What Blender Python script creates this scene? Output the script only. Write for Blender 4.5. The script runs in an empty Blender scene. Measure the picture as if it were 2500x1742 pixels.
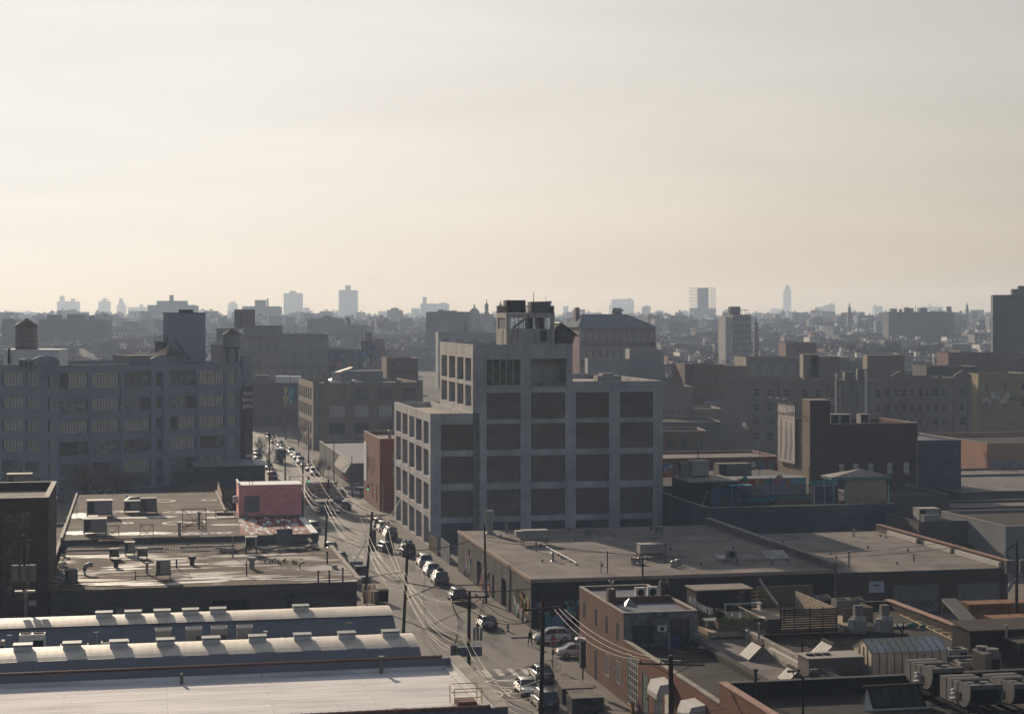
import bpy,bmesh,math,random
from mathutils import Vector,Matrix
rad=math.radians
C=bpy.data.collections.new("City");bpy.context.scene.collection.children.link(C)
SC=bpy.context.scene
# ------------------------------------------------------------ camera, world, sun, exposure
F,CX,VH,HC=4300.0,1250.0,775.0,36.0        # focal length in photo pixels, centre column, horizon row, eye height
cam=bpy.data.cameras.new("camera");camo=bpy.data.objects.new("camera",cam);SC.collection.objects.link(camo)
cam.sensor_width=36.0;cam.lens=36.0 * F / 2500.0
cam.shift_y=-((871.0 - VH) / 2500.0);cam.clip_start=1.0;cam.clip_end=30000
camo.location=(0,0,HC);camo.rotation_euler=(rad(90),0,0);SC.camera=camo
SUN_AZ,SUN_EL=24.0,20.0                          # degrees left of the view axis, above the horizon
w=bpy.data.worlds.new("World");SC.world=w;w.use_nodes=True
nt=w.node_tree;nt.nodes.clear()
def N(t,typ,**kw):
    n=t.nodes.new(typ)
    for k,v in kw.items():
        if k.startswith('i_'):n.inputs[int(k[2:]) if k[2:].isdigit() else k[2:]].default_value=v
        else:setattr(n,k,v)
    return n
out=N(nt,'ShaderNodeOutputWorld');bg=N(nt,'ShaderNodeBackground')
sky=N(nt,'ShaderNodeTexSky',sky_type='NISHITA',sun_disc=False,sun_elevation=rad(SUN_EL),sun_rotation=rad(-SUN_AZ),
        air_density=1.3,dust_density=2.2,ozone_density=2.0,altitude=30)
bg.inputs['Strength'].default_value=0.1
tc=N(nt,'ShaderNodeTexCoord');L=nt.links.new
# toward the sun thin veils take the colour out of the sky; behind the camera it stays blue
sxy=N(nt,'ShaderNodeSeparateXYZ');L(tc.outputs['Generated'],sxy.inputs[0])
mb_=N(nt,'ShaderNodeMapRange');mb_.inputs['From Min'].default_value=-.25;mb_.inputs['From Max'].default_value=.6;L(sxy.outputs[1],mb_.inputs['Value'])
hs=N(nt,'ShaderNodeHueSaturation');hs.inputs['Saturation'].default_value=.30;L(sky.outputs[0],hs.inputs['Color'])
el=N(nt,'ShaderNodeMapRange');el.inputs['From Min'].default_value=0;el.inputs['From Max'].default_value=.2;L(sxy.outputs[2],el.inputs['Value'])
ti=N(nt,'ShaderNodeMix',data_type='RGBA');L(el.outputs[0],ti.inputs[0]);ti.inputs[6].default_value=(1.03,.905,.73,1);ti.inputs[7].default_value=(1.40,1.345,1.30,1)
tm=N(nt,'ShaderNodeMix',data_type='RGBA',blend_type='MULTIPLY');tm.inputs[0].default_value=1;L(hs.outputs[0],tm.inputs[6]);L(ti.outputs[2],tm.inputs[7])
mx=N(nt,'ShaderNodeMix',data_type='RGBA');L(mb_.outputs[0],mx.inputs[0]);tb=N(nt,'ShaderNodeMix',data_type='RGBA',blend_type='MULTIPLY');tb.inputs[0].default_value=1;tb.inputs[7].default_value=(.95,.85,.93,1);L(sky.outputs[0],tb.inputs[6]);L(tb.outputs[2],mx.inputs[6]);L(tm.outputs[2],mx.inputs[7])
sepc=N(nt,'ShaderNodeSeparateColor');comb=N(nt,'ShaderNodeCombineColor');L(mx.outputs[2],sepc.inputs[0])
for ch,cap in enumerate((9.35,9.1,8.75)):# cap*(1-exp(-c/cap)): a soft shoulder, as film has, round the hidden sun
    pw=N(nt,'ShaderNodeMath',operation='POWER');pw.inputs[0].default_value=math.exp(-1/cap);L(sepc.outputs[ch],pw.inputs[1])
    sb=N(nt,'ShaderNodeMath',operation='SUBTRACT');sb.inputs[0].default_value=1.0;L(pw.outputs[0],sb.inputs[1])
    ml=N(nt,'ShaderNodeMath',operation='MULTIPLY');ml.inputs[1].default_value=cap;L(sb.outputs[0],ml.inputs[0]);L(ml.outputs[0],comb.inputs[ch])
# long thin cloud streaks
mp=N(nt,'ShaderNodeMapping');mp.inputs['Scale'].default_value=(1.0,1.0,9.0);mp.inputs['Rotation'].default_value=(0.0,0.13,0)
nz=N(nt,'ShaderNodeTexNoise');nz.inputs['Scale'].default_value=2.6;nz.inputs['Detail'].default_value=7;nz.inputs['Roughness'].default_value=.55;nz.inputs['Distortion'].default_value=.7
L(tc.outputs['Generated'],mp.inputs['Vector']);L(mp.outputs[0],nz.inputs['Vector'])
cr_=N(nt,'ShaderNodeMapRange');cr_.inputs['From Min'].default_value=.32;cr_.inputs['From Max'].default_value=.7;cr_.inputs['To Min'].default_value=.955;cr_.inputs['To Max'].default_value=1.06;L(nz.outputs['Fac'],cr_.inputs['Value'])
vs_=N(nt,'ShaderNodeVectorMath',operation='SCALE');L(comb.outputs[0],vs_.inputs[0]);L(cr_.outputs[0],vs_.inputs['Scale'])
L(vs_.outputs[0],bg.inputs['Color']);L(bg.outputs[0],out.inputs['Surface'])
sl=bpy.data.lights.new("sun",'SUN');so=bpy.data.objects.new("sun",sl);SC.collection.objects.link(so)
sl.energy=5.0;sl.angle=rad(.6);sl.color=(1.0,.84,.66)
sd=Vector((-math.sin(rad(SUN_AZ)) * math.cos(rad(SUN_EL)),math.cos(rad(SUN_AZ)) * math.cos(rad(SUN_EL)),math.sin(rad(SUN_EL))))
so.rotation_euler=sd.to_track_quat('Z','Y').to_euler();so.location=sd * 500
SC.view_settings.view_transform='Standard';SC.view_settings.look='None';SC.view_settings.gamma=1;SC.view_settings.exposure=0.0
SC.cycles.volume_bounces=1;SC.cycles.max_bounces=6;SC.cycles.diffuse_bounces=3;SC.cycles.glossy_bounces=3
SC.cycles.transmission_bounces=4;SC.cycles.transparent_max_bounces=12;SC.cycles.sample_clamp_indirect=4
SC.cycles.use_denoising=True

# ------------------------------------------------------------ frame of the street grid (turned 12 degrees)
G=rad(12.0);CG,SG=math.cos(G),math.sin(G)
def T(s,t,z=0.0):return Vector((s * CG - t * SG,s * SG + t * CG,z))
def st(u,v,z=0.0):
    Y=F * (HC - z) / (v - VH);X=(u - CX) * Y / F
    return (X * CG + Y * SG,-X * SG + Y * CG)
def sg(u,t):# s on the line t=const
    k=(u - CX) / F
    return t * (SG + k * CG) / (CG - k * SG)
def tg(u,s):# t on the line s=const
    k=(u - CX) / F
    return s * (CG - k * SG) / (SG + k * CG)
def zz(v,s,t):# height seen at row v above the point (s,t)
    return HC - (v - VH) * (s * SG + t * CG) / F
def xy(u,Y):return ((u - CX) * Y / F,Y)
def TE(Y):return min(24.0,max(0.0,(Y-640)*.0138))       # the land rises slowly away from the street
def zY(v,Y):return HC - (v - VH) * Y / F

# ------------------------------------------------------------ objects
def tag(o,label=None,cat=None,group=None,kind=None):
    if label:o['label']=label
    if cat:o['category']=cat
    if group:o['group']=group
    if kind:o['kind']=kind
    return o
def empty(name,label,cat,loc=(0,0,0),rz=0,group=None):
    o=bpy.data.objects.new(name,None);C.objects.link(o);o.location=loc;o.rotation_euler=(0,0,rz);o.empty_display_size=.2
    return tag(o,label,cat,group)
def dup(root,loc,rz=None,label=None,group=None,sc=None):
    r=root.copy();C.objects.link(r);r.location=loc
    if rz is not None:r.rotation_euler=(r.rotation_euler[0],r.rotation_euler[1],rz)
    if sc is not None:r.scale=sc if hasattr(sc,'__len__') else (sc,sc,sc)
    if label:r['label']=label
    if group:r['group']=group
    for ch in list(root.children):
        c=ch.copy();C.objects.link(c);c.parent=r
        for g in list(ch.children):
            d=g.copy();C.objects.link(d);d.parent=c
    return r
class MB:
    def __init__(s):s.v=[];s.f=[];s.m=[];s.sm=[]
    def add(s,vs,fs,mi=0,smooth=False):
        b=len(s.v);s.v+=[tuple(v) for v in vs]
        for f in fs:s.f.append(tuple(b + i for i in f));s.m.append(mi);s.sm.append(smooth)
        return s
    def poly(s,pts,mi=0):return s.add(pts,[tuple(range(len(pts)))],mi)
    def box(s,x0,x1,y0,y1,z0,z1,mi=0):
        vs=[(x0,y0,z0),(x1,y0,z0),(x1,y1,z0),(x0,y1,z0),(x0,y0,z1),(x1,y0,z1),(x1,y1,z1),(x0,y1,z1)]
        return s.add(vs,[(0,3,2,1),(4,5,6,7),(0,1,5,4),(1,2,6,5),(2,3,7,6),(3,0,4,7)],mi)
    def obox(s,c,size,rz=0,mi=0,rx=0,ry=0):
        M=Matrix.Translation(c) @ Matrix.Rotation(rz,4,'Z') @ Matrix.Rotation(ry,4,'Y') @ Matrix.Rotation(rx,4,'X')
        a,b,d=size[0]/2,size[1]/2,size[2]/2
        vs=[M @ Vector(p) for p in [(-a,-b,-d),(a,-b,-d),(a,b,-d),(-a,b,-d),(-a,-b,d),(a,-b,d),(a,b,d),(-a,b,d)]]
        return s.add(vs,[(0,3,2,1),(4,5,6,7),(0,1,5,4),(1,2,6,5),(2,3,7,6),(3,0,4,7)],mi)
    def prism(s,pts,z0,z1,mi=0):
        n=len(pts)
        vs=[(x,y,z0) for x,y in pts] + [(x,y,z1) for x,y in pts]
        fs=[tuple(reversed(range(n))),tuple(range(n,2*n))] + [(i,(i+1) % n,n+(i+1) % n,n+i) for i in range(n)]
        return s.add(vs,fs,mi)
    def yprism(s,pts,y0,y1,mi=0):# outline in x,z
        n=len(pts)
        vs=[(x,y0,z) for x,z in pts] + [(x,y1,z) for x,z in pts]
        fs=[tuple(range(n)),tuple(reversed(range(n,2*n)))] + [(i,n+i,n+(i+1) % n,(i+1) % n) for i in range(n)]
        return s.add(vs,fs,mi)
    def xprism(s,pts,x0,x1,mi=0,smooth=False):# outline in y,z
        n=len(pts)
        vs=[(x0,y,z) for y,z in pts] + [(x1,y,z) for y,z in pts]
        s.add(vs,[tuple(reversed(range(n))),tuple(range(n,2*n))],mi)
        return s.add(vs,[(i,(i+1) % n,n+(i+1) % n,n+i) for i in range(n)],mi,smooth)
    def cyl(s,x,y,z0,z1,r0,r1=None,n=12,mi=0,cap=True):
        r1=r0 if r1 is None else r1
        vs=[]
        for k,(z,r) in enumerate(((z0,r0),(z1,r1))):
            vs+=[(x + r*math.cos(2*math.pi*i/n),y + r*math.sin(2*math.pi*i/n),z) for i in range(n)]
        s.add(vs,[(i,(i+1) % n,n+(i+1) % n,n+i) for i in range(n)],mi,True)
        if cap:s.add(vs,[tuple(range(n,2*n)),tuple(reversed(range(n)))],mi)
        return s
    def tube(s,pts,r,n=5,mi=0,r1=None,cap=True):
        P=[Vector(p) for p in pts];vs=[];m=len(P)
        for k,p in enumerate(P):
            d=(P[min(k+1,m-1)] - P[max(k-1,0)])
            if d.length < 1e-6:d=Vector((0,0,1))
            d.normalize()
            a=d.cross(Vector((0,0,1)))
            if a.length < .05:a=d.cross(Vector((1,0,0)))
            a.normalize();b=d.cross(a)
            rr=r if r1 is None else r + (r1 - r) * k / (m - 1)
            vs+=[p + (a*math.cos(2*math.pi*i/n) + b*math.sin(2*math.pi*i/n)) * rr for i in range(n)]
        fs=[(k*n+i,k*n+(i+1) % n,(k+1)*n+(i+1) % n,(k+1)*n+i) for k in range(m-1) for i in range(n)]
        s.add(vs,fs,mi,n > 4)
        if cap:s.add(vs,[tuple(reversed(range(n))),tuple(range((m-1)*n,m*n))],mi)
        return s
    def ball(s,c,r,n=8,k=5,mi=0,sq=(1,1,1)):
        vs=[(c[0],c[1],c[2]-r*sq[2])]
        for j in range(1,k):
            a=math.pi*j/k - math.pi/2
            vs+=[(c[0]+r*sq[0]*math.cos(a)*math.cos(2*math.pi*i/n),c[1]+r*sq[1]*math.cos(a)*math.sin(2*math.pi*i/n),c[2]+r*sq[2]*math.sin(a)) for i in range(n)]
        vs.append((c[0],c[1],c[2]+r*sq[2]));t=len(vs)-1
        fs=[(0,1+(i+1) % n,1+i) for i in range(n)]
        for j in range(k-2):fs+=[(1+j*n+i,1+j*n+(i+1) % n,1+(j+1)*n+(i+1) % n,1+(j+1)*n+i) for i in range(n)]
        fs+=[(1+(k-2)*n+i,1+(k-2)*n+(i+1) % n,t) for i in range(n)]
        return s.add(vs,fs,mi,True)
    def wall(s,p,d,W,z0,z1,holes=(),depth=.3,mi=0,rmi=None):
        # a wall from p along d (left to right seen from outside) with rectangular holes (a0,a1,za,zb) and their reveals
        rmi=mi if rmi is None else rmi
        n=(d[1],-d[0]);xs=sorted({0.0,float(W)} | {min(max(h[k],0),W) for h in holes for k in (0,1)})
        zs=sorted({z0,z1} | {min(max(h[k],z0),z1) for h in holes for k in (2,3)})
        P=lambda a,z,dp=0:(p[0] + d[0]*a - n[0]*dp,p[1] + d[1]*a - n[1]*dp,z)
        for j in range(len(zs)-1):
            zc=(zs[j]+zs[j+1])/2;run=None
            for i in range(len(xs)-1):
                xc=(xs[i]+xs[i+1])/2
                inh=any(h[0] < xc < h[1] and h[2] < zc < h[3] for h in holes)
                if not inh and run is None:run=xs[i]
                if run is not None and (inh or i == len(xs)-2):
                    e=xs[i] if inh else xs[i+1]
                    s.poly([P(run,zs[j]),P(e,zs[j]),P(e,zs[j+1]),P(run,zs[j+1])],mi);run=None
        for h in holes:
            a,b,c,e=max(h[0],0),min(h[1],W),max(h[2],z0),min(h[3],z1)
            s.poly([P(a,c),P(b,c),P(b,c,depth),P(a,c,depth)],rmi);s.poly([P(a,e,depth),P(b,e,depth),P(b,e),P(a,e)],rmi)
            s.poly([P(a,c),P(a,c,depth),P(a,e,depth),P(a,e)],rmi);s.poly([P(b,c,depth),P(b,c),P(b,e),P(b,e,depth)],rmi)
        return s
    def mesh(s,name,mats):
        me=bpy.data.meshes.new(name);me.from_pydata(s.v,[],s.f)
        for m in (mats if isinstance(mats,(list,tuple)) else [mats]):me.materials.append(m)
        me.polygons.foreach_set('material_index',s.m);me.polygons.foreach_set('use_smooth',s.sm);me.update()
        return me
    def build(s,name,mats,parent=None,loc=None,rz=0):
        o=bpy.data.objects.new(name,s.mesh(name,mats));C.objects.link(o)
        if parent:o.parent=parent
        if loc is not None:o.location=loc;o.rotation_euler=(0,0,rz)
        return o
def inst(name,me,parent=None,loc=(0,0,0),rz=0):
    o=bpy.data.objects.new(name,me);C.objects.link(o);o.location=loc;o.rotation_euler=(0,0,rz)
    if parent:o.parent=parent
    return o
def one(mb,name,mats,label,cat,s,t,z=0,rz=0,group=None):# a thing that is one mesh, standing on the grid
    o=mb.build(name,mats,None,T(s,t,z),G + rz);return tag(o,label,cat,group)
def thing(name,label,cat,s,t,z=0,rz=0,group=None):return empty(name,label,cat,T(s,t,z),G + rz,group)

# ------------------------------------------------------------ materials
def srgb(r,g,b):return tuple(((c/255+.055)/1.055)**2.4 if c > 10 else c/255/12.92 for c in (r,g,b)) + (1,)
MATS={}
def mat(key,col,rough=.85,col2=None,scale=1.0,lo=.35,hi=.65,stretch=(1,1,1),metal=0,bump=0,spec=.14,fine=.06,bumpscale=None,detail=5,pat=None,coat=0,rough2=None):
    """base colour broken up by a large stain noise (col -> col2) and a fine grain; pat adds bricks, boards, sheets or ribs"""
    if key in MATS:return MATS[key]
    m=bpy.data.materials.new(key);m.use_nodes=True;t=m.node_tree;B=t.nodes['Principled BSDF'];lk=t.links.new
    B.inputs['Roughness'].default_value=rough;B.inputs['Metallic'].default_value=metal;B.inputs['Specular IOR Level'].default_value=spec
    co=N(t,'ShaderNodeTexCoord');mpn=N(t,'ShaderNodeMapping');mpn.inputs['Scale'].default_value=stretch;lk(co.outputs['Object'],mpn.inputs['Vector'])
    nz=N(t,'ShaderNodeTexNoise');nz.inputs['Scale'].default_value=scale;nz.inputs['Detail'].default_value=detail;nz.inputs['Roughness'].default_value=.62
    lk(mpn.outputs[0],nz.inputs['Vector'])
    mr=N(t,'ShaderNodeMapRange');mr.inputs['From Min'].default_value=lo;mr.inputs['From Max'].default_value=hi;lk(nz.outputs['Fac'],mr.inputs['Value'])
    mxn=N(t,'ShaderNodeMix',data_type='RGBA');lk(mr.outputs[0],mxn.inputs[0]);mxn.inputs[6].default_value=(*col[:3],1)
    if rough2 is not None:
        r3=N(t,'ShaderNodeMapRange');r3.inputs['To Min'].default_value=rough;r3.inputs['To Max'].default_value=rough2;lk(mr.outputs[0],r3.inputs['Value']);lk(r3.outputs[0],B.inputs['Roughness'])
    if coat:B.inputs['Coat Weight'].default_value=coat
    c2=col2 if col2 is not None else tuple(c*.72 for c in col[:3]);mxn.inputs[7].default_value=(*c2[:3],1)
    last=mxn.outputs[2];hgt=nz.outputs['Fac']
    if fine:
        n2=N(t,'ShaderNodeTexNoise');n2.inputs['Scale'].default_value=9;n2.inputs['Detail'].default_value=3;lk(co.outputs['Object'],n2.inputs['Vector'])
        r2=N(t,'ShaderNodeMapRange');r2.inputs['From Min'].default_value=.3;r2.inputs['From Max'].default_value=.7
        r2.inputs['To Min'].default_value=1-fine*2;r2.inputs['To Max'].default_value=1+fine*2;lk(n2.outputs['Fac'],r2.inputs['Value'])
        vm=N(t,'ShaderNodeVectorMath',operation='SCALE');lk(last,vm.inputs[0]);lk(r2.outputs[0],vm.inputs['Scale']);last=vm.outputs[0]
    if pat:
        kind,pw,ph,mort,mcol,amt=pat
        sx=N(t,'ShaderNodeSeparateXYZ');lk(co.outputs['Object'],sx.inputs[0]);cx=N(t,'ShaderNodeCombineXYZ')
        if kind == 'wall':
            ad=N(t,'ShaderNodeMath',operation='ADD');lk(sx.outputs[0],ad.inputs[0]);lk(sx.outputs[1],ad.inputs[1]);lk(ad.outputs[0],cx.inputs[0]);lk(sx.outputs[2],cx.inputs[1])
        else:lk(sx.outputs[0],cx.inputs[0]);lk(sx.outputs[1],cx.inputs[1])
        br=N(t,'ShaderNodeTexBrick');lk(cx.outputs[0],br.inputs['Vector']);br.inputs['Scale'].default_value=1
        br.inputs['Brick Width'].default_value=pw;br.inputs['Row Height'].default_value=ph;br.inputs['Mortar Size'].default_value=mort;br.inputs['Mortar Smooth'].default_value=.3
        br.inputs['Color1'].default_value=(1,1,1,1);br.inputs['Color2'].default_value=(1-amt,1-amt,1-amt,1);br.inputs['Mortar'].default_value=(*mcol,1)
        if kind == 'floor' or mort > .2:pass
        mu=N(t,'ShaderNodeMix',data_type='RGBA',blend_type='MULTIPLY');mu.inputs[0].default_value=1;lk(last,mu.inputs[6]);lk(br.outputs['Color'],mu.inputs[7]);last=mu.outputs[2]
    lk(last,B.inputs['Base Color'])
    if bump:
        bp=N(t,'ShaderNodeBump');bp.inputs['Strength'].default_value=bump;bp.inputs['Distance'].default_value=.1
        if bumpscale:
            n3=N(t,'ShaderNodeTexNoise');n3.inputs['Scale'].default_value=bumpscale;n3.inputs['Detail'].default_value=4;lk(mpn.outputs[0],n3.inputs['Vector']);hgt=n3.outputs['Fac']
        lk(hgt,bp.inputs['Height']);lk(bp.outputs[0],B.inputs['Normal'])
    MATS[key]=m;return m
def plain(key,col,rough=.7,metal=0,spec=.4,emit=0,coat=0):
    if key in MATS:return MATS[key]
    m=mat(key,col,rough,col2=tuple(c*.85 for c in col[:3]),scale=3,metal=metal,spec=spec,fine=.03,coat=coat)
    if emit:
        B=m.node_tree.nodes['Principled BSDF'];B.inputs['Emission Color'].default_value=(*col[:3],1);B.inputs['Emission Strength'].default_value=emit
    return m
W3=(1,1,1)
M={}
M['concrete']=mat('concrete',(.53,.515,.50),.9,(.31,.30,.295),.3,.35,.7,(1,1,.35),bump=.15,bumpscale=3,pat=('wall',1.9,1.31,.03,(.5,.5,.5),.14))
M['concrete_smooth']=mat('concrete_smooth',(.36,.345,.32),.9,(.26,.25,.235),.3,.35,.7,(1,1,.4))
M['infill']=mat('infill',(.19,.145,.115),.85,(.135,.105,.085),.5,.3,.7,pat=('wall',5.2,.46,.05,(.55,.55,.55),.16))
M['infill_b']=mat('infill_b',(.215,.175,.145),.85,(.145,.115,.10),.5,.3,.7,pat=('wall',2.6,.5,.05,(.55,.55,.55),.22))
M['infill_c']=mat('infill_c',(.16,.12,.098),.85,(.21,.165,.135),.5,.42,.6,pat=('wall',5.2,.4,.05,(.5,.5,.5),.12))
M['gray_paint']=mat('gray_paint',(.26,.27,.32),.8,(.21,.22,.26),.15,.3,.7,pat=('wall',.6,.2,.018,(.8,.8,.8),.05))
M['brick_brown']=mat('brick_brown',(.14,.078,.055),.9,(.10,.052,.04),.3,.3,.7,pat=('wall',.42,.2,.04,(1.6,1.55,1.5),.4))
M['brick_dark']=mat('brick_dark',(.085,.055,.045),.9,(.055,.038,.033),.3,.3,.7,pat=('wall',.5,.2,.03,(1.4,1.4,1.4),.3))
M['brick_red']=mat('brick_red',(.20,.065,.047),.9,(.14,.05,.038),.3,.3,.7,pat=('wall',.5,.2,.03,(1.3,1.3,1.3),.2))
M['brick_orange']=mat('brick_orange',(.13,.06,.04),.9,(.15,.06,.04),.4,.3,.7,pat=('wall',.42,.2,.04,(1.55,1.5,1.45),.4))
M['brick_tan']=mat('brick_tan',(.27,.215,.16),.9,(.2,.16,.12),.2,.3,.7,pat=('wall',.6,.22,.03,(.75,.75,.75),.12))
M['brick_salmon']=mat('brick_salmon',(.42,.23,.15),.9,(.33,.18,.12),.2,.3,.7,pat=('wall',.6,.22,.03,(.8,.8,.8),.12))
M['brick_white']=mat('brick_white',(.25,.25,.26),.85,(.12,.10,.09),.9,.4,.62,pat=('wall',.42,.16,.03,(.4,.4,.4),.25))
M['stucco_tan']=mat('stucco_tan',(.225,.19,.155),.9,(.165,.14,.115),.12,.3,.7,(1,1,.3))
M['stucco_grey']=mat('stucco_grey',(.24,.24,.24),.9,(.17,.17,.175),.15,.3,.7,(1,1,.3))
M['stucco_dark']=mat('stucco_dark',(.10,.095,.09),.9,(.07,.068,.066),.2,.3,.7,(1,1,.3))
M['black_paint']=mat('black_paint',(.012,.011,.011),.9,(.02,.018,.017),.4,.4,.7)
M['blue_wall']=mat('blue_wall',(.045,.06,.09),.85,(.085,.09,.115),.25,.35,.65,(1,1,3),pat=('wall',.8,.4,.02,(.8,.8,.8),.2))
M['block_grey']=mat('block_grey',(.15,.14,.13),.9,(.09,.085,.08),.35,.3,.65,(1,1,.6),pat=('wall',.8,.4,.03,(.75,.75,.75),.2))
M['roof_grey']=mat('roof_grey',(.235,.205,.18),.9,(.11,.096,.086),.22,.38,.68,pat=('floor',11,1.5,.07,(.62,.62,.62),.22),spec=.15)
M['roof_dark']=mat('roof_dark',(.062,.052,.044),.9,(.032,.028,.025),.35,.35,.65,pat=('floor',11,1.0,.09,(.45,.45,.45),.3),spec=.12)
M['roof_white']=mat('roof_white',(.76,.73,.70),.8,(.48,.46,.45),.55,.42,.70,(.22,1.6,1),bump=.25,bumpscale=1.2,pat=('floor',14,1.0,.045,(.7,.7,.7),.12),spec=.15)
M['roof_slate']=mat('roof_slate',(.14,.15,.18),.6,(.11,.12,.145),.3,.3,.7,(.3,1,1),pat=('floor',7,1.5,.03,(.65,.65,.65),.08))
M['coping']=mat('coping',(.35,.31,.27),.8,(.22,.19,.165),.8)
M['tile_red']=mat('tile_red',(.17,.07,.05),.55,(.11,.05,.04),2)
M['tile_cop']=mat('tile_cop',(.40,.24,.18),.5,(.26,.15,.11),2)
M['metal']=mat('metal',(.28,.27,.255),.42,(.26,.25,.24),1.2,metal=.35)
M['metal_dark']=mat('metal_dark',(.06,.06,.06),.6,(.04,.04,.04),2,metal=.2)
M['ac']=mat('ac',(.27,.25,.22),.7,(.27,.25,.22),.8,spec=.4)
M['ac_white']=mat('ac_white',(.62,.60,.56),.5,(.5,.48,.45),.8)
M['ac_grey']=mat('ac_grey',(.16,.148,.14),.7,(.12,.112,.107),.8)
M['ac_cover']=mat('ac_cover',(.20,.19,.17),.7,(.13,.125,.115),.9,stretch=(3,3,1))
M['vault']=mat('vault',(.62,.56,.47),.6,(.44,.39,.33),.4,.4,.68,metal=.1,spec=.4)
M['zinc']=mat('zinc',(.17,.18,.215),.5,(.13,.14,.17),.3,.3,.7,(.4,1,1),pat=('floor',9,.9,.02,(.7,.7,.7),.06))
M['glass']=mat('glass',(.03,.033,.036),.12,(.045,.045,.045),.6,spec=.7,fine=0)
M['glass_dim']=mat('glass_dim',(.20,.20,.175),.3,(.06,.065,.065),.8,.4,.6,spec=.6,fine=0)
M['glass_warm']=mat('glass_warm',(.56,.53,.45),.4,(.36,.34,.29),.9,.3,.6,spec=.5,fine=0)  # pale tone stands in for the warm sky mirrored in the panes
M['glass_car']=plain('glass_car',(.012,.013,.015),.08,spec=.8)
M['frame']=plain('frame_dark',(.035,.035,.035),.6)
M['frame_white']=plain('frame_white',(.5,.5,.48),.6)
M['asphalt']=mat('asphalt',(.088,.070,.056),.8,(.032,.027,.024),.35,.38,.62,(1,.16,1),detail=9,rough2=.42,spec=.45,pat=('floor',6.5,31,.06,(.55,.55,.55),.22))
M['sidewalk']=mat('sidewalk',(.21,.185,.16),.9,(.14,.125,.11),.35,.3,.7,pat=('floor',1.5,1.5,.03,(.7,.7,.7),.12))
M['kerb']=mat('kerb',(.24,.22,.2),.85,(.16,.15,.14),1)
M['paint']=mat('road_paint',(.55,.52,.48),.8,(.16,.15,.13),1.4,.48,.66)
M['wood_pole']=mat('wood_pole',(.060,.045,.036),.9,(.038,.03,.025),1.5,stretch=(4,4,.4))
M['wire']=plain('wire',(.08,.07,.055),.5,metal=.9,spec=.6)
M['wire_black']=plain('wire_black',(.02,.02,.02),.6)
M['black']=plain('black',(.010,.010,.010),.9,spec=.08)
M['rubber']=plain('rubber',(.02,.02,.02),.8)
M['steel']=plain('steel',(.5,.5,.5),.35,metal=.8)
M['wood']=mat('wood',(.17,.13,.095),.85,(.10,.08,.06),2,stretch=(.4,1,4))
M['wood_pale']=mat('wood_pale',(.42,.34,.24),.8,(.3,.24,.17),2)
M['white']=plain('white',(.72,.71,.69),.6)
M['offwhite']=plain('offwhite',(.50,.47,.41),.7)
M['rust']=mat('rust',(.26,.12,.06),.85,(.12,.06,.035),1.2,.35,.65)
M['rust_red']=mat('rust_red',(.22,.055,.03),.8,(.12,.04,.03),1.2,.4,.65)
M['teal']=plain('teal',(.03,.22,.20),.7)
M['cyan']=plain('cyan',(.05,.26,.34),.7)
M['pink']=mat('pink_siding',(.85,.36,.34),.8,(.70,.27,.25),.6,.4,.65,(1,1,3))
M['pinkdeck']=mat('red_deck',(.20,.04,.035),.8,(.46,.43,.40),.35,.5,.56,(2.6,.6,1),detail=7,pat=('floor',1.6,2.4,.12,(1.8,2.6,2.6),.25))
M['green']=mat('planter_green',(.07,.10,.025),.9,(.04,.06,.02),2)
M['bark']=mat('bark',(.075,.055,.042),.95,(.05,.04,.03),2)
M['bark_warm']=mat('bark_warm',(.19,.115,.07),.95,(.08,.055,.035),1)
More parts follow.
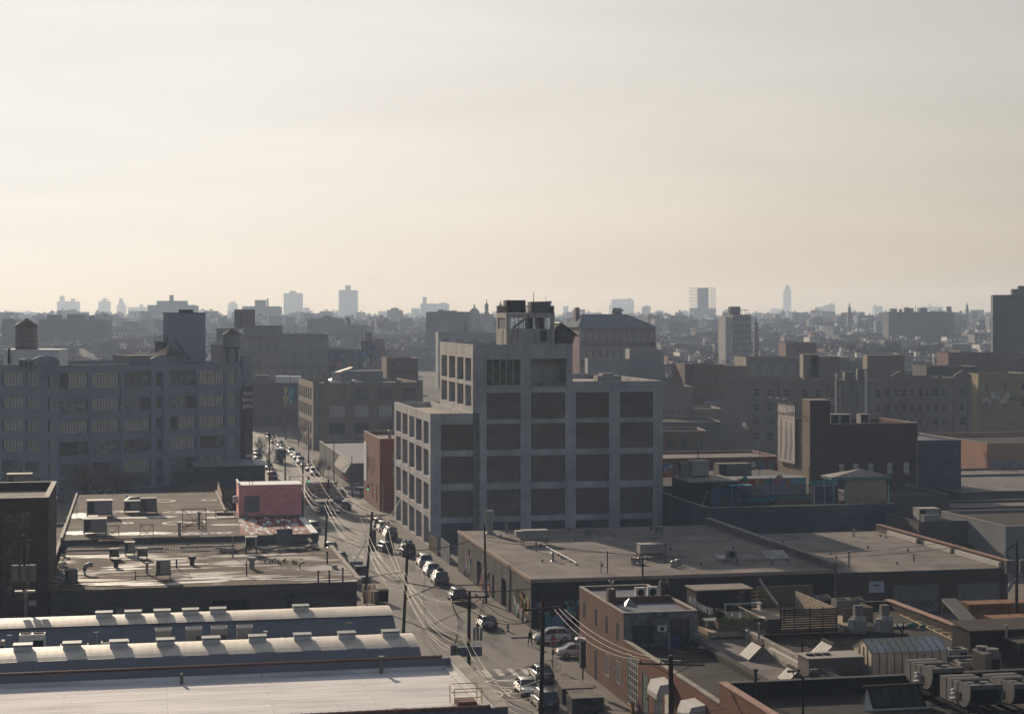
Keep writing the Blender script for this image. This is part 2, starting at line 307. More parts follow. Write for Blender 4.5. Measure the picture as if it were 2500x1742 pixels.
# ------------------------------------------------------------ windows, doors, shutters
WC={}
def win_meshes(kind,w,h):
    key=(kind,round(w,2),round(h,2))
    if key in WC:return WC[key]
    st_=kind[0];f=MB();g=MB();b=.07
    if st_ in ('grid','sash','plain','multi'):
        nx,ny=kind[1],kind[2];fm,gm=M[kind[3]],M[kind[4]];mt=kind[5] if len(kind) > 5 else .05
        f.box(-w/2,-w/2+b,0,.12,0,h);f.box(w/2-b,w/2,0,.12,0,h);f.box(-w/2+b,w/2-b,0,.12,0,b);f.box(-w/2+b,w/2-b,0,.12,h-b,h)
        iw,ih=w-2*b,h-2*b
        for i in range(1,nx):
            x=-iw/2 + iw*i/nx;t=mt*2.2 if st_ == 'grid' and nx >= 6 and i % (nx//3) == 0 else mt
            f.box(x-t/2,x+t/2,.02,.10,b,h-b)
        for j in range(1,ny):
            z=b + ih*j/ny;f.box(-iw/2,iw/2,.03,.09,z-mt/2,z+mt/2)
        if st_ == 'multi':# each cell its own tilt, as old sashes sit
            rnd=random.Random(int(w*97+h*13))
            for i in range(nx):
                a0,a1=-iw/2+iw*i/nx,-iw/2+iw*(i+1)/nx;dz=rnd.uniform(-.02,.02)
                g.poly([(a0,.08+dz,b),(a1,.08-dz,b),(a1,.08-dz,h-b),(a0,.08+dz,h-b)])
        elif len(kind) > 6:# one light of the sash open or patched dark
            k6=kind[6];xs_=[-iw/2,-iw/6,iw/6,iw/2]
            for i in range(3):g.poly([(xs_[i],.07,b),(xs_[i+1],.07,b),(xs_[i+1],.07,h-b),(xs_[i],.07,h-b)],1 if k6 >> i & 1 else 0)
        else:g.poly([(-iw/2,.07,b),(iw/2,.07,b),(iw/2,.07,h-b),(-iw/2,.07,h-b)])
        r=[('window',f.mesh('window',fm)),('pane',g.mesh('pane',[gm,M['infill']]))]
    elif st_ == 'infill':
        f.box(-w/2,w/2,0,.1,0,h);r=[('infill_panel',f.mesh('infill_panel',M[kind[1]]))]
    elif st_ == 'shutter':
        n=max(4,int(h/.22));pts=[]
        for i in range(n):
            z0,z1=h*i/n,h*(i+1)/n
            f.add([(-w/2,.02,z0),(w/2,.02,z0),(w/2,-.03,z0+(z1-z0)*.6),(-w/2,-.03,z0+(z1-z0)*.6),(w/2,.02,z1),(-w/2,.02,z1)],[(0,1,2,3),(3,2,4,5)])
        r=[('shutter',f.mesh('shutter',M[kind[1]]))]
    elif st_ == 'door':
        f.box(-w/2,-w/2+.09,-.02,.1,0,h);f.box(w/2-.09,w/2,-.02,.1,0,h);f.box(-w/2+.09,w/2-.09,-.02,.1,h-.09,h)
        g.box(-w/2+.09,w/2-.09,.02,.08,0,h-.09);g.box(w*.28,w*.33,-.05,.02,h*.45,h*.5)
        r=[('door_frame',f.mesh('door_frame',M['frame'])),('door',g.mesh('door',M[kind[1]]))]
    WC[key]=r;return r
def put_window(root,p,d,a0,a1,z0,z1,depth,kind,pane=True):
    n=(d[1],-d[0]);xc=(a0+a1)/2;me=win_meshes(kind,a1-a0,z1-z0)
    loc=(p[0]+d[0]*xc-n[0]*depth,p[1]+d[1]*xc-n[1]*depth,z0);rz=math.atan2(d[1],d[0])
    o=inst(me[0][0],me[0][1],root,loc,rz)
    for nm,m in me[1:]:inst(nm,m,o)
    return o
def grid_holes(x0,x1,n,gap,rows,kind):
    # n openings spread from x0 to x1 with piers of width gap between them
    wd=(x1-x0-gap*(n-1))/n
    return [(x0+i*(wd+gap),x0+i*(wd+gap)+wd,a,b,kind) for i in range(n) for a,b in rows]
def bld(name,label,cat,loc,ang,W,D,H,wm,rm='roof_grey',par=.7,pth=.35,cm='coping',cth=.08,front=(),left=(),right=(),back=(),depth=.25,
        group=None,z0=0,cope=True,rslab=.0,ldepth=None,parts_pane=True):
    """a flat-roofed building: wall (with real openings), roof, coping, and every window a part of its own. x runs along the front, y goes back."""
    root=empty(name,label,cat,loc,ang,group)
    ldepth=depth if ldepth is None else ldepth
    w_=MB()
    sides=(((0,0),(1,0),W,front,depth),((0,D),(0,-1),D,left,ldepth),((W,0),(0,1),D,right,ldepth),((W,D),(-1,0),W,back,depth))
    for p,d,L_,hs_,dp in sides:
        w_.wall(p,d,L_,z0,H,[h[:4] for h in hs_],dp,0)
    zr=H-par
    # inner faces of the parapet
    q=pth
    if par > .05:
        w_.add([(q,q,zr),(W-q,q,zr),(W-q,D-q,zr),(q,D-q,zr),(q,q,H),(W-q,q,H),(W-q,D-q,H),(q,D-q,H)],[(0,4,5,1),(1,5,6,2),(2,6,7,3),(3,7,4,0)],0)
    w_.build('wall',M[wm] if isinstance(wm,str) else wm,root)
    r=MB();r.poly([(q*.5,q*.5,zr),(W-q*.5,q*.5,zr),(W-q*.5,D-q*.5,zr),(q*.5,D-q*.5,zr)]);r.build('roof',M[rm],root)
    if cope:
        c=MB();e=.05;a,b=-e,q+e*.6;zt=H+cth
        c.box(a,W+e,a,b,H,zt);c.box(a,W+e,D-b,D+e,H,zt);c.box(a,b,b,D-b,H,zt);c.box(W-b,W+e,b,D-b,H,zt)
        c.build('coping',M[cm],root)
    for p,d,L_,hs_,dp in sides:
        for h in hs_:
            if len(h) > 4 and h[4]:put_window(root,p,d,h[0],h[1],h[2],h[3],max(0,dp-.12),h[4])
    root['W']=W;root['D']=D
    return root
def gbld(name,label,cat,s0,s1,t0,t1,H,*a,**k):return bld(name,label,cat,T(s0,t0),G,s1-s0,t1-t0,H,*a,**k)
def dim(o,*ks):
    for k in ks:
        if k in o:del o[k]

# ------------------------------------------------------------ street ground
M['patch_dark']=mat('patch_dark',(.042,.036,.031),.75,(.026,.023,.021),.8,spec=.35);M['patch_pale']=mat('patch_pale',(.13,.112,.095),.85,(.075,.065,.055),.8)
g=MB();gy=[-80,640,1400,2379,4000,7000]
for y0,y1 in zip(gy,gy[1:]):g.poly([(-3400,y0,TE(y0)),(3400,y0,TE(y0)),(3400,y1,TE(y1)),(-3400,y1,TE(y1))])
tag(g.build('ground',mat('ground',(.10,.095,.085),.95,(.06,.062,.05),.02,.4,.6)),kind='structure')
def sheet(name,s0,s1,t0,t1,z,m,kind='structure'):
    b=MB();b.poly([(0,0,0),(s1-s0,0,0),(s1-s0,t1-t0,0),(0,t1-t0,0)]);o=b.build(name,m,None,T(s0,t0,z),G);return tag(o,kind=kind)
sheet('road',27.8,41.0,60,700,.010,M['asphalt'])
sheet('side_road',-160,27.8,178.5,193.5,.012,M['asphalt']);sheet('side_road',41.0,320,178.5,193.5,.012,M['asphalt'])
sheet('side_road',-60,27.8,338,352,.012,M['asphalt']);sheet('side_road',41.0,250,338,352,.012,M['asphalt'])
def pavement(name,s0,s1,t0,t1):
    b=MB();b.box(.15,s1-s0-.15,.15,t1-t0-.15,0,.13,0)
    k=MB();W,D=s1-s0,t1-t0
    k.box(0,W,0,.15,0,.14);k.box(0,W,D-.15,D,0,.14);k.box(0,.15,.15,D-.15,0,.14);k.box(W-.15,W,.15,D-.15,0,.14)
    tag(b.build(name,M['sidewalk'],None,T(s0,t0),G),kind='structure');tag(k.build('kerb',M['kerb'],None,T(s0,t0),G),kind='structure')
pavement('sidewalk',41.0,140,60,178.5);pavement('sidewalk',41.0,160,193.5,338);pavement('sidewalk',41.0,120,352,640)
pavement('sidewalk',-160,27.8,60,178.5);pavement('sidewalk',-160,27.8,193.5,338);pavement('sidewalk',10.0,27.8,352,640)
# road markings, each painted figure a sheet of its own a few millimetres above the asphalt
pk=MB()
def mark(b,s0,s1,t0,t1):b.poly([(s0,t0,0),(s1,t0,0),(s1,t1,0),(s0,t1,0)])
for i in range(9):mark(pk,28.9+i*1.35,29.5+i*1.35,173.3,176.9)
tag(pk.build('crosswalk_marking',M['paint'],None,T(0,0,.016),G),'worn white zebra bars across the street by the stop sign','road marking')
q=random.Random(17)
for i in range(26):
    a0,b0=q.uniform(28.2,38),160+i*11+q.uniform(-4,4);sheet('road_patch',a0,a0+q.uniform(1.0,2.8),b0,b0+q.uniform(2,8),.0125,M['patch_dark' if i % 3 else 'patch_pale'])
for i in range(8):
    a0=q.choice((q.uniform(-60,24),q.uniform(42,60)));sheet('road_patch',a0,a0+q.uniform(2,7),181+q.random()*8,190.5+q.random(),.0165,M['patch_dark'])
pk=MB();mark(pk,29.2,40.6,170.9,171.5)
tag(pk.build('stop_line',M['paint'],None,T(0,0,.016),G),'white stop line painted across the lane below the zebra bars','road marking')
pk=MB()
for i in range(7):mark(pk,42+i*1.1,42.5+i*1.1,336.2,339)
for i in range(9):mark(pk,28.9+i*1.3,29.4+i*1.3,333.5,337)
tag(pk.build('crosswalk_marking',M['paint'],None,T(0,0,.016),G),'faded zebra bars at the far junction near the lorry','road marking')
pk=MB()
for i in range(6):mark(pk,28.9+i*1.3,29.4+i*1.3,262.5,265.5)
tag(pk.build('crosswalk_marking',M['paint'],None,T(0,0,.016),G),'short white bars on the asphalt beside the pink metal shed','road marking')
def text_obj(name,s,size,m,loc,rot,parent=None,ext=0.0,align='CENTER',sx=1.0,sy=1.0,bold=0.0):
    cu=bpy.data.curves.new(name,'FONT');cu.body=s;cu.size=size;cu.align_x=align;cu.extrude=ext;cu.offset=bold;cu.resolution_u=2
    tmp=bpy.data.objects.new(name,cu);C.objects.link(tmp);dg=bpy.context.evaluated_depsgraph_get();me=bpy.data.meshes.new_from_object(tmp.evaluated_get(dg))
    C.objects.unlink(tmp);bpy.data.objects.remove(tmp);me.materials.clear();me.materials.append(m)
    o=inst(name,me,parent,loc);o.rotation_euler=rot;o.scale=(sx,sy,1);return o
o=text_obj('stop_lettering','STOP',2.0,M['paint'],T(33.0,163.8,.016),(0,0,G),sx=1.0,sy=2.6)
tag(o,'large white STOP letters painted on the road','road marking')
# ================================================================ CONCRETE BUILDING
LOUV=('infill','infill');M['glass_olive']=mat('glass_olive',(.13,.135,.075),.3,(.035,.04,.03),1.1,.42,.58)
z_rows=[(20.0,24.15),(15.2,19.3),(10.0,14.25),(4.75,8.95)]
def fs(u):return sg(u,271.6) - 44.7
bays=[(fs(1077),fs(1162)),(fs(1188),fs(1271)),(fs(1296.6),fs(1380)),(fs(1406),fs(1487.5)),(fs(1513.8),fs(1594.7))]
WL,WM,WR=fs(1154.7),fs(1398),fs(1618)
conc=empty('concrete_building','big unfinished grey concrete block with stepped roof and brown infill bays beside the street','building',T(44.7,271.6),G)
wl=MB()
holes=[]
for i,(a,b) in enumerate(bays):
    for j,(c,d) in enumerate(z_rows):
        if i == 0 and j == 0:continue
        holes.append((a,b,c,d,('infill',('infill','infill_b','infill_c')[(i*7+j*3) % 3])))
    holes.append((a,b,.3,3.85,('infill','gray_panel')))
M['gray_panel']=mat('gray_panel',(.10,.10,.115),.7,(.08,.08,.09),.5,pat=('wall',30,.35,.03,(.7,.7,.7),.05))
DP=.42
lowH,topH,rH=21.0,31.75,25.85
# front wall in three strips of different height
hl=[h for h in holes if h[1] < WL+1 and h[0] < fs(1165)]
hm_=[h for h in holes if h[0] > fs(1170) and h[1] < WM+.5];hr_=[h for h in holes if h[0] > WM]
def strip(a0,a1,H,hs_,extra=()):
    wl.wall((a0,0),(1,0),a1-a0,0,H,[(h[0]-a0,h[1]-a0,h[2],h[3]) for h in list(hs_)+list(extra)],DP,0)
XB=bays[0][1]+.6
topA=(bays[1][0],bays[1][1],25.25,29.45,('multi',5,1,'frame_white','glass_olive',.11));loggia=(bays[2][0],bays[2][1]+.2,25.1,29.5)
strip(0,XB,lowH,hl)
strip(XB,WL,lowH,[])
strip(WL,WM,topH,hm_,[topA,loggia])
strip(WM,WR,rH,hr_)
# piece of the low front beside the tall block is continuous; left side walls
LD,UD=39.4,31.0
left_low=[];lrows=[(16.0,19.6),(11.0,15.2),(5.6,9.9),(.3,4.6)]
def lt(u):return tg(u,44.7) - 271.6
lcols=[(560+x0/3.2,560+x1/3.2) for x0,x1 in ((1303,1340),(1352,1392),(1405,1445),(1458,1502),(1517,1557))]
for u0,u1 in lcols:
    a,b=LD-lt(u0),LD-lt(u1)
    for c,d in lrows:left_low.append((a,b,c,d))
wl.wall((0,LD),(0,-1),LD,0,lowH,left_low,.9,0)
s_up=44.7+WL
def lt2(u):return tg(u,s_up) - 271.6
ucols=[(560+x0/3.2,560+x1/3.2) for x0,x1 in ((1657,1700),(1716,1763),(1780,1828),(1843,1888))]
left_up=[]
for u0,u1 in ucols:
    a,b=UD-lt2(u0),UD-lt2(u1)
    for c,d in ((21.9,25.3),(25.9,29.6)):left_up.append((a,b,c,d))
wl.wall((WL,UD),(0,-1),UD,lowH-.9,topH,left_up,.8,0)
wl.wall((WM,0),(0,1),UD,rH-.9,topH,(),.3,0);wl.wall((WM,UD),(-1,0),WM-WL,lowH-.9,topH,(),.3,0)
wl.wall((WR,0),(0,1),LD,0,rH,(),.3,0);wl.wall((WR,LD),(-1,0),WR-WM,0,rH,(),.3,0);wl.wall((WM,LD),(-1,0),WM,0,lowH,(),.3,0)
wl.wall((WM,UD),(0,1),LD-UD,lowH-.9,rH,(),.3)
def inner(b,x0,x1,y0,y1,z0,z1,q=.45):# parapet's inside and flat top, drawn as four butted kerbs
    b.box(x0+.003,x1-.003,y0+.003,y0+q,z0,z1);b.box(x0+.003,x1-.003,y1-q,y1-.003,z0,z1);b.box(x0+.003,x0+q,y0+q,y1-q,z0,z1);b.box(x1-q,x1-.003,y0+q,y1-q,z0,z1)
inner(wl,0,WL,0,LD,lowH-.9,lowH+.012);inner(wl,WL,WM,0,UD,topH-.8,topH+.012);inner(wl,WM,WR,0,LD,rH-.9,rH+.012)
# loggia recess behind the open bay
wl.wall((bays[2][0]-.0,3.2),(1,0),bays[2][1]+.2-bays[2][0],25.1,29.5,(),.1)
wl.box(bays[2][0]-.2,bays[2][0]-.001,DP,3.2,25.1,29.5);wl.box(bays[2][1]+.201,bays[2][1]+.4,DP,3.2,25.1,29.5);wl.box(bays[2][0],bays[2][1]+.2,DP,3.2,24.9,25.098);wl.box(bays[2][0],bays[2][1]+.2,DP,3.2,29.502,29.7)
wl.build('wall',M['concrete'],conc)
for h in holes:
    put_window(conc,(0,0),(1,0),h[0],h[1],h[2],h[3],DP-.1,h[4])
put_window(conc,(0,0),(1,0),*topA[:4],DP-.15,topA[4])
rr=MB();rr.poly([(.2,.2,lowH-.9),(WL+.2,.2,lowH-.9),(WL+.2,LD-.2,lowH-.9),(.2,LD-.2,lowH-.9)]);rr.poly([(WL+.2,UD,lowH-.9),(WM+.2,UD,lowH-.9),(WM+.2,LD-.2,lowH-.9),(WL+.2,LD-.2,lowH-.9)])
rr.poly([(WL+.2,.2,topH-.8),(WM-.2,.2,topH-.8),(WM-.2,UD-.2,topH-.8),(WL+.2,UD-.2,topH-.8)]);rr.poly([(WM+.2,.2,rH-.9),(WR-.2,.2,rH-.9),(WR-.2,LD-.2,rH-.9),(WM+.2,LD-.2,rH-.9)])
rr.build('roof',mat('roof_pale',(.36,.31,.26),.9,(.26,.23,.2),.4),conc)
wk=('multi',2,2,'frame_white','glass',.07)
for a,b,c,d in left_low:put_window(conc,(0,LD),(0,-1),a,b,c,d,.8,wk)
for a,b,c,d in left_up:put_window(conc,(WL,UD),(0,-1),a,b,c,d,.7,wk)
# glass balustrade and bench in the loggia
lg=MB();lg.box(bays[2][0],bays[2][1]+.2,.12,.16,25.1,25.95);lg.build('balustrade',M['glass_dim'],conc)
bn=MB();bn.box(bays[2][0]+1.4,bays[2][1]-1.6,.8,1.4,25.1,25.7);bn.build('bench',M['wood_pale'],conc)
# the tower on its roof
tA,tB=sg(1236,280),sg(1353.8,280)
tw=empty('roof_tower','streaked concrete lift tower standing on top of the stepped concrete block','tower',T(tA,280,topH-.8),G)
b=MB();Wt=tB-tA;Dt=8.0;Ht=36.75-(topH-.8)
za,zb_=34.15-(topH-.8),35.95-(topH-.8)
ha=[(Wt*.07,Wt*.92,za,zb_),(Wt*.70,Wt*.84,1.15,2.95)]
b.wall((0,0),(1,0),Wt,0,Ht,ha,.25);b.wall((Wt,0),(0,1),Dt,0,Ht,[(1,Dt-1,za,zb_)],.25)
b.wall((0,Dt),(0,-1),Dt,0,Ht,[(1.0,Dt-.7,za,zb_),(Dt-2.4,Dt-1.9,0,3.0),(Dt-3.8,Dt-3.3,0,3.0)],.25);b.wall((Wt,Dt),(-1,0),Wt,0,Ht,[(.8,Wt-.8,za,zb_)],.25)
b.box(.01,Wt-.01,.01,Dt-.01,Ht-.25,Ht-.01);b.box(.26,Wt-.26,.26,Dt-.26,za-.3,za-.05)
b.build('wall',mat('tower_concrete',(.36,.34,.31),.9,(.16,.15,.14),.8,.5,.72,(2.2,2.2,.25)),tw)
g_=MB()
for i in range(9):g_.box(Wt*.07+i*Wt*.85/9,Wt*.07+i*Wt*.85/9+.07,.12,.2,za,zb_)
g_.build('mullion',M['frame'],tw)
lv=MB();lv.box(Wt*.70,Wt*.84,.12,.2,1.15,2.95);lv.build('vent_panel',plain('navy',(.03,.045,.08)),tw)
lf=MB();lf.box(.14,.2,.8,Dt-1.1,za,zb_);lf.build('louvre',M['gray_panel'],tw)
st_=MB();st_.box(Wt*.50,Wt*.58,1,4,za,zb_);st_.box(Wt*.72,Wt*.78,1,5,za,zb_);st_.obox((Wt*.33,2.5,(za+zb_)/2),(.15,1.1,2.3),0,0,0,.9);st_.build('stair',M['metal_dark'],tw)
rl=MB()
zt=Ht
for (x0,y0,x1,y1) in ((0,.1,Wt,.1),(Wt-.1,.1,Wt-.1,Dt),(.1,.1,.1,Dt),(0,Dt-.1,Wt,Dt-.1)):
    n=int(max(abs(x1-x0),abs(y1-y0))/.16)
    for i in range(n+1):rl.box(x0+(x1-x0)*i/n-.02,x0+(x1-x0)*i/n+.02,y0+(y1-y0)*i/n-.02,y0+(y1-y0)*i/n+.02,zt,zt+1.15)
    rl.box(min(x0,x1)-.03,max(x0,x1)+.03,min(y0,y1)-.03,max(y0,y1)+.03,zt+1.15,zt+1.2);rl.box(min(x0,x1)-.03,max(x0,x1)+.03,min(y0,y1)-.03,max(y0,y1)+.03,zt+.08,zt+.13)
rl.build('railing',M['metal_dark'],tw)
def on_tower(name,label,cat,mb,mats):o=mb.build(name,mats,None,T(tA,280,36.75),G);return tag(o,label,cat)
b=MB()
for i,(x0,x1) in enumerate(((2.05,3.0),(3.12,3.9),(4.0,4.55),(4.65,5.3))):b.box(x0-1.8,x1-1.8+.02*i,1.2+.1*i,3.6,.05,2.1)
on_tower('cabinet_row','row of dark metal cabinets behind the railing of the concrete tower','cabinet',b,M['metal_dark'])
b=MB();b.add([(4.4,1.5,0),(7.3,1.5,0),(8.0,1.5,1.95),(4.4,1.5,1.85),(4.4,4,0),(7.3,4,0),(8.0,4,1.95),(4.4,4,1.85)],[(0,1,2,3),(5,4,7,6),(1,5,6,2),(4,0,3,7),(3,2,6,7),(0,4,5,1)])
on_tower('ventilation_hood','grey ventilation unit with slanted side on top of the concrete tower','air unit',b,mat('hood',(.2,.2,.2),.7))
b=MB();b.cyl(4.75,.9,0,3.35,.07,.05,8);on_tower('antenna_mast','tall black mast rising from the top of the concrete tower','antenna',b,M['black'])
b=MB();b.cyl(7.2,2.5,1.9,3.0,.03,.02,6);on_tower('antenna_mast','thin short aerial on the slanted unit of the tower','antenna',b,M['black'])
# slanted timber-clad skylight box next to the tower
b=MB();x0=sg(1355,281)
o=[(0,-.6),(.75,3.1),(1.15,3.35),(3.4,1.55),(3.0,.1),(2.9,-.6)]
b.yprism(o,0,6,0);b.obox((2.45,3,2.5),(3.7,6.5,.12),0,1,0,.645)
for i in range(4):b.box(.35+i*.75,.45+i*.75,-.06,0,.0,2.4-i*.35,1)
one(b,'slanted_bulkhead',[mat('clad',(.12,.105,.085),.9,(.08,.07,.06),1),M['metal_dark']],'slanted boarded bulkhead leaning beside the concrete tower','roof bulkhead',x0,281,topH-.2)
# small things on its stepped roofs
b=MB();b.box(0,4.2,0,3,0,1.1);b.box(1,3,.5,2.2,1.1,1.5);one(b,'roof_hatch',M['concrete_smooth'],'low concrete hatch on the right-hand step of the concrete block','hatch',44.7+WM+9.5,292,rH-.9)

# ================================================================ RED BRICK CORNER BUILDING behind it
redW=14
rw=('sash',1,2,'frame','glass')
rb=gbld('brick_building','red brick corner building with a white banner, behind the concrete block','building',43.9,43.9+redW,324.5,348,13.5,'brick_red','roof_grey',.7,
     front=[(2.3,4.8,6.2,11.0,('grid',2,3,'frame','glass_dim'))],left=[(6,6.9,6.5,9.2,rw),(8.6,9.5,6.5,9.2,rw),(12,12.9,6.0,9.2,rw),(15,15.9,6.5,9.2,rw),(18.6,19.5,1.5,4.5,rw),(13,14,1.5,4.4,rw)])
b=MB();b.box(-.12,-.02,18.5,22.5,4.0,11.6);b.build('banner',M['white'],rb)
b=MB();b.tube([(3.0,8,13),(3.0,8,14.4)],.3,8);b.ball((3.0,8,14.5),.45);one(b,'turbine_vent',M['metal'],'round-headed metal vent on the red brick corner building','vent',43.9,324.5,-.2)
# ================================================================ LOW ROW with awning, and tan five-bay building
lowr=gbld('shop_building','low dark shop building with slanted parapet between the red and tan brick corners','building',44.4,66,371,440,5.2,'stucco_dark','roof_slate',.5,
     left=[(50+i*4.2,52.6+i*4.2,.3,3.6,('shutter','ac_cover')) for i in range(4)],front=[(3,9,.4,3.4,('shutter','metal_dark'))])
b=MB();b.add([(0,0,0),(0,22,0),(1.4,22,2.2),(1.4,0,2.2)],[(0,3,2,1)]);b.add([(0,0,0),(1.5,0,0),(1.4,0,2.2)],[(0,1,2)])
one(b,'awning',mat('awning',(.20,.19,.17),.8),'faded sloping awning over the pavement of the low shop building','awning',43.0,373,3.0)
TW=('grid',6,3,'frame','glass');TWl=('grid',6,3,'frame','glass_warm')
A2=rad(13.5)
p0=Vector((*xy(764.7,476),0));kx=lambda u:((u-CX)/F*p0.y - p0.x)/(math.cos(A2)-(u-CX)/F*math.sin(A2))
tr=[(13.6,16.8),(9.0,12.2),(4.4,7.6),(.6,3.0)]
fr=[]
for k,(a,b_) in enumerate(((767.5,781.5),(800.6,842.8),(860,901),(918.4,958.4),(974,1013))):
    for j,(c,d) in enumerate(tr):fr.append((kx(a),kx(b_),c,d,(('grid',2,3,'frame','glass') if k == 0 else (TWl if j == 1 else TW))))
tan=bld('tan_building','tan brick loft building with four floors of dark grid windows down the street','building',p0,A2,kx(1022),34,18.3,'brick_tan','roof_grey',.9,front=fr,
     left=[(2+i*5.0,5+i*5.0,c,d,TWl) for i in range(6) for c,d in tr],depth=.3)
pm=MB()
for u in (764.7,790,851,910,966,1018):
    x=kx(u)+.0;pm.box(x,x+1.6,-.16,-.01,0,18.9)
pm.build('pier',M['brick_tan'],tan)
for i,(u,v,w_,h_) in enumerate(((831,905,6,2.6),(868,917,5,1.6),(813,921,5,1.5))):
    x,y=xy(u,486+(14 if i == 0 else 0));b=MB()
    b.box(-w_/2,w_/2,-w_/2,w_/2,0,h_*.35,0);b.add([(-w_/2-.2,-w_/2-.2,h_*.35),(w_/2+.2,-w_/2-.2,h_*.35),(w_/2+.2,w_/2+.2,h_*.35),(-w_/2-.2,w_/2+.2,h_*.35),(0,0,h_)],[(0,1,4),(1,2,4),(2,3,4),(3,0,4)],1)
    for k in range(1,5):b.tube([(-w_/2-.2+k*(w_+.4)/5,-w_/2-.2,h_*.36),(0,0,h_+.03)],.05,4,0)
    o=b.build('roof_skylight',[M['metal'],M['glass_warm']],None,(x,y,17.4),A2)
    tag(o,['large pyramid skylight on the tan brick loft','small pyramid skylight at the right on the tan brick loft','small pyramid skylight at the left front of the tan brick loft'][i],'skylight')
x,y=xy(884,500);b=MB();b.box(-6,5.5,-3,3,0,3.6);b.add([(-8,-3.2,3.0),(-3,-3.2,4.6),(-3,3,4.6),(-8,3,3.0)],[(0,1,2,3)],1)
tag(b.build('stair_bulkhead',[M['stucco_grey'],M['metal']],None,(x,y,17.4),A2),'lean-to stair bulkhead on the roof of the tan brick loft','roof bulkhead')
b=MB();b.cyl(0,0,0,3.4,1.5,1.5,14);x,y=xy(823,492);tag(b.build('roof_tank',M['metal'],None,(x,y,17.4),0),'round metal tank under the large skylight of the tan loft','tank')
# ================================================================ BRICK ROW WITH THE LETTER MURAL
A3=rad(4)
p0=Vector((*xy(600,585),0));fr=[]
for i in range(10):
    for c,d in ((1.2,3.4),(5.2,7.6),(9.0,11.2)):fr.append((1.2+i*1.62,2.1+i*1.62,c,d,('sash',1,2,'frame','glass')))
mur=bld('brick_rowhouses','three-storey brown brick row with a painted letter mural at its corner','building',p0,A3,19,16,14.3,'brick_brown','roof_grey',.5,front=[h for h in fr if h[0] < 11],depth=.2)
b=MB();b.box(-.2,19.1,-.45,-.01,13.2,14.2);b.build('cornice',M['brick_dark'],mur)
mb_=MB();mb_.box(12.0,16.4,-.06,-.01,6.6,13.1);mb_.build('mural_ground',plain('mural_dark',(.03,.035,.05)),mur)
LC={'B':(.8,.6,.05),'U':(.1,.55,.6),'S':(.8,.4,.08),'H':(.2,.6,.55),'W':(.7,.55,.1),'I':(.2,.45,.7),'C':(.8,.65,.2),'K':(.2,.55,.35)}
for i,rw_ in enumerate(('BU','SH','WI','CK')):
    for j,ch in enumerate(rw_):
        text_obj('mural_letter',ch,2.0,plain('letter_'+ch,LC[ch],.8),(13.2+j*1.8,-.09,11.5-i*1.5),(rad(90),0,0),mur,.01,bold=.06)
x0=p0
b3=bld('brick_rowhouses','pale-roofed row with white bulkheads left of the letter mural building','building',Vector((*xy(545,600),0)),A3,6.2,14,14,'brick_brown','roof_white',.4)
for i,(u,w_,h_,mt) in enumerate(((640,4.2,2.8,'stucco_tan'),(690,4.4,2.4,'white'),(722,3.4,2.3,'white'))):
    x,y=xy(u,595);b=MB();b.box(-w_/2,w_/2,-2,2,0,h_);b.box(-w_/2-.1,w_/2+.1,-2.1,2.1,h_,h_+.15)
    tag(b.build('stair_bulkhead',M[mt],None,(x,y,13.75),A3),['tan boxy bulkhead on the mural building roof','wide white boxy bulkhead on the mural building roof','narrow white bulkhead above the painted letters'][i],'roof bulkhead')

# ================================================================ GREY PAINTED LOFT BUILDING (left), two wings meeting at an obtuse corner
Y0=360.0;u_c=142.0
AG=math.atan2(1,1.24);pc=Vector((*xy(u_c,Y0),0))
dx,dy=math.cos(AG),math.sin(AG)
gx=lambda u:((u-CX)/F*pc.y - pc.x)/(dx-(u-CX)/F*dy)
Wg=gx(613)
gl=empty('loft_building','long five-storey grey painted loft building with grid windows and rounded parapets','building',pc,AG)
GR=('grid',9,5,'frame','glass_warm');GRd=('grid',9,5,'frame','glass_dim');GS=('grid',2,5,'frame','glass_warm');GSd=('infill','infill')
fl=[21.35,16.6,12.1,7.75,3.45,.3]
gh=[]
cols=[(117,131,'s'),(145.6,214,'w'),(225,291,'w'),(303,366,'w'),(382,395,'d'),(415.5,477.5,'w'),(488,547.5,'w'),(558,577,'n')]
rnd=random.Random(5);M['glass_mid']=mat('glass_mid',(.38,.37,.33),.4,(.15,.15,.14),1.2,.42,.58,fine=0)
hs_=[3.3,2.7,2.7,2.7,2.6,2.5]
for u0,u1,k in cols[1:]:
    for j,z in enumerate(fl):
        kd={'s':GS,'d':GSd,'n':('grid',4,5,'frame','glass_warm')}.get(k) or (GRd if j >= 5 else rnd.choice((GR,GR,GR,GRd,('grid',9,5,'frame','glass_warm',.05,1),('grid',9,5,'frame','glass_mid'),('grid',9,5,'frame','glass_mid',.05,4),('grid',9,5,'frame','glass_dim',.05,3))))
        gh.append((gx(u0),gx(u1),z,z+hs_[j],kd))
HG=26.1;DG=42
b=MB();b.wall((0,0),(1,0),Wg,0,HG,[h[:4] for h in gh],.3);b.wall((Wg,0),(0,1),DG,0,HG,(),.3)
AL=math.atan2(-1,1.57) - AG;ldx,ldy=math.cos(AL),math.sin(AL)        # left wing direction, read left to right, in the local frame
WLf=46.0;pl_=(-ldx*WLf,-ldy*WLf)
glx=lambda u:WLf - ((u-CX)/F*pc.y - pc.x)/(-math.cos(AL+AG)+(u-CX)/F*math.sin(AL+AG))
lh=[]
for u0,u1,k in ((-110,-60,'w'),(-48,-4,'w'),(5,55,'w'),(63,95,'w'),(117,130.5,'s')):
    for j,z in enumerate(fl):
        lh.append((glx(u0),glx(u1),z+.25,z+hs_[j]+.25,(GS if k == 's' else (GRd if j >= 4 else ('grid',6,5,'frame','glass_dim' if k == 'w' and u0 < 0 else 'glass_warm')))))
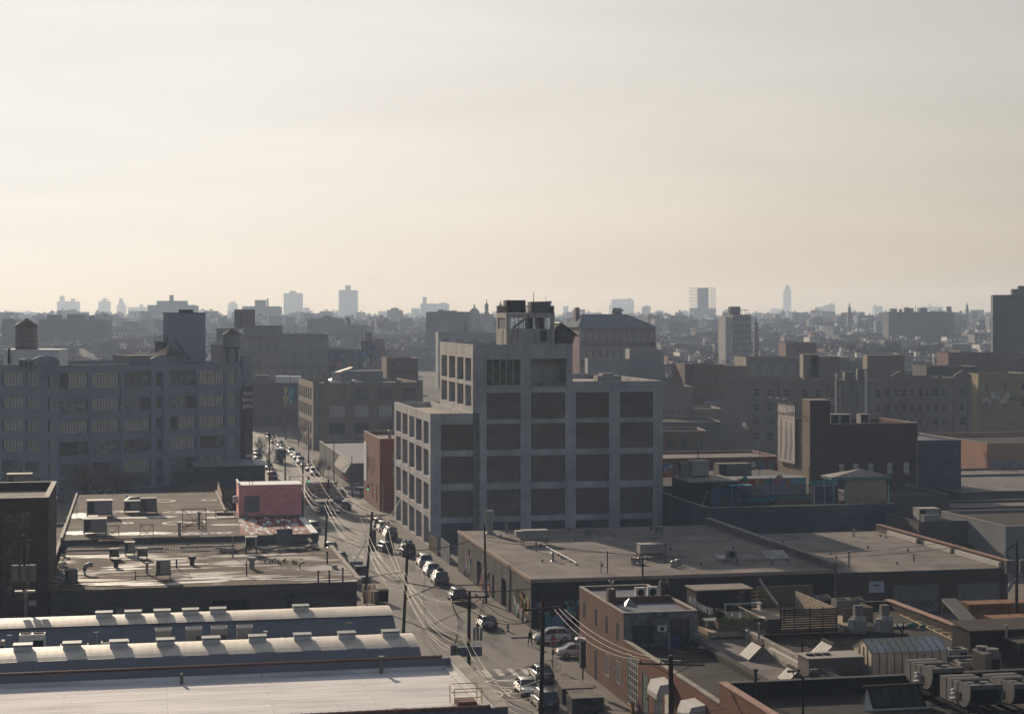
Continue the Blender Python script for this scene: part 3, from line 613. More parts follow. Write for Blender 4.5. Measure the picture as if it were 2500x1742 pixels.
b.wall(pl_,(ldx,ldy),WLf,0,HG,[h[:4] for h in lh],.3)
b.poly([(Wg,DG,0),(pl_[0],DG,0),(pl_[0],DG,HG),(Wg,DG,HG)]);b.poly([(pl_[0],DG,0),(pl_[0],pl_[1],0),(pl_[0],pl_[1],HG),(pl_[0],DG,HG)])
b.build('wall',M['gray_paint'],gl)
b=MB();b.poly([(.2,.3,HG-1),(Wg-.2,.3,HG-1),(Wg-.2,DG-.2,HG-1),(pl_[0],DG-.2,HG-1),(pl_[0],pl_[1]+.3,HG-1)]);b.build('roof',M['roof_grey'],gl)
b=MB();b.box(-.05,Wg+.05,-.08,.4,HG,HG+.12)
b.obox((pl_[0]/2,pl_[1]/2,HG+.06),(WLf,.5,.12),AL);b.build('coping',M['metal_dark'],gl)
b=MB()
# turrets: one at the corner, one mid-facade, one at the street end
for (u0,u1,top) in ((368,379.5,27.6),(397,407,27.6)):b.box(gx(u0),gx(u1),-.35,-.01,0,HG+.0)
b.build('pier',M['gray_paint'],gl)
b=MB();x0,x1=gx(367),gx(408);xm=(x0+x1)/2;r=(x1-x0)/2
b.yprism([(x0,HG-1.5),(x1,HG-1.5)]+[(xm+r*math.cos(math.pi*i/12),HG+.9+r*.42*math.sin(math.pi*i/12)) for i in range(13)],-.38,.5)
b.build('rounded_parapet',M['gray_paint'],gl);b=MB()
x0,x1=gx(592),Wg+.1;xm=(x0+x1)/2;r=(x1-x0)/2
b.yprism([(x0,HG-6),(x1,HG-6)]+[(xm+r*math.cos(math.pi*i/12),HG+1.2+r*.5*math.sin(math.pi*i/12)) for i in range(13)],-.38,.9)
b.build('rounded_parapet',M['gray_paint'],gl)
b=MB();x0,x1=-3.2,gx(143.5)
# chamfered corner turret standing in front of the obtuse corner
cpts=[(-ldx*5.6+ldy*-.0,-ldy*5.6),(-ldx*5.6-ldy*-.5,-ldy*5.6-.5),(-.3,-.75),(x1,-.4),(x1,.8),(-3,1.6)]
w0=(x1+5.0)
for s_ in range(1):b.prism([(p[0],p[1]) for p in cpts],HG-2,HG+1.1)
xm,r=(x1-5.4)/2,(x1+5.4)/2
b.yprism([(xm+r*math.cos(math.pi*i/12),HG+1.1+r*.38*math.sin(math.pi*i/12)) for i in range(13)],.15,.9)
b.build('corner_turret',M['gray_paint'],gl)
for p,d,hs__ in (((0,0),(1,0),gh),(pl_,(ldx,ldy),lh)):
    for h in hs__:put_window(gl,p,d,h[0],h[1],h[2],h[3],.3,h[4])
# sills and pier lines
b=MB()
for u0,u1 in ((214.5,224.5),(291.5,302.5),(477.8,487.7),(548,557.5)):b.box(gx(u0)+.25,gx(u1)-.25,-.28,-.01,0,HG-2.2)
b.build('pier',M['gray_paint'],gl)
for h in gh:
    if h[1]-h[0] > 2:MB().box(h[0]-.15,h[1]+.15,-.16,-.004,h[2]-.28,h[2]-.02).build('sill',M['gray_paint'],gl)
def on_gl(name,label,cat,u,y,z,mb,mats):# stands on the grey loft's roof, y metres behind its face
    k=(u-CX)/F;x=(k*(pc.y+y*dx)-pc.x+y*dy)/(dx-k*dy);o=mb.build(name,mats,None,pc + Vector((dx*x - dy*y,dy*x + dx*y,z)),AG);return tag(o,label,cat)
b=MB();Wb=92*.0906;b.box(1.0,9.9,0,3,0,11.8);b.box(.9,10,-.1,3.1,11.8,12.0,1);b.box(4.6,7.4,1,2.6,12.0,12.7,1)
o=on_gl('stair_tower','tall blank grey lift tower on the grey loft building','tower',404,10,HG-1,b,[M['gray_paint'],M['metal_dark']])
b=MB();b.box(-2.0,-.2,3,6,5.6,5.75);b.box(-1.3,-.2,3.2,6.8,0,5.6)
for i in range(3):b.box(-2.0,-.2,3,3.05,6.1+i*.45,6.18+i*.45);b.box(-2.0,-1.95,3,6,6.1+i*.45,6.18+i*.45)
b.box(-2.0,-1.9,3,3.1,5.6,7.1);b.box(-.3,-.2,3,3.1,5.6,7.1);b.box(-2.0,-1.9,5.9,6,5.6,7.1);b.obox((1.7,-.35,3.6),(.15,.5,5.6),0,0,0,-.72);b.obox((1.7,-.35,4.2),(.08,.06,5.6),0,0,0,-.72)
[b.v.__setitem__(i_,(v_[0]+1.2,v_[1]-2.0,v_[2])) for i_,v_ in enumerate(b.v)];on_gl('steel_stair','steel stair and landing bolted to the blank lift tower','stair',404,10,HG-1,b,M['metal_dark'])
b=MB();b.box(-2,8.2,0,8,0,2.7);b.box(-2.1,8.3,-.1,8.1,2.7,2.85,1);b.add([(6.4,-.2,2.9),(11.2,-.2,2.9),(11.2,6,2.9),(6.4,6,2.9),(8.8,3,4.9)],[(0,1,4),(1,2,4),(2,3,4),(3,0,4)],1);b.box(6.6,11,0,5.8,0,2.9)
on_gl('stair_bulkhead','low roof house with small hipped top beside the blank tower','roof bulkhead',338,2.5,HG-1,b,[M['stucco_grey'],M['brick_dark']])
b=MB();b.box(0,12.2,0,6,0,3.9);b.box(-.1,12.3,-.1,6.1,3.9,4.1);b.box(1.2,1.6,-.5,-.1,.2,4.3,1)
tag(b.build('roof_house',[M['white'],M['black']],None,(*xy(8,378),HG-1),-.1),'white roof house beneath the far left water tank','roof bulkhead')
b=MB();b.box(0,4.6,0,2.5,0,2.3)
for i in range(3):b.box(.4+i*1.3,1.3+i*1.3,-.05,0,.3,1.9,1)
tag(b.build('cooling_unit',[M['metal'],M['metal_dark']],None,(*xy(45,366),HG-1),-.5),'louvred metal cooling unit by the left parapet of the grey loft','air unit')
b=MB()
for i in range(46):
    b.box(i*.9,i*.9+.05,0,.05,0,1.15)
for z in (.5,1.1):b.box(0,41,0,.05,z,z+.05)
on_gl('roof_railing','thin black railing along the grey loft roof edge','railing',225,3,HG-.9,b,M['metal_dark'])
def water_tank(u,Y,z0,r,h,cone,legs,label,pal,ht=0):
    root=empty('water_tank',label,'water tank',(*xy(u,Y),z0))
    b=MB();n=24;b.cyl(0,0,legs,legs+h,r,r*.98,n);b.build('tank',pal,root)
    b=MB();b.cyl(0,0,legs+h,legs+h+cone,r*1.05,.02,n);b.build('cone_roof',mat('cone',(.16,.085,.065),.8),root)
    b=MB()
    for k in range(5):b.cyl(0,0,legs+.3+k*(h-.6)/4,legs+.36+k*(h-.6)/4,r*1.012,r*1.012,n)
    b.build('hoop',M['metal_dark'],root)
    b=MB();b.box(-r,r,-.15,.15,legs-.3,legs-.02);b.box(-r*.8,r*.8,-r*.75,-r*.6,legs-.3,legs-.02);b.box(-r*.8,r*.8,r*.6,r*.75,legs-.3,legs-.02)
    for i in range(4):
        a=math.pi/4+i*math.pi/2;b.tube([(r*.75*math.cos(a),r*.75*math.sin(a),0),(r*.75*math.cos(a),r*.75*math.sin(a),legs-.2)],.13,4)
        a2=a+math.pi/2;b.tube([(r*.75*math.cos(a),r*.75*math.sin(a),.1),(r*.75*math.cos(a2),r*.75*math.sin(a2),legs-.3)],.05,4)
    b.build('stand',M['metal_dark'],root);return root
TK=mat('tank_wood',(.25,.20,.17),.9,(.17,.14,.12),.6,.3,.7,(3,3,.3))
TKg=mat('tank_pale',(.26,.26,.27),.8,(.2,.2,.21),.5,.3,.7,(3,3,.3))
water_tank(64.5,380,zY(851,380)-.5,2.4,5.0,1.5,.6,'big brown wooden water tank at far left on the grey loft',TK)
water_tank(566,392,HG-1,2.0,2.9,1.4,4.3,'smaller pale water tank with reddish cone beside the thin mast',TKg)
b=MB();b.box(0,5,0,4,0,4.7);b.box(-.1,5.1,-.1,4.1,4.7,4.85);on_gl('roof_house','grey roof house under the smaller pale water tank','roof bulkhead',536,16,HG-1,b,M['stucco_grey'])
b=MB();b.cyl(0,0,0,12,.09,.05,6);tag(b.build('flagpole',M['black'],None,(*xy(589,386),HG-1),0),'thin tall mast at the street end of the grey loft','mast')
# the tall advertising banner at its street end
bq=empty('banner_sign','tall dark banner reading elevate how you hydrate on the grey loft wall','banner',pc + Vector((dx*gx(586),dy*gx(586),0)),AG)
Wb=gx(613.5)-gx(586);b=MB();b.box(0,Wb,-.62,-.5,4.3,20.9);b.build('panel',mat('banner_dark',(.05,.035,.045),.7,(.085,.06,.06),.25,.35,.65,(1,1,.5)),bq)
for i,s_ in enumerate(('elevate','how you','hydrate')):text_obj('lettering',s_,1.62,M['white'],(Wb*.54,-.65,19.0-i*1.45),(rad(90),0,0),bq,.01,sx=Wb/6.0)
b=MB()   # soft veiled figure shape, a standing cloaked form
b.yprism([(Wb*.42,5.5),(Wb*.92,5.5),(Wb*.95,11),(Wb*.8,13),(Wb*.86,15),(Wb*.70,16.3),(Wb*.5,15.5),(Wb*.42,13.8),(Wb*.36,11)],-.635,-.625)
b.build('printed_figure',mat('fig',(.15,.115,.11),.8,(.08,.06,.06),.5),bq)
b=MB();b.box(Wb*.4,Wb*.98,-.66,-.63,5.3,6.0);b.build('caption_bar',M['offwhite'],bq)
b=MB()
for k in (.1,.7):b.tube([(Wb*k,-.5,20.9),(Wb*k,-1.8,22)],.04,4);b.box(Wb*k-.3,Wb*k+.3,-2.0,-1.7,21.9,22.1)
b.build('sign_lamp',M['metal_dark'],bq)
# ================================================================ LEFT FOREGROUND
# --- equipment builders (each returns a thing)
def legs_(b,W,D,h,z0=0,r=.06,mi=0):
    for x in (0,W-r):
        for y in (0,D-r):b.box(x,x+r,y,y+r,z0,z0+h,mi)
def packaged_unit(label,s,t,z,W=3.4,D=1.9,H=1.3,leg=.5,rz=0,m='ac',grille=True,hood=False,group=None,cat='air unit',dark=.25):
    r=thing('rooftop_unit',label,cat,s,t,z,rz,group)
    b=MB();b.box(0,W,0,D,leg,leg+H);b.box(-.06,W+.06,-.06,D+.06,leg+H,leg+H+.08)
    n=max(2,int(W/.8))
    for i in range(1,n):b.box(W*i/n-.02,W*i/n+.02,-.03,-.003,leg+.02,leg+H-.02)
    if hood:b.add([(-.9,.1,leg+H*.35),(0,.1,leg+.1),(0,.1,leg+H),(-.9,D-.1,leg+H*.35),(0,D-.1,leg+.1),(0,D-.1,leg+H),(-.9,.1,leg+H),(-.9,D-.1,leg+H)],[(0,1,2,6),(4,3,7,5),(0,6,7,3),(6,2,5,7),(1,0,3,4)])
    b.build('casing',M[m],r)
    if grille:g=MB();g.box(W*.04,W*(.04+dark),-.04,-.004,leg+.1,leg+H-.1);[g.box(W+.004,W+.03,D*.1,D*.9,leg+.15+i*.16,leg+.22+i*.16) for i in range(5)];g.build('grille',M['metal_dark'],r)
    l=MB();legs_(l,W,D,leg,r=.1);l.box(-.1,W+.1,.0,.15,leg-.16,leg-.002);l.box(-.1,W+.1,D-.15,D,leg-.16,leg-.002);l.build('stand',M['metal_dark'],r)
    return r
def fan_on(b,x,y,z,r,mi=0):
    b.cyl(x,y,z,z+.12,r,r,14,mi);
def condenser(label,s,t,z,W=1.0,D=.9,H=1.3,n=1,rz=0,m='ac',group=None,fr=None,side='front',ht=.0,legh=.1):
    r=thing('condenser',label,'air unit',s,t,z,rz,group);b=MB();b.box(0,W,0,D,legh,legh+H)
    b.build('casing',M[m],r);g=MB();f=MB()
    fr=fr or min(W/n,D)*.42
    for i in range(n):
        x=W*(i+.5)/n
        if side == 'front':
            ring=[(x+fr*math.cos(a),-.005,legh+H/2+fr*math.sin(a)) for a in [2*math.pi*k/16 for k in range(16)]];g.add(ring,[tuple(range(16))])
            for k in range(3):
                a=k*2.09+.4;f.obox((x+.5*fr*math.cos(a),-.03,legh+H/2+.5*fr*math.sin(a)),(fr*.8,.02,.09),0,0,0,-a)
        else:
            g.cyl(x,D/2,legh+H+.004,legh+H+.02,fr,fr,16)
            for k in range(4):
                a=k*1.57+.4;f.obox((x+.5*fr*math.cos(a),D/2,legh+H+.07),(fr*.8,.1,.02),a)
            f.tube([(x+fr*math.cos(a),D/2+fr*math.sin(a),legh+H+.12) for a in [2*math.pi*k/12 for k in range(13)]],.03,4,cap=False)
    if side != 'front':
        g.box(W*.55,W*.95,-.02,-.004,legh+H*.2,legh+H*.7)
    g.build('grille',M['black'],r);f.build('fan',M['metal_dark'],r);return r
def pipe(label,s,t,z,h,r=.09,m='metal_dark',cap=None,cat='vent pipe',name='vent_pipe',group=None,lean=0):
    b=MB();b.tube([(0,0,0),(lean,0,h)],r,8)
    if cap == 'cone':b.cyl(lean,0,h,h+r*1.5,r*2.2,.02,10);b.cyl(0,0,0,.12,r*2.2,r*1.2,10)
    if cap == 'cap':b.cyl(lean,0,h,h+r*1.2,r*1.7,r*1.7,10)
    if cap == 'hook':b.tube([(0,0,h-.01),(0,0,h+.15),(.12,0,h+.28),(.28,0,h+.25),(.32,0,h+.05)],r,8)
    return one(b,name,M[m],label,cat,s,t,z,0,group)
def P(u,v,z):s,t=st(u,v,z);return (s,t,z)

# --- brown factory at the left edge
GWd=('grid',5,4,'rustframe','glass_fac');M['rustframe']=plain('rustframe',(.05,.028,.02),.8);M['glass_fac']=mat('glass_fac',(.09,.075,.055),.3,(.26,.20,.12),.45,.5,.62,fine=0)  # glass_fac: lighter bronze tone paints reflections into the panes
fh=[]
for i in range(9):
    for c,d in ((12.3,15.2),(8.6,11.9),(4.6,8.2),(.8,4.2)):fh.append((29.9-3.15*i-2.95-.8,29.9-3.15*i-.8,c,d,GWd))
fac=gbld('brick_factory','tall dark brown brick factory with large steel windows at the left edge','building',-9.4-31,-9.4,196,215,16.6,'brick_dark','roof_grey',.9,.5,'coping',front=fh,depth=.25)
b=MB();b.box(-.05,31.05,-.09,-.05,15.3,16.55)
for i in range(8):b.box(0,31,-.06,-.006,15.35+i*.15,15.43+i*.15)
b.build('brick_band',M['brick_dark'],fac)
# --- roof with white coating rings, notch and pink shed
M['roof_patch']=mat('roof_patch',(.125,.10,.08),.95,(.21,.18,.15),.30,.46,.66,pat=('floor',8,1.6,.05,(.7,.7,.7),.15),spec=.1)
r1=empty('warehouse','low warehouse whose grey roof carries white sealant rings and a pink shed','building',T(-9.7,240),G)
b=MB();W1=33.7;zr=6.6
out1=[(0,0),(W1,0),(W1,29),(22.5,29),(22.5,61),(0,61)]
b.prism(out1,0,zr);b.build('wall',[M['block_grey']],r1)
b=MB();b.poly([(x*1.0,y,zr+.006) for x,y in out1]);b.build('roof',M['roof_patch'],r1)
b=MB();b.box(-.15,W1+.1,-.2,.0,5.7,zr+.02);b.build('fascia',M['stucco_dark'],r1)
b=MB();b.box(-.3,-.005,0,61,5.4,zr+.35);b.box(22.5-.002,22.8,29.01,61,4.4,zr+.3);b.build('parapet',M['coping'],r1)
b=MB();b.box(W1-.9,W1+.05,0.1,19,zr+.01,zr+.16);b.build('edge_flashing',M['white'],r1)
# white sealant: irregular rings round old repairs
rnd=random.Random(3)
def ring(b,cx,cy,rx,ry,wd,z,seed):
    q=random.Random(seed);n=22;ph=[q.uniform(.86,1.16) for _ in range(n)];vs=[]
    for k in range(n):
        a=2*math.pi*k/n;vs.append((cx+rx*ph[k]*math.cos(a),cy+ry*ph[k]*math.sin(a),z));f=1-wd*q.uniform(.7,1.25)/min(rx,ry)
        vs.append((cx+rx*ph[k]*f*math.cos(a),cy+ry*ph[k]*f*math.sin(a),z))
    b.add(vs,[(2*k,2*((k+1) % n),2*((k+1) % n)+1,2*k+1) for k in range(n)])
def blob(b,cx,cy,rx,ry,z,seed,n=18):
    q=random.Random(seed);b.add([(cx+rx*q.uniform(.72,1.12)*math.cos(2*math.pi*k/n),cy+ry*q.uniform(.72,1.12)*math.sin(2*math.pi*k/n),z) for k in range(n)],[tuple(range(n))])
M['sealant']=mat('sealant',(.62,.60,.56),.45,(.34,.31,.28),1.3,.45,.62,spec=.6)
b=MB();k=0
for u,v,ru,rv in ((398,1222,1.9,2.0),(424,1249,1.6,1.3),(455,1249,1.6,1.3),(485,1248,1.7,1.3),(510,1220,1.3,1.2),(312,1276,.8,.9),(432,1276,2.0,1.9),(468,1273,2.2,1.9),(430,1302,2.2,1.3),(468,1302,2.3,1.3),(505,1301,1.9,1.1),(540,1300,1.6,1.0)):
    s,t=st(u,v,zr);ring(b,s+9.7,t-240,ru,rv,.38,.004,k);k+=1
b.build('sealant_ring',M['sealant'],r1,(0,0,zr+.006))
b=MB()
for u,v,ru,rv in ((200,1258,2.6,4),(250,1250,3,1.4),(330,1302,5.5,1.9),(355,1262,4.5,1.2),(190,1300,2.2,2.4),(540,1262,2.6,1.5),(555,1280,2.6,.8),(300,1248,3,.9),(505,1250,5,.7)):
    s,t=st(u,v,zr);blob(b,s+9.7,t-240,ru,rv,.002,k);k+=1
s0,t0=12.4,241
b.build('sealant_patch',M['sealant'],r1,(0,0,zr+.010))
# red deck with peeled white in front of the shed
b=MB();b.poly([(23.3,1,0),(32.7,.6,0),(32.7,21.5,0),(24.2,21.5,0)]);b.build('red_roofing',M['pinkdeck'],r1,(0,0,zr+.016))
# pink shed
zs=zr+.02
sh=thing('metal_shed','pink corrugated metal shed with a grey double door on the ringed roof','shed',14.6,262,zs)
b=MB();Ws,Ds,Hs=9.2,6.2,4.6
n=26
for i in range(n):# horizontal siding, one lap per course
    z0,z1=.25+(Hs-.25)*i/n,.25+(Hs-.25)*(i+1)/n
    b.poly([(0,-.05,z0),(Ws,-.05,z0),(Ws,0,z1),(0,0,z1)]);b.poly([(0,0,z0),(Ws,0,z0),(Ws,-.05,z0),(0,-.05,z0)])
    b.poly([(-.05,Ds,z0),(-.05,0,z0),(0,0,z1),(0,Ds,z1)]);b.poly([(Ws+.05,0,z0),(Ws+.05,Ds,z0),(Ws,Ds,z1),(Ws,0,z1)])
b.poly([(Ws,Ds,0),(0,Ds,0),(0,Ds,Hs),(Ws,Ds,Hs)]);b.build('siding',M['pink'],sh)
b=MB();b.box(-.12,Ws+.12,-.12,.02,Hs,Hs+.14);b.box(-.12,Ws+.12,.02,Ds+.1,Hs+.0,Hs+.06);b.box(-.12,.1,.02,Ds+.1,Hs+.07,Hs+.5);b.build('roof',M['white'],sh)
b=MB();b.box(0,Ws,-.02,.0,0,.25);b.build('base_trim',M['metal'],sh)
b=MB();b.box(.85,2.95,-.12,-.055,.75,3.05);b.build('door',plain('doorgrey',(.16,.155,.16),.6),sh)
b=MB();b.box(.78,.85,-.14,-.05,.68,3.1);b.box(2.95,3.02,-.14,-.05,.68,3.1);b.box(.85,2.95,-.14,-.05,3.05,3.12);b.box(1.885,1.915,-.135,-.121,.75,3.05);b.build('door_frame',M['metal'],sh)
b=MB();b.box(-.75,-.05,2.2,3.1,1.9,2.9);one(b,'wall_unit',M['ac_white'],'white air unit hung on the left end of the pink shed','air unit',14.6,262,zs)
b=MB();b.tube([(0,0,0),(0,0,1.3)],.04,5);b.tube([(.45,0,0),(.45,0,1.4)],.05,5);b.ball((.45,0,1.45),.09);one(b,'roof_aerial',M['metal_dark'],'pair of short pipes on the white roof of the pink shed','vent pipe',16.2,263.2,zs+Hs+.06)
b=MB();b.box(0,2.8,0,.7,.6,.72);legs_(b,2.8,.7,.6);b.box(-.3,1.9,1.2,1.9,.9,1.0);b.box(0,.1,1.2,1.3,0,.9);b.box(1.7,1.8,1.2,1.3,0,.9);b.box(.2,2.6,.05,.1,.2,.6)
one(b,'work_table',M['wood'],'weathered trestle tables standing beside the pink shed','table',11.2,262.5,zr+.02)
pipe('squat grey vent box pipe at the foot of the pink shed',15.6,261.2,zr,1.0,.22,'metal','cap')
# units on the ringed roof
for lab,u,v,W,D,H,kw in (
    ('large grey packaged unit at the back left of the ringed roof',212,1263,3.6,2.4,1.9,{}),
    ('second large grey unit nearer the front of the ringed roof',204,1306,3.0,2.4,1.6,{}),
    ('silver ducted unit with a curved intake on the ringed roof',303,1253,3.0,1.8,1.3,dict(m='metal')),
    ('tall louvred unit joined beside the silver duct',343,1255,2.4,2.0,1.8,dict(m='ac_cover',dark=.3))):
    s,t=st(u,v,zr);packaged_unit(lab,s,t,zr,W,D,H,**kw)
b=MB();b.tube([(0,0,1.6),(.6,0,2.0),(2.4,0,2.1),(3.2,0,2.1)],.22,8);s,t=st(306,1250,zr);one(b,'duct',M['metal'],'shiny bent duct linking the two units of the ringed roof','duct',s,t+.8,zr)
for lab,u,v,h,r,mt,cap in (('thin rod with flags of cloth by the left units',188,1262,2.1,.04,'metal_dark',None),('short white vent at the back of the ringed roof',309,1217,.6,.14,'white','cap'),
    ('stubby grey vent pipe beside the front rings',438,1306,1.5,.2,'metal','cap'),('rusty tall vent stack with collar near the middle rings',486,1291,2.2,.17,'metal','cap'),('black rod standing on the red deck',694,1302,1.9,.07,'metal_dark',None)):
    s,t=st(u,v,zr);pipe(lab,s,t,zr,h,r,mt,cap)
b=MB();b.box(0,3,0,.12,.25,.35);b.box(0,2.6,.9,1.0,.5,.6);b.box(0,.1,0,1.0,0,.5);b.box(2.6,2.7,0,1.0,0,.5);b.tube([(0,0,.3),(2.8,.9,.8)],.06,5);s,t=st(448,1290,zr)
one(b,'pipe_rack',M['rust'],'low rusty frame lying between the sealant rings','rack',s,t,zr)
def scaffold(u,v,z,W,H,label,n=3):
    b=MB();s,t=st(u,v,z)
    for x in [W*i/n for i in range(n+1)]:
        for y in (0,1.2):b.tube([(x,y,0),(x,y,H)],.035,4)
    for z_ in (H*.5,H):
        for y in (0,1.2):b.tube([(0,y,z_),(W,y,z_)],.03,4)
    for i in range(n):b.tube([(W*i/n,0,0),(W*(i+1)/n,0,H)],.025,4);b.tube([(W*(i+1)/n,0,0),(W*i/n,0,H)],.025,4)
    return one(b,'scaffold_frame',M['metal_dark'],label,'scaffold',s,t,z)
scaffold(258,1320,zr,1.7,1.9,'cross-braced pipe frame standing left of the pair on the ringed roof',1)
scaffold(342,1319,zr,1.7,2.0,'cross-braced pipe frame standing right of its twin on the ringed roof',1)
b=MB();b.tube([(0,0,.35),(12.5,0,.45)],.06,5);b.box(-.6,3.8,-.3,.4,.0,.22)
for i in range(7):b.box(i*1.9,i*1.9+.12,-.1,.1,0,.35)
s,t=st(252,1323,zr);one(b,'pipe_run',M['rust'],'rusty pipe run with junk along the front edge of the ringed roof','pipe',s,t+.4,zr)
scaffold(446,1297,zr,3.2,3.0,'tall thin wire frame beside the sealant rings',1)
# --- corrugated strip roof between
sz=5.4
cr=thing('corrugated_roof','strip of grey corrugated roofing between the two left roofs','roof',-9.0,226.4)
b=MB();n=130;L_=24.5
for i in range(n):
    x0,x1=L_*i/n,L_*(i+1)/n;a,c=(.0,.09) if i % 2 else (.09,.0)
    b.poly([(x0,0,sz+a),(x1,0,sz+c),(x1,13.2,sz+.5+c),(x0,13.2,sz+.5+a)])
b.build('sheeting',mat('corr',(.24,.21,.17),.95,(.15,.13,.11),.5,spec=.05),cr);b=MB();b.box(0,32.8,0,13.3,0,sz-.02);b.build('wall',M['block_grey'],cr)
# --- roof with worn boards and ponding, nearer
r2z=6.5
M['roof_worn']=mat('roof_worn',(.15,.11,.075),.95,(.52,.48,.43),.26,.50,.60,(.4,1.3,1),pat=('floor',30,.5,.10,(.45,.42,.4),.3),spec=.3,rough2=.5,detail=8)
M['wall_block']=mat('wall_block',(.13,.115,.10),.9,(.06,.054,.05),.35,.35,.65,(.5,.5,2),pat=('wall',1.2,.3,.03,(.7,.7,.7),.25))
r2=empty('workshop_building','low workshop with a worn ribbed roof streaked white and a grey block wall','building',T(-9.2,196.4),G)
b=MB();hol=[(6.9,8.0,3.0,4.6),(17.3,21.2,3.4,4.9),(25.2,26.1,3.6,5.2)]
b.wall((0,0),(1,0),33.2,0,r2z,[h for h in hol],.3);b.wall((33.2,0),(0,1),29.8,0,r2z,(),.3);b.wall((0,29.8),(0,-1),29.8,0,r2z,());b.wall((33.2,29.8),(-1,0),33.2,0,r2z,())
b.build('wall',M['wall_block'],r2)
for h,kd in zip(hol,(('shutter','metal'),('infill','black'),('shutter','metal_dark'))):put_window(r2,(0,0),(1,0),*h,.28,kd)
b=MB();n=60
for i in range(n):
    y0=29.8*i/n;y1=29.8*(i+1)/n;b.poly([(-.1,y0-.1,r2z+.02),(33.3,y0-.1,r2z+.02),(33.3,y1-.17,r2z+.05),(-.1,y1-.17,r2z+.05)]);b.poly([(-.1,y1-.17,r2z+.05),(33.3,y1-.17,r2z+.05),(33.3,y1-.1,r2z+.02),(-.1,y1-.1,r2z+.02)])
b.build('roof',M['roof_worn'],r2)
b=MB();b.box(33.25,33.75,-.2,30,r2z-.3,r2z+.28);b.build('edge_flashing',M['coping'],r2)
b=MB();q=random.Random(18)
for i in range(26):yy=q.choice((q.uniform(.8,7),q.uniform(.8,7),q.uniform(12,27)));blob(b,q.uniform(5,30),yy,q.uniform(1.2,4.5),q.uniform(.25,.9),.004*(i % 5),100+i,26)
b.build('sealant_patch',M['sealant'],r2,(0,0,r2z+.06))
b=MB();q=random.Random(8)
for i in range(40):b.ball((q.uniform(.1,1.0),q.uniform(2,29),r2z+.1),q.uniform(.12,.35),6,4,0,(1,1.3,.7))
b.build('rubble_edge',M['coping'],r2)
for lab,u,v,W,D,H,kw in (
    ('open rusty condenser cabinet in the middle of the worn roof',381,1415,1.6,1.2,1.5,dict(leg=.6)),
    ('grey sheet-metal cooler at the near left of the worn roof',158,1426,1.35,1.5,1.35,dict(m='ac_cover',leg=.1)),
    ('left dark condenser of the row on the worn roof',268,1367,1.05,1.2,.75,dict(m='ac_cover')),
    ('tallest grey cabinet in the row on the worn roof',305,1357,1.15,1.2,1.1,dict(m='ac')),
    ('right dark condenser of the row on the worn roof',336,1366,1.15,1.2,.75,dict(m='ac_cover')),
    ('tan swamp cooler on a dark trestle at the back of the worn roof',600,1354,1.4,1.3,1.2,dict(m='ac',leg=.9,dark=.75))):
    s,t=st(u,v,r2z);packaged_unit(lab,s,t,r2z+.05,W,D,H,**kw)
b=MB();b.tube([(0,0,0),(0,0,.5),(.15,0,.9),(.55,0,1.15),(.95,0,1.0)],.27,10);s,t=st(206,1402,r2z);one(b,'gooseneck_vent',M['metal'],'curved silver gooseneck vent near the left of the worn roof','vent',s,t,r2z+.04)
b=MB();b.tube([(0,0,0),(0,0,.4),(.12,0,.7),(.45,0,.8)],.16,10);s,t=st(731,1388,r2z);one(b,'gooseneck_vent',M['metal'],'small gooseneck vent near the street side of the worn roof','vent',s,t,r2z+.04)
for lab,u,v,h,r,cap,mt in (('first of three black pipes at the near right edge of the worn roof',777,1423,1.25,.09,'cap','metal_dark'),('middle of three black pipes at the near right edge of the worn roof',804,1422,1.25,.09,'cap','metal_dark'),
    ('third black pipe, tallest, nearest the street corner',837,1421,1.5,.09,'cap','metal_dark'),('black post at the street edge of the worn roof',799,1377,1.4,.10,'cap','metal_dark'),
    ('squat mushroom vent with dark cap, left of centre',283,1385,.7,.28,'cap','metal_dark'),('squat mushroom vent at the centre of the worn roof',469,1379,.7,.28,'cap','metal_dark'),
    ('bucket-shaped vent on the worn roof',615,1388,.95,.32,'cap','metal'),('slim crooked pipe beside the bucket-shaped vent',602,1406,1.7,.07,None,'metal_dark'),('slim dark vent pipe behind the open cabinet',431,1387,1.05,.10,None,'metal_dark'),
    ('square grey stub vent near the street edge',817,1388,.45,.32,None,'metal'),('tall grey plumbing pipe by the debris',568,1362,2.6,.09,'cap','metal'),('rod with bracket left of the open cabinet',331,1415,1.0,.05,None,'metal_dark'),
    ('cowl vent beside the open cabinet',359,1400,1.1,.16,'cap','metal')):
    s,t=st(u,v,r2z);pipe(lab,s,t,r2z+.04,h,r,mt,cap)
q=random.Random(12);b=MB()
for i in range(46):
    x,y=q.uniform(0,12),q.uniform(0,2.6);b.obox((x,y,.15+q.random()*.3),(q.uniform(.3,2.2),q.uniform(.06,.5),q.uniform(.05,.3)),q.uniform(-.7,.7),q.randint(0,1),0,q.uniform(-.3,.3))
one(b,'roof_debris',[M['wood'],M['coping']],'heap of boards and scrap at the back of the worn roof','debris',10.2,222.6,r2z+.03)
b=MB()
for i in range(14):
    x,y=q.uniform(0,7),q.uniform(0,3.5);b.box(x,x+.16,y,y+.16,0,.34);b.box(x-.1,x+.26,y-.05,y+.2,.34,.4)
one(b,'pipe_stubs',M['metal_dark'],'scatter of low black roof stubs toward the street edge','vent',14.4,211,r2z+.03)
b=MB();b.box(0,.35,0,3.8,.0,.3);b.tube([(-4.5,4,.9),(-.2,.2,.3)],.14,4)
one(b,'timber_beam',M['wood'],'long brown beam slanting off the ringed roof to the worn roof','beam',22.2,232,r2z-.2)
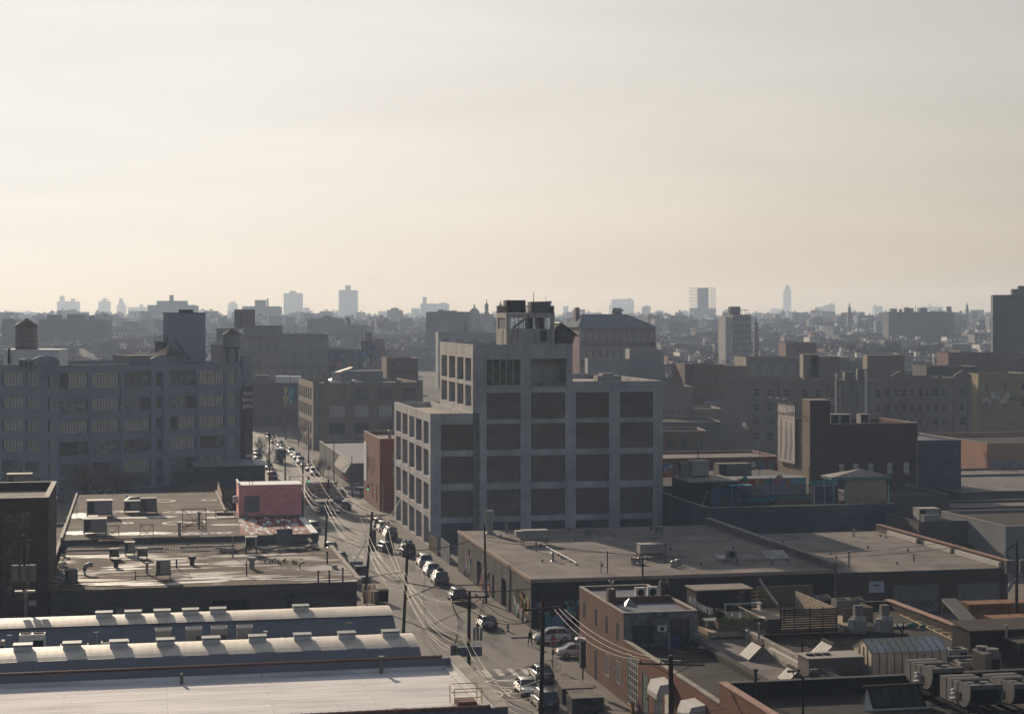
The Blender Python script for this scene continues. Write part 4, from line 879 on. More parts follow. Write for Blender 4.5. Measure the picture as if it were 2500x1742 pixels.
b=MB();b.tube([(0,0,.4),(6,.2,.4),(6.2,.2,0)],.05,5);b.tube([(0,0,0),(0,0,.45)],.05,5);s,t=st(330,1415,r2z);one(b,'pipe_run',M['metal_dark'],'low black pipe leading to the open cabinet','pipe',s,t,r2z+.04)
b=MB();b.box(0,12,0,.14,.2,.5);b.box(14,21,.1,.3,.3,.55);s,t=st(160,1352,r2z);one(b,'roof_beam',M['metal'],'long steel channel across the back of the worn roof','beam',s,t,r2z+.04)
b=MB();b.box(0,2.0,0,.2,0,2.3);s,t=st(695,1334,r2z);one(b,'sheet_screen',M['zinc'],'upright grey metal screen at the back of the worn roof','screen',s-1,t,r2z)
# graffiti face panel: plain purple scribble rings
b=MB()
for k,(cx,cz,r) in enumerate(((0,0,.62),(-.22,.12,.14),(.22,.12,.14),(0,-.2,.1),(-.25,-.75,.25),(.28,-.75,.25),(0,.0,.95))):
    b.tube([(cx+r*math.cos(a)*(1+.12*math.sin(3*a+k)),-.02,cz+r*1.1*math.sin(a)) for a in [2*math.pi*i/14 for i in range(15)]],.035,4,cap=False)
one(b,'graffiti',plain('graf_purple',(.12,.09,.2)),'purple scribbled graffiti on the grey block wall','graffiti',-9.2+11.2,196.33,4.3)

# --- vaulted building
S0,S1=-75.0,24.0;LV=S1-S0
va=empty('vaulted_building','building with two long ribbed half-round roofs and grey membrane between','building',T(S0,132.6),G)
def vault(tc,zc,ry,rz,a0,a1,name):
    b=MB();n=int(LV/.36);na=12;vs=[];fs=[]
    for i in range(n+1):
        x=LV*i/n;dr=.004 if i % 2 else 0
        for k in range(na+1):
            a=a0+(a1-a0)*k/na;vs.append((x,tc-132.6-(ry+dr)*math.sin(a),zc+(rz+dr)*math.cos(a)))
    for i in range(n):
        for k in range(na):fs.append((i*(na+1)+k,(i+1)*(na+1)+k,(i+1)*(na+1)+k+1,i*(na+1)+k+1))
    b.add(vs,fs);b.build(name,M['vault'],va)
vault(170.3,-1.1,9,9,-.42,.30,'vault_roof');vault(155.0,-1.15,9,9,-.42,.33,'vault_roof')
b=MB();Y=lambda t:t-132.6
prof=[(Y(132.6),0),(Y(132.61),6.2),(Y(149.2),6.2),(Y(151.8),7.36),(Y(158.2),7.2),(Y(158.9),6.15),(Y(165.1),6.15),(Y(167.7),7.4),(Y(173.6),7.2),(Y(173.9),5.0),(Y(173.9),0)]
b.xprism(prof,0,LV);b.build('membrane_roof',M['roof_slate'],va)
for tc in (170.3,155.0):
    b=MB();b.xprism([(Y(tc)-9*math.sin(a),-1.13+9*math.cos(a)-.05) for a in [-.40+.7*k/10 for k in range(11)]] + [(Y(tc)-2.6,7.0),(Y(tc)+3.4,7.0)],LV-.25,LV-.05);b.build('gable_end',M['stucco_grey'],va)
b=MB();b.box(LV+.004,LV+.25,.1,41,0,5.4);b.build('street_wall',M['stucco_dark'],va)
def ridge_vent(lab,u,v,zc_t):
    tc=zc_t;s=sg(u,tc);zt=7.93
    r=thing('ridge_vent',lab,'roof vent',s,tc,zt-.15,0,'box vents along the ribbed vault roofs')
    b=MB();b.box(-.75,.75,-.55,.55,0,.42);b.build('box',M['ac_white'],r);b=MB();b.box(-.8,.8,-.65,.62,.5,.58);b.box(-.66,.66,-.45,.45,.42,.5);b.build('lid',mat('lid',(.30,.32,.29),.5),r);return r
for i,u in enumerate((254,325,396,465,532,734)):
    ridge_vent(('leftmost box vent','second box vent from the left','third box vent from the left','fourth box vent from the left','fifth box vent from the left','last box vent, nearest the street,')[i]+' on the far ribbed vault',u,0,170.2)
for i,u in enumerate((56,176,290,404,515,628,738,846,953)):
    ridge_vent(('leftmost box vent','second box vent from the left','third box vent from the left','fourth box vent from the left','fifth box vent from the left','sixth box vent from the left','seventh box vent from the left','eighth box vent from the left','last box vent, nearest the street,')[i]+' on the near ribbed vault',u,0,154.8)
# units in the trough
zt_=6.25
for i,(u,lab) in enumerate(((398,'first tall beige outdoor unit behind the near vault'),(473,'second tall beige outdoor unit behind the near vault'),(535,'third tall beige outdoor unit behind the near vault'),(597,'fourth tall beige outdoor unit behind the near vault'))):
    s=sg(u,160.4);r=thing('outdoor_unit',lab,'air unit',s-.65,160.4,zt_,0,'tall beige units in the trough');b=MB();b.box(0,1.35,0,.8,.1,1.78);b.box(.66,.69,-.012,-.002,.15,1.7);b.build('casing',M['ac'],r)
    b=MB();[b.box(.86+.11*k,.94+.11*k,-.02,-.003,.45+.13*j,.55+.13*j) for k in range(4) for j in range(6)];b.build('grille',M['black'],r)
    b=MB();b.box(-.04,1.39,-.04,0,1.78,1.95);b.box(-.04,1.39,.8,.84,1.78,1.95);b.box(-.04,0,0,.8,1.78,1.95);b.box(1.35,1.39,0,.8,1.78,1.95);b.build('fan_guard',M['ac_white'],r)
condenser('white two-fan chiller on tall dark grilles at far left of the trough',sg(78,160.8)-1.1,160.8,zt_,2.2,1.2,1.7,2,m='ac_white',side='top')
condenser('flat three-fan condenser, left of the two in the trough',sg(181,158.8)-1.2,158.8,zt_-.1,2.4,1.1,1.05,3,m='ac_white',side='top')
condenser('flat three-fan condenser, right of the two in the trough',sg(281,158.8)-1.2,158.8,zt_-.1,2.4,1.1,1.2,3,m='ac_white',side='top')
condenser('small square one-fan condenser right of the beige units',sg(699,158.8)-.4,158.8,zt_-.1,.8,.8,.95,1,m='ac_white',side='top')
condenser('beige outdoor unit cut by the left edge of the photo',sg(2,160.4)-.9,160.4,zt_,1.2,.8,1.3,1,m='ac',side='top')
pipe('beige round flue pipe right of the tall units',sg(648,160),160,zt_,1.35,.13,'ac','cap')
b=MB();b.tube([(0,0,.85),(74,0,.75)],.025,4);[b.box(i*2.5,i*2.5+.04,-.02,.02,0,.85) for i in range(30)];one(b,'safety_rail',M['metal_dark'],'thin dark safety rail along the trough behind the near vault','railing',-55,159.2,zt_-.1)
for i,(u,lab) in enumerate(((24,'thin lamp post at left of the blue membrane'),(236,'thin lamp post between the condensers on the blue membrane'),(852,'thin lamp post on the blue membrane near the street'))):
    b=MB();b.tube([(0,0,0),(0,0,1.6)],.03,5);b.box(-.25,.25,-.04,.04,1.55,1.62);b.ball((-.22,0,1.6),.07,6,4);b.ball((.22,0,1.6),.07,6,4);one(b,'lamp_post',M['metal'],lab,'lamp',sg(u,161.5),161.5,zt_+.1)

# --- white roof
wr=empty('white_roof_building','building at bottom left with a broad white roof behind a tiled parapet','building',T(S0,114.2),G)
b=MB();Wd=24.0-S0;Dd=132.2-114.2;zr=9.4;zp=10.2
b.wall((0,0),(1,0),Wd,0,zp,());b.wall((Wd,0),(0,1),Dd,0,zp,());b.wall((Wd,Dd),(-1,0),Wd,0,zp,());b.build('wall',M['zinc'],wr)
b=MB();b.box(.2,Wd-.8,Dd-.45,Dd-.003,zr-.05,zp);b.box(.2,Wd-.8,.003,.4,zr-.05,zp);b.build('parapet',M['zinc'],wr)
b=MB();b.box(Wd-.8,Wd-.003,.003,Dd-.003,zr-.05,zp-.003);b.build('side_parapet',M['white'],wr)
b=MB();b.box(Wd-.85,Wd+.06,-.05,Dd+.05,zp,zp+.07);b.build('coping',M['coping'],wr)
b=MB();b.poly([(.1,.3,zr),(Wd-.7,.3,zr),(Wd-.7,Dd-.3,zr),(.1,Dd-.3,zr)]);b.build('roof',M['roof_white'],wr)
b=MB();b.box(.2,Wd-.85,Dd-.75,Dd-.455,zr+.002,zr+.26);b.box(Wd-1.25,Wd-.805,.5,Dd-.8,zr+.002,zr+.16);b.build('kerb_strip',M['roof_white'],wr)
def tiles(b,x0,x1,y,z,step=.62):
    n=int((x1-x0)/step)
    for i in range(n):
        x=x0+i*step;b.xprism([(y-.28,z),(y-.16,z+.14),(y,z+.19),(y+.16,z+.14),(y+.28,z)],x,x+step-.07,0);b.xprism([(y-.31,z),(y-.18,z+.17),(y,z+.22),(y+.18,z+.17),(y+.31,z)],x+step-.07,x+step-.001,0)
b=MB();tiles(b,30,Wd-.9,Dd-.22,zp+.002);tiles(b,60,Wd-.9,.2,zp+.002);b.build('ridge_tile',M['tile_red'],wr)
pipe('grey round downpipe with flange at the left of the white roof',sg(443,130.2),130.2,zr,.75,.13,'ac_grey',None)
pipe('tall white-capped pipe rising by the tiled parapet of the white roof',sg(931,131.0),131.0,zr,1.1,.15,'ac_grey','cap')
pipe('stubby ribbed vent near the front edge of the white roof',sg(973,115.6),115.6,zr,.35,.3,'coping','cap')
# hatch with yellow guard rails
s,t=st(1150,1724,zr);b=MB();r=thing('roof_hatch','roof hatch guarded by yellow rails at the corner of the white roof','hatch',s-.9,t,zr)
b.box(0,1.3,0,1.3,0,.35);b.build('hatch_cover',M['tile_red'],r);b=MB();yl=plain('yellow_rail',(.38,.27,.07),.5)
for x,y in ((-.3,-.3),(1.6,-.3),(-.3,1.5),(1.6,1.5)):b.tube([(x,y,0),(x,y,1.3)],.035,5)
for z in (.7,1.3):
    b.tube([(-.3,-.3,z),(1.6,-.3,z)],.03,5);b.tube([(-.3,1.5,z),(1.6,1.5,z)],.03,5);b.tube([(-.3,-.3,z),(-.3,1.5,z)],.03,5)
b.build('guard_rail',yl,r)
# --- glass pavilion by the loft, fence, low roofs behind the left blocks
pv=thing('pavilion','long low pavilion with a pale translucent roof in front of the grey loft corner','building',11.9,376)
b=MB();b.add([(-.5,-.5,4.9),(15.2,-.5,4.9),(15.2,10.4,5.25),(-.5,10.4,5.25),(-.5,-.5,4.7),(15.2,-.5,4.7),(15.2,10.4,4.7),(-.5,10.4,4.7)],[(0,1,2,3),(4,5,1,0),(5,6,2,1),(7,4,0,3),(6,7,3,2)])
for i in range(1,5):b.box(i*3,i*3+.06,-.5,10.4,5.0,5.28)
b.build('roof',mat('polyroof',(.30,.32,.33),.5),pv)
b=MB();[b.box(i*.72,i*.72+.12,-.06,.06,0,4.7) for i in range(21)];b.box(0,14.5,-.05,.05,3.8,3.95);b.box(0,14.5,.07,9.8,0,1.2);b.build('frame',M['metal_dark'],pv)
b=MB();b.box(.1,14.4,.1,9.9,1.21,4.68);b.build('glazing',M['glass'],pv)
for nm,lab,s0,s1,t0,t1,H,wm,rm in (
    ('shop_building','low brown-roofed shop with vents behind the brown factory',-48,-22,232,262,6.3,'brick_dark','roof_grey'),
    ('shop_building','low flat roof strip left of the ringed roof',-20.5,-10.2,216,268,5.6,'block_grey','roof_patch'),
    ('brick_building','small red brick box building behind the ringed roof',-28,-13,285,300,6.4,'brick_red','roof_grey'),
    ('shop_building','long dark flat building at the far left below the grey loft',-78,-31,272,312,6.0,'stucco_dark','roof_dark')):
    gbld(nm,lab,'building',s0,s1,t0,t1,H,wm,rm,.35,.3,'coping')
s,t=st(48,1186,6.4);packaged_unit('boxy unit under a corrugated lean-to behind the brown factory',s-2,t-3,6.3,4.2,2.8,2.2,leg=.2,m='ac_cover')
b=MB();b.box(0,13.6,0,.12,0,2.3);one(b,'yard_fence',plain('navy_fence',(.02,.03,.055)),'navy blue hoarding at the foot of the low pavilion','fence',12,372,0)
b=MB();b.add([(0,0,0),(0,16,0),(0,16,2.2),(0,0,1.2)],[(0,3,2,1)]);b.box(-.1,0,0,16,0,1.2)
one(b,'timber_screen',M['wood_pale'],'pale timber screen along the notch of the ringed roof','fence',13.15,283,6.6)
# ================================================================ RIGHT: WAREHOUSES ACROSS THE SIDE ROAD
z1=5.75
m1=empty('warehouse','long low warehouse with black front and graffiti side, its pale grey roof half in shade','building',T(44.4,198.3),G)
W=37.2;D=47.5;b=MB()
sideh=[(D-a-w_,D-a,.2,h) for a,w_,h in ((2.2,3.4,3.6),(14,3.0,3.6),(21.5,1.2,3.2),(30,3.2,3.6))] + [(D-39.5,D-38.4,3.2,4.3)]
b.wall((0,D),(0,-1),D,0,z1,sideh,.45);b.wall((W,0),(0,1),D,0,z1,());b.wall((W,D),(-1,0),W,0,z1,());b.build('wall',mat('side_wall',(.13,.115,.10),.9,(.07,.062,.058),.45,.35,.6,pat=('wall',.5,.2,.035,(.7,.7,.7),.3)),m1)
b=MB();b.wall((0,0),(1,0),W,0,z1-.3,());b.build('front_wall',M['black_paint'],m1)
for h in sideh:put_window(m1,(0,D),(0,-1),*h,.42,('shutter','metal_dark'))
b=MB();b.poly([(.05,.05,z1),(W,.05,z1),(W,D,z1),(.05,D,z1)]);b.build('roof',M['roof_grey'],m1)
b=MB();b.box(-.08,W,-.1,.04,z1-.32,z1+.1);b.box(-.1,.25,.045,D,z1-.28,z1+.12);b.build('fascia',mat('fascia',(.33,.25,.19),.7,(.24,.18,.14),.6),m1)
# graffiti: painted bands and bubble letters on the side wall
gc=[plain('g_pink',(.32,.12,.24)),plain('g_teal',(.06,.22,.22)),plain('g_yel',(.34,.26,.08)),plain('g_blue',(.07,.16,.36)),plain('g_green',(.14,.22,.08)),plain('g_or',(.33,.13,.05)),plain('g_white',(.45,.45,.44)),plain('g_violet',(.14,.08,.24))]
def graffiti(lab,s,t,z,L_,H_,seed,face='left',n=None,pal=None,name='graffiti',cat='graffiti'):
    q=random.Random(seed);b=MB();pal=pal or range(8);n=n or int(L_*2.2)
    for k in range(n):
        x,zc=q.uniform(.2,L_-.2),q.uniform(.2,H_-.2);r=q.uniform(.25,.8);mi=q.choice(list(pal));m_=9;a0=q.uniform(0,6)
        rr=[r*q.uniform(.4,1.15) for _ in range(m_)];e=.006+.0012*k
        pts=[(min(max(x+rr[i]*math.cos(a0+2*math.pi*i/m_),0),L_),min(max(zc+rr[i]*1.2*math.sin(a0+2*math.pi*i/m_),0),H_)) for i in range(m_)]
        if k % 3 == 0:b.tube([(p[0],-e-.01,p[1]) for p in pts]+[(pts[0][0],-e-.01,pts[0][1])],.035,3,mi,cap=False)
        else:b.add([(p[0],-e,p[1]) for p in pts],[tuple(range(m_))],mi)
    o=b.build(name,gc,None,T(s,t,z),G + (-math.pi/2 if face == 'left' else 0));return tag(o,lab,cat)
graffiti('pink and orange graffiti on the warehouse side wall near the ribbed gate',44.38,241.5,.3,6.5,3.4,1,n=22)
graffiti('blue and violet graffiti between the warehouse side doors',44.38,230.5,.3,8,3.0,2,n=30,pal=(0,3,7,5,4))
graffiti('green and yellow mural at the corner of the warehouse side wall',44.38,207.5,.3,8.6,3.4,3,n=44,pal=(4,2,1,5,6))
graffiti('teal and violet mural on the black front of the warehouse',44.9,198.27,.3,14,2.9,4,'front',60,(1,7,3,7,0,1))
graffiti('ragged lettering on the warehouse front by the parked hatchback',60,198.27,.3,8,2.2,14,'front',22,(7,3,6,0))
b=MB();b.box(0,.15,0,7.5,0,3.1)
one(b,'gate',mat('gate_blue',(.16,.19,.21),.8,(.09,.1,.11),.8),'tall ribbed pale blue gate beside the concrete block','gate',44.3,252,0)
b=MB();b.box(0,.12,0,8.4,0,2.7);[b.box(-.05,.17,i*1.4,i*1.4+.12,0,2.9) for i in range(7)]
one(b,'fence',M['wood'],'dark plank fence with posts in front of the concrete block yard','fence',44.2,261.5,0)
# roof equipment of the warehouse
def R(u,v,z=z1):s,t=st(u,v,z);return s,t
s,t=R(1196,1303);b=MB();b.cyl(0,0,0,.25,.9,.6,14);b.cyl(0,0,.25,1.9,.42,.42,14);b.cyl(0,0,1.9,3.3,.62,.62,14);one(b,'exhaust_stack',M['metal'],'tall round metal exhaust stack at the back corner of the warehouse roof','exhaust',s,t,z1)
s,t=R(1277,1331);packaged_unit('long grey unit with slanted hood on legs on the lit roof',s,t,z1,3.4,1.6,1.15,leg=.75,hood=True,grille=False)
s,t=R(1563,1363);packaged_unit('long grey unit on legs in the shaded half of the warehouse roof',s,t,z1,3.0,1.6,1.1,leg=.6,grille=False)
for lab,u,v,h,r,cap,mt in (('slim capped vent near the back left of the warehouse roof',1236,1302,1.3,.12,'cap','metal'),('capped vent pipe casting a long shadow beside the hooded unit',1309,1345,1.2,.12,'cap','metal'),
    ('square-headed vent post in the middle of the lit roof',1350,1369,1.0,.15,'cone','metal'),('white pipe near the front edge of the warehouse roof',1467,1397,1.3,.09,'cap','ac_white'),('tall black pole near the front edge of the warehouse roof',1483,1398,2.6,.07,None,'black'),
    ('tall black pole in the shade at the right of the warehouse roof',1624,1375,2.5,.07,None,'black'),('white capped pipe at the right beside the concrete block shade',1629,1328,1.0,.12,'cap','metal'),
    ('black stub vent at the foot of the concrete block, left',1257,1296,.5,.12,'cap','metal_dark'),('black stub vent at the foot of the concrete block, middle',1332,1298,.5,.12,'cap','metal_dark'),('black stub vent at the foot of the concrete block, right of middle',1391,1298,.5,.12,'cap','metal_dark'),('black stub vent at the foot of the concrete block, far right',1590,1293,.5,.12,'cap','metal_dark')):
    s,t=R(u,v);pipe(lab,s,t,z1,h,r,mt,cap)
for lab,u,v in (('round drum vent left of its twin in the roof shade',1434,1309),('round drum vent by the concrete block right edge',1609,1304)):
    s,t=R(u,v);b=MB();b.cyl(0,0,0,.3,.75,.6,14);b.cyl(0,0,.3,.55,.4,.4,12);b.cyl(0,0,.55,1.15,.6,.6,14);one(b,'drum_vent',M['ac_cover'],lab,'roof vent',s,t,z1)
s,t=R(1547,1377);b=MB();b.cyl(0,0,0,.75,.35,.35,12);b.ball((.75,0,.5),.38);b.box(-.4,1.2,-.4,.4,0,.12);one(b,'turbine_vent',M['metal'],'shiny round turbine vent pair on the lit roof','roof vent',s,t,z1)
s,t=R(1334,1340);e=R(1408,1379);b=MB();dv=(e[0]-s,e[1]-t);b.tube([(0,0,.35),(dv[0],dv[1],.3)],.06,6);[b.box(dv[0]*k-.2,dv[0]*k+.2,dv[1]*k-.1,dv[1]*k+.1,0,.24) for k in (.02,.2,.4,.6,.8,.97)]
one(b,'pipe_run',M['ac_white'],'straight pale pipe resting on blocks across the lit roof','pipe',s,t,z1)
s,t=R(1776,1372);condenser('boxy fan unit on a rail frame at the right of the warehouse roof',s,t,z1+.35,1.2,.9,1.0,1,m='ac_cover')
b=MB();b.box(0,6.2,0,.1,.32,.42);b.box(0,6.2,.8,.9,.32,.42);[b.box(i*2,i*2+.1,0,.9,0,.32) for i in range(4)];one(b,'rail_frame',M['metal'],'long low rail frame carrying the boxy fan unit','frame',s-.6,t,z1)
for lab,u,v in (('tilted glass skylight at the right of the warehouse roof',1884,1365),('small tilted skylight beside the boxy fan unit',1765,1366)):
    s,t=R(u,v);k=1 if u > 1800 else .6;b=MB();b.add([(0,0,0),(3*k,0,0),(3*k,2.2*k,0),(0,2.2*k,0),(0,0,.25),(3*k,0,.25),(3*k,2.2*k,1.0*k),(0,2.2*k,1.0*k)],[(0,1,5,4),(1,2,6,5),(2,3,7,6),(3,0,4,7)],0);b.add([(.0,0,.25),(3*k,0,.25),(3*k,2.2*k,1.0*k),(0,2.2*k,1.0*k)],[(0,1,2,3)],0);b.add([(.25*k,.2*k,.262+.06),(2.75*k,.2*k,.262+.06),(2.75*k,2*k,.95*k+.01),(.25*k,2*k,.95*k+.01)],[(0,1,2,3)],1)
    one(b,'roof_skylight',[M['metal'],M['glass_dim']],lab,'skylight',s-1,t-1,z1)
for lab,u,v in (('silver cowl vent right of centre on the warehouse roof',1645,1384),('silver cowl vent beyond the small skylight',1656,1380)):
    s,t=R(u,v);b=MB();b.cyl(0,0,0,.5,.4,.4,12);b.ball((0,0,.62),.42,10,6,0,(1,1,.6));one(b,'cowl_vent',M['metal'],lab,'roof vent',s,t,z1)
q=random.Random(40);b=MB();b.cyl(0,0,0,.28,.1,.1,8);b.cyl(0,0,.28,.34,.16,.16,8);me=b.mesh('stub_vent',M['metal_dark'])
for i in range(16):tag(inst('stub_vent',me,None,T(q.uniform(48,80),q.uniform(201,242),z1),0),'low black stub vent on the warehouse roof','roof vent','stub vents on the warehouse roof')
for i in range(10):tag(inst('stub_vent',me,None,T(q.uniform(84,102),q.uniform(201,232),5.34),0),'low black stub vent on the brick warehouse roof','roof vent','stub vents on the brick warehouse roof')
for i in range(14):tag(inst('stub_vent',me,None,T(q.uniform(58.5,77),q.uniform(141,156),5.2),0),'low black stub vent on the dark workshop roof','roof vent','stub vents on the dark workshop roof')
# --- second warehouse, brick, higher party parapet
z2=5.35
m2=gbld('brick_warehouse','brick warehouse with roller shutters and tiled parapets right of the black warehouse','building',82.0,104.2,198.3,237,z2,'brick_dark','roof_grey',.02,.2,'coping',cope=False,
    front=[(7.2,13.2,.3,3.7,('shutter','ac_cover')),(15.6,21.2,.3,3.7,('shutter','ac_cover'))])
b=MB();b.box(-.45,-.01,0,49,0,z2+1.25);b.box(21.9,22.25,.05,38.6,z2-.1,z2+.85);b.build('parapet',M['block_grey'],m2)
b=MB()
for i in range(78):b.box(-.55,.1,i*.62,i*.62+.42,z2+1.26,z2+1.4)
b.box(-.5,.05,0,49,z2+1.2,z2+1.26);b.build('coping',M['coping'],m2)
b=MB()
for i in range(60):b.box(21.75,22.4,i*.64,i*.64+.46,z2+.87,z2+1.05)
b.build('coping_tile',M['tile_cop'],m2)
b=MB();b.box(21.5,21.895,1,13,z2+.02,z2+.62);b.box(21.5,21.895,14.2,22,z2+.02,z2+.62);b.box(21.5,21.895,24.5,34,z2+.02,z2+.62);b.build('flashing',M['offwhite'],m2)
b=MB();b.box(-.1,22.4,-.12,-.01,z2-.3,z2+.08);b.build('fascia',M['metal_dark'],m2)
sgn=thing('wall_sign','white sign with a dark emblem and small lettering on the brick warehouse','sign',sg(2141,198)-.95,198.2,2.95)
b=MB();b.box(0,1.95,-.06,0,0,1.35);b.build('board',plain('signw',(.42,.44,.48),.7),sgn)
b=MB();[b.obox((.62+i*.1,-.075,.88+.05*math.sin(i*2.1)),(.16,.01,.12+.06*math.sin(i*1.7)),0) for i in range(8)];b.build('emblem',M['black'],sgn)
text_obj('lettering','DESIGN',.17,plain('sgrey',(.2,.2,.22)),(.98,-.075,.3),(rad(90),0,0),sgn,.005)
for lab,u,v,h in (('capped vent at the back left of the brick warehouse roof',2084,1309,.9),('black pipe near the front left of the brick warehouse roof',2073,1383,1.8),('short grey vent on the right of the brick warehouse roof',2231,1371,.9)):
    s,t=st(u,v,z2);pipe(lab,s,t,z2,h,.12,'metal','cap')
# graffiti tags in plain letters on the shutters
for w_,u,lab in (('ZISLX',2190,'black sprayed tag ZISLX on the left shutter of the brick warehouse'),('YOPO',2250,'black sprayed tag YOPO beside the brick warehouse shutters')):
    o=text_obj('graffiti',w_,1.1,M['black'],T(sg(u,198.0),198.15,1.0),(rad(90),0,G),None,.01);tag(o,lab,'graffiti')
text_o=text_obj('graffiti','GHL',2.6,plain('tagdark',(.05,.05,.07)),T(sg(1127,271.3),271.45,.7),(rad(90),0,G),None,.01);tag(text_o,'large outlined dark letters at the foot of the concrete block','graffiti')

# ================================================================ TERRACE BUILDING behind the warehouses
tb=gbld('terrace_building','dark blue walled building whose roof holds a colourful bar terrace','building',82.9,112.7,250.2,284,7.7,'blue_wall','roof_dark',.75,.3,'coping')
zt=6.95
def tb_thing(*a,**k):return thing(*a,**k)
def at(u,v,z=zt):return st(u,v,z)
s,t=at(1800,1226);s2=sg(1967,t)
bar=thing('rooftop_bar','long open bar with rainbow painted frieze and grey shutters on the terrace','bar',s,t,zt);Lb=s2-s
b=MB();b.box(0,Lb,0,4,1.05,2.75);b.box(-.2,Lb+.2,-.1,4.2,3.6,3.75);b.build('back_wall',M['stucco_grey'],bar)
b=MB();b.box(0,Lb+.4,-.9,-.1,0,.95);b.build('counter',M['cyan'],bar);b=MB();b.box(-.1,Lb+.5,-1.0,0,.96,1.04);b.build('counter_top',M['metal_dark'],bar)
fc=[plain('f_red',(.30,.03,.03)),plain('f_or',(.32,.13,.05)),plain('f_pk',(.30,.13,.2)),plain('f_vi',(.16,.10,.26)),plain('f_cy',(.08,.30,.38)),plain('f_te',(.02,.17,.16)),plain('f_yl',(.34,.25,.08))]
b=MB();q=random.Random(4);segs=[(0,1.2,0),(1.2,2.9,0),(2.9,3.6,6),(3.6,4.5,1),(4.5,5.8,5),(5.8,7.0,2),(7.0,8.0,3),(8.0,8.8,1),(8.8,9.7,4),(9.7,11.5,4)]
for a,c,mi in segs:b.box(min(a,Lb),min(c,Lb),-.16,-.02,2.76,3.58,mi)
b.build('painted_frieze',fc,bar)
b=MB();[b.box(Lb*k-.06,Lb*k+.06,-.08,-.01,1.05,2.75) for k in (.0,.33,.66,1.0)];b.build('post',M['cyan'],bar)
b=MB();b.ball((1.2,-.2,3.7),.5,10,6,0,(1,.3,1));b.ball((6.9,-.2,3.75),.62,10,6,1,(1,.3,.9));b.obox((6.6,-.18,3.0),(.35,.1,.8),0,1);b.build('cut_out_figure',[M['teal'],M['tile_cop']],bar)
pg=thing('pergola','small bright blue timber pergola on the terrace','pergola',*at(1787,1232),zt);b=MB();[b.box(x,x+.14,y,y+.14,0,2.9) for x in (0,3.1,1.0) for y in (0,2)];b.box(-.2,3.4,-.2,2.3,2.9,3.05);b.build('frame',M['cyan'],pg)
b=MB();b.box(0,4.6,0,.15,0,2.5);one(b,'painted_screen',mat('bluescr',(.03,.09,.2),.8,(.12,.08,.07),.8,.5,.6),'blue painted screen wall left of the blue pergola','screen',*at(1736,1232),zt)
sv=thing('service_hatch','pale shuttered hut with blue lintel right of the rainbow bar','hut',*at(1978,1222),zt);b=MB();b.box(0,4.5,0,3,0,2.6);b.build('wall',M['stucco_grey'],sv);b=MB();b.box(-.1,4.7,-.1,0,2.6,3.2);b.build('lintel',M['cyan'],sv);put_window(sv,(0,0),(1,0),.4,4.0,.5,2.5,.0,('shutter','metal'))
# pavilion with teal posts and pale slatted wall
s,t=at(2062,1236);pa=thing('garden_pavilion','teal framed pavilion with a hipped roof and pale slatted wall on the terrace corner','pavilion',s,t,zt)
Wp=sg(2172,t)-s;b=MB();[b.box(x,x+.16,y,y+.16,0,4.15) for x in (-1.8,0,Wp-.16) for y in (0,3.8)];b.box(-2.2,Wp+.3,-.2,-.05,4.15,4.5);b.box(-2.2,-2.05,-.05,4.2,4.15,4.5);b.box(Wp+.15,Wp+.3,-.05,4.2,4.15,4.5);b.build('frame',M['teal'],pa)
b=MB();xm=(Wp-1.9)/2+.8;b.add([(-2.3,-.3,4.5),(Wp+.4,-.3,4.5),(Wp+.4,4.3,4.5),(-2.3,4.3,4.5),(xm,2,5.6)],[(0,1,4),(1,2,4),(2,3,4),(3,0,4)]);b.build('roof',M['coping'],pa)
b=MB()
for i in range(14):b.box(.2,Wp-.5,.16,.22,.12+i*.285,.12+i*.285+.225)
b.build('slatted_wall',M['wood_pale'],pa)
b=MB();b.box(.2,Wp-.5,.25,.3,0,4.1);b.build('backing_sheet',plain('khaki',(.16,.14,.10)),pa)
b=MB();[b.box(x,x+.04,.08,.12,0,4.1) for x in (2.1,4.3)];b.build('batten',M['teal'],pa)
b=MB();b.box(-4.6,-.3,1.8,2.0,0,3.0);b.box(-4.4,-4.2,1.7,1.8,0,3.0,1);b.box(-2.6,-2.5,1.7,1.8,0,3.0,1);one(b,'canvas_screen',[plain('navy2',(.025,.035,.09)),M['offwhite']],'navy canvas screen left of the teal pavilion','screen',s,t,zt)
for lab,u,v,L_ in (('long wooden planter on the terrace edge below the bar',1893,1230,5.6),('shorter wooden planter at the terrace edge by the pavilion',1990,1229,2.9)):
    s,t=at(u,v);b=MB();b.box(0,L_,0,.8,0,.75);q=random.Random(7);[b.ball((q.uniform(.2,L_-.2),.4,.8),q.uniform(.15,.3),6,4,1) for _ in range(int(L_*3))];one(b,'planter',[M['wood'],M['green']],lab,'planter',s,t,zt)
# rooftop plant behind the bar
s,t=at(1802,1212,zt+1.0);packaged_unit('very long grey cabinet unit above the terrace bar',s,272,zt+3.4,5.6,2.4,1.7,leg=.2,m='ac_grey',dark=.2)
b=MB();b.box(0,13,0,12,0,3.3);one(b,'service_block',M['stucco_dark'],'dark service block behind the terrace bar','building',92,271,zt)
b=MB();b.box(0,7.8,0,9.5,0,3.4);b.box(-.15,8,-.15,9.6,3.4,3.7,1);b.tube([(5.6,-.2,3.2),(2.6,-.2,1.8),(1.8,-.2,-.6)],.1,6,2)
one(b,'service_block',[M['black_paint'],M['coping'],M['metal']],'black service block at the left end of the terrace','building',84,262,zt)
for lab,x,y,W_,D_,H_,mt in (('pale boxy cooling tower at the left end of the terrace',86.0,267,2.7,2.4,2.3,'ac'),('round-shouldered grey tank unit beside the pale cooling tower',84.2,267.2,1.3,1.6,2.0,'ac_cover')):
    packaged_unit(lab,x,y,zt+3.7,W_,D_,H_,leg=.3,m=mt,grille=False)
b=MB()
q=random.Random(9)
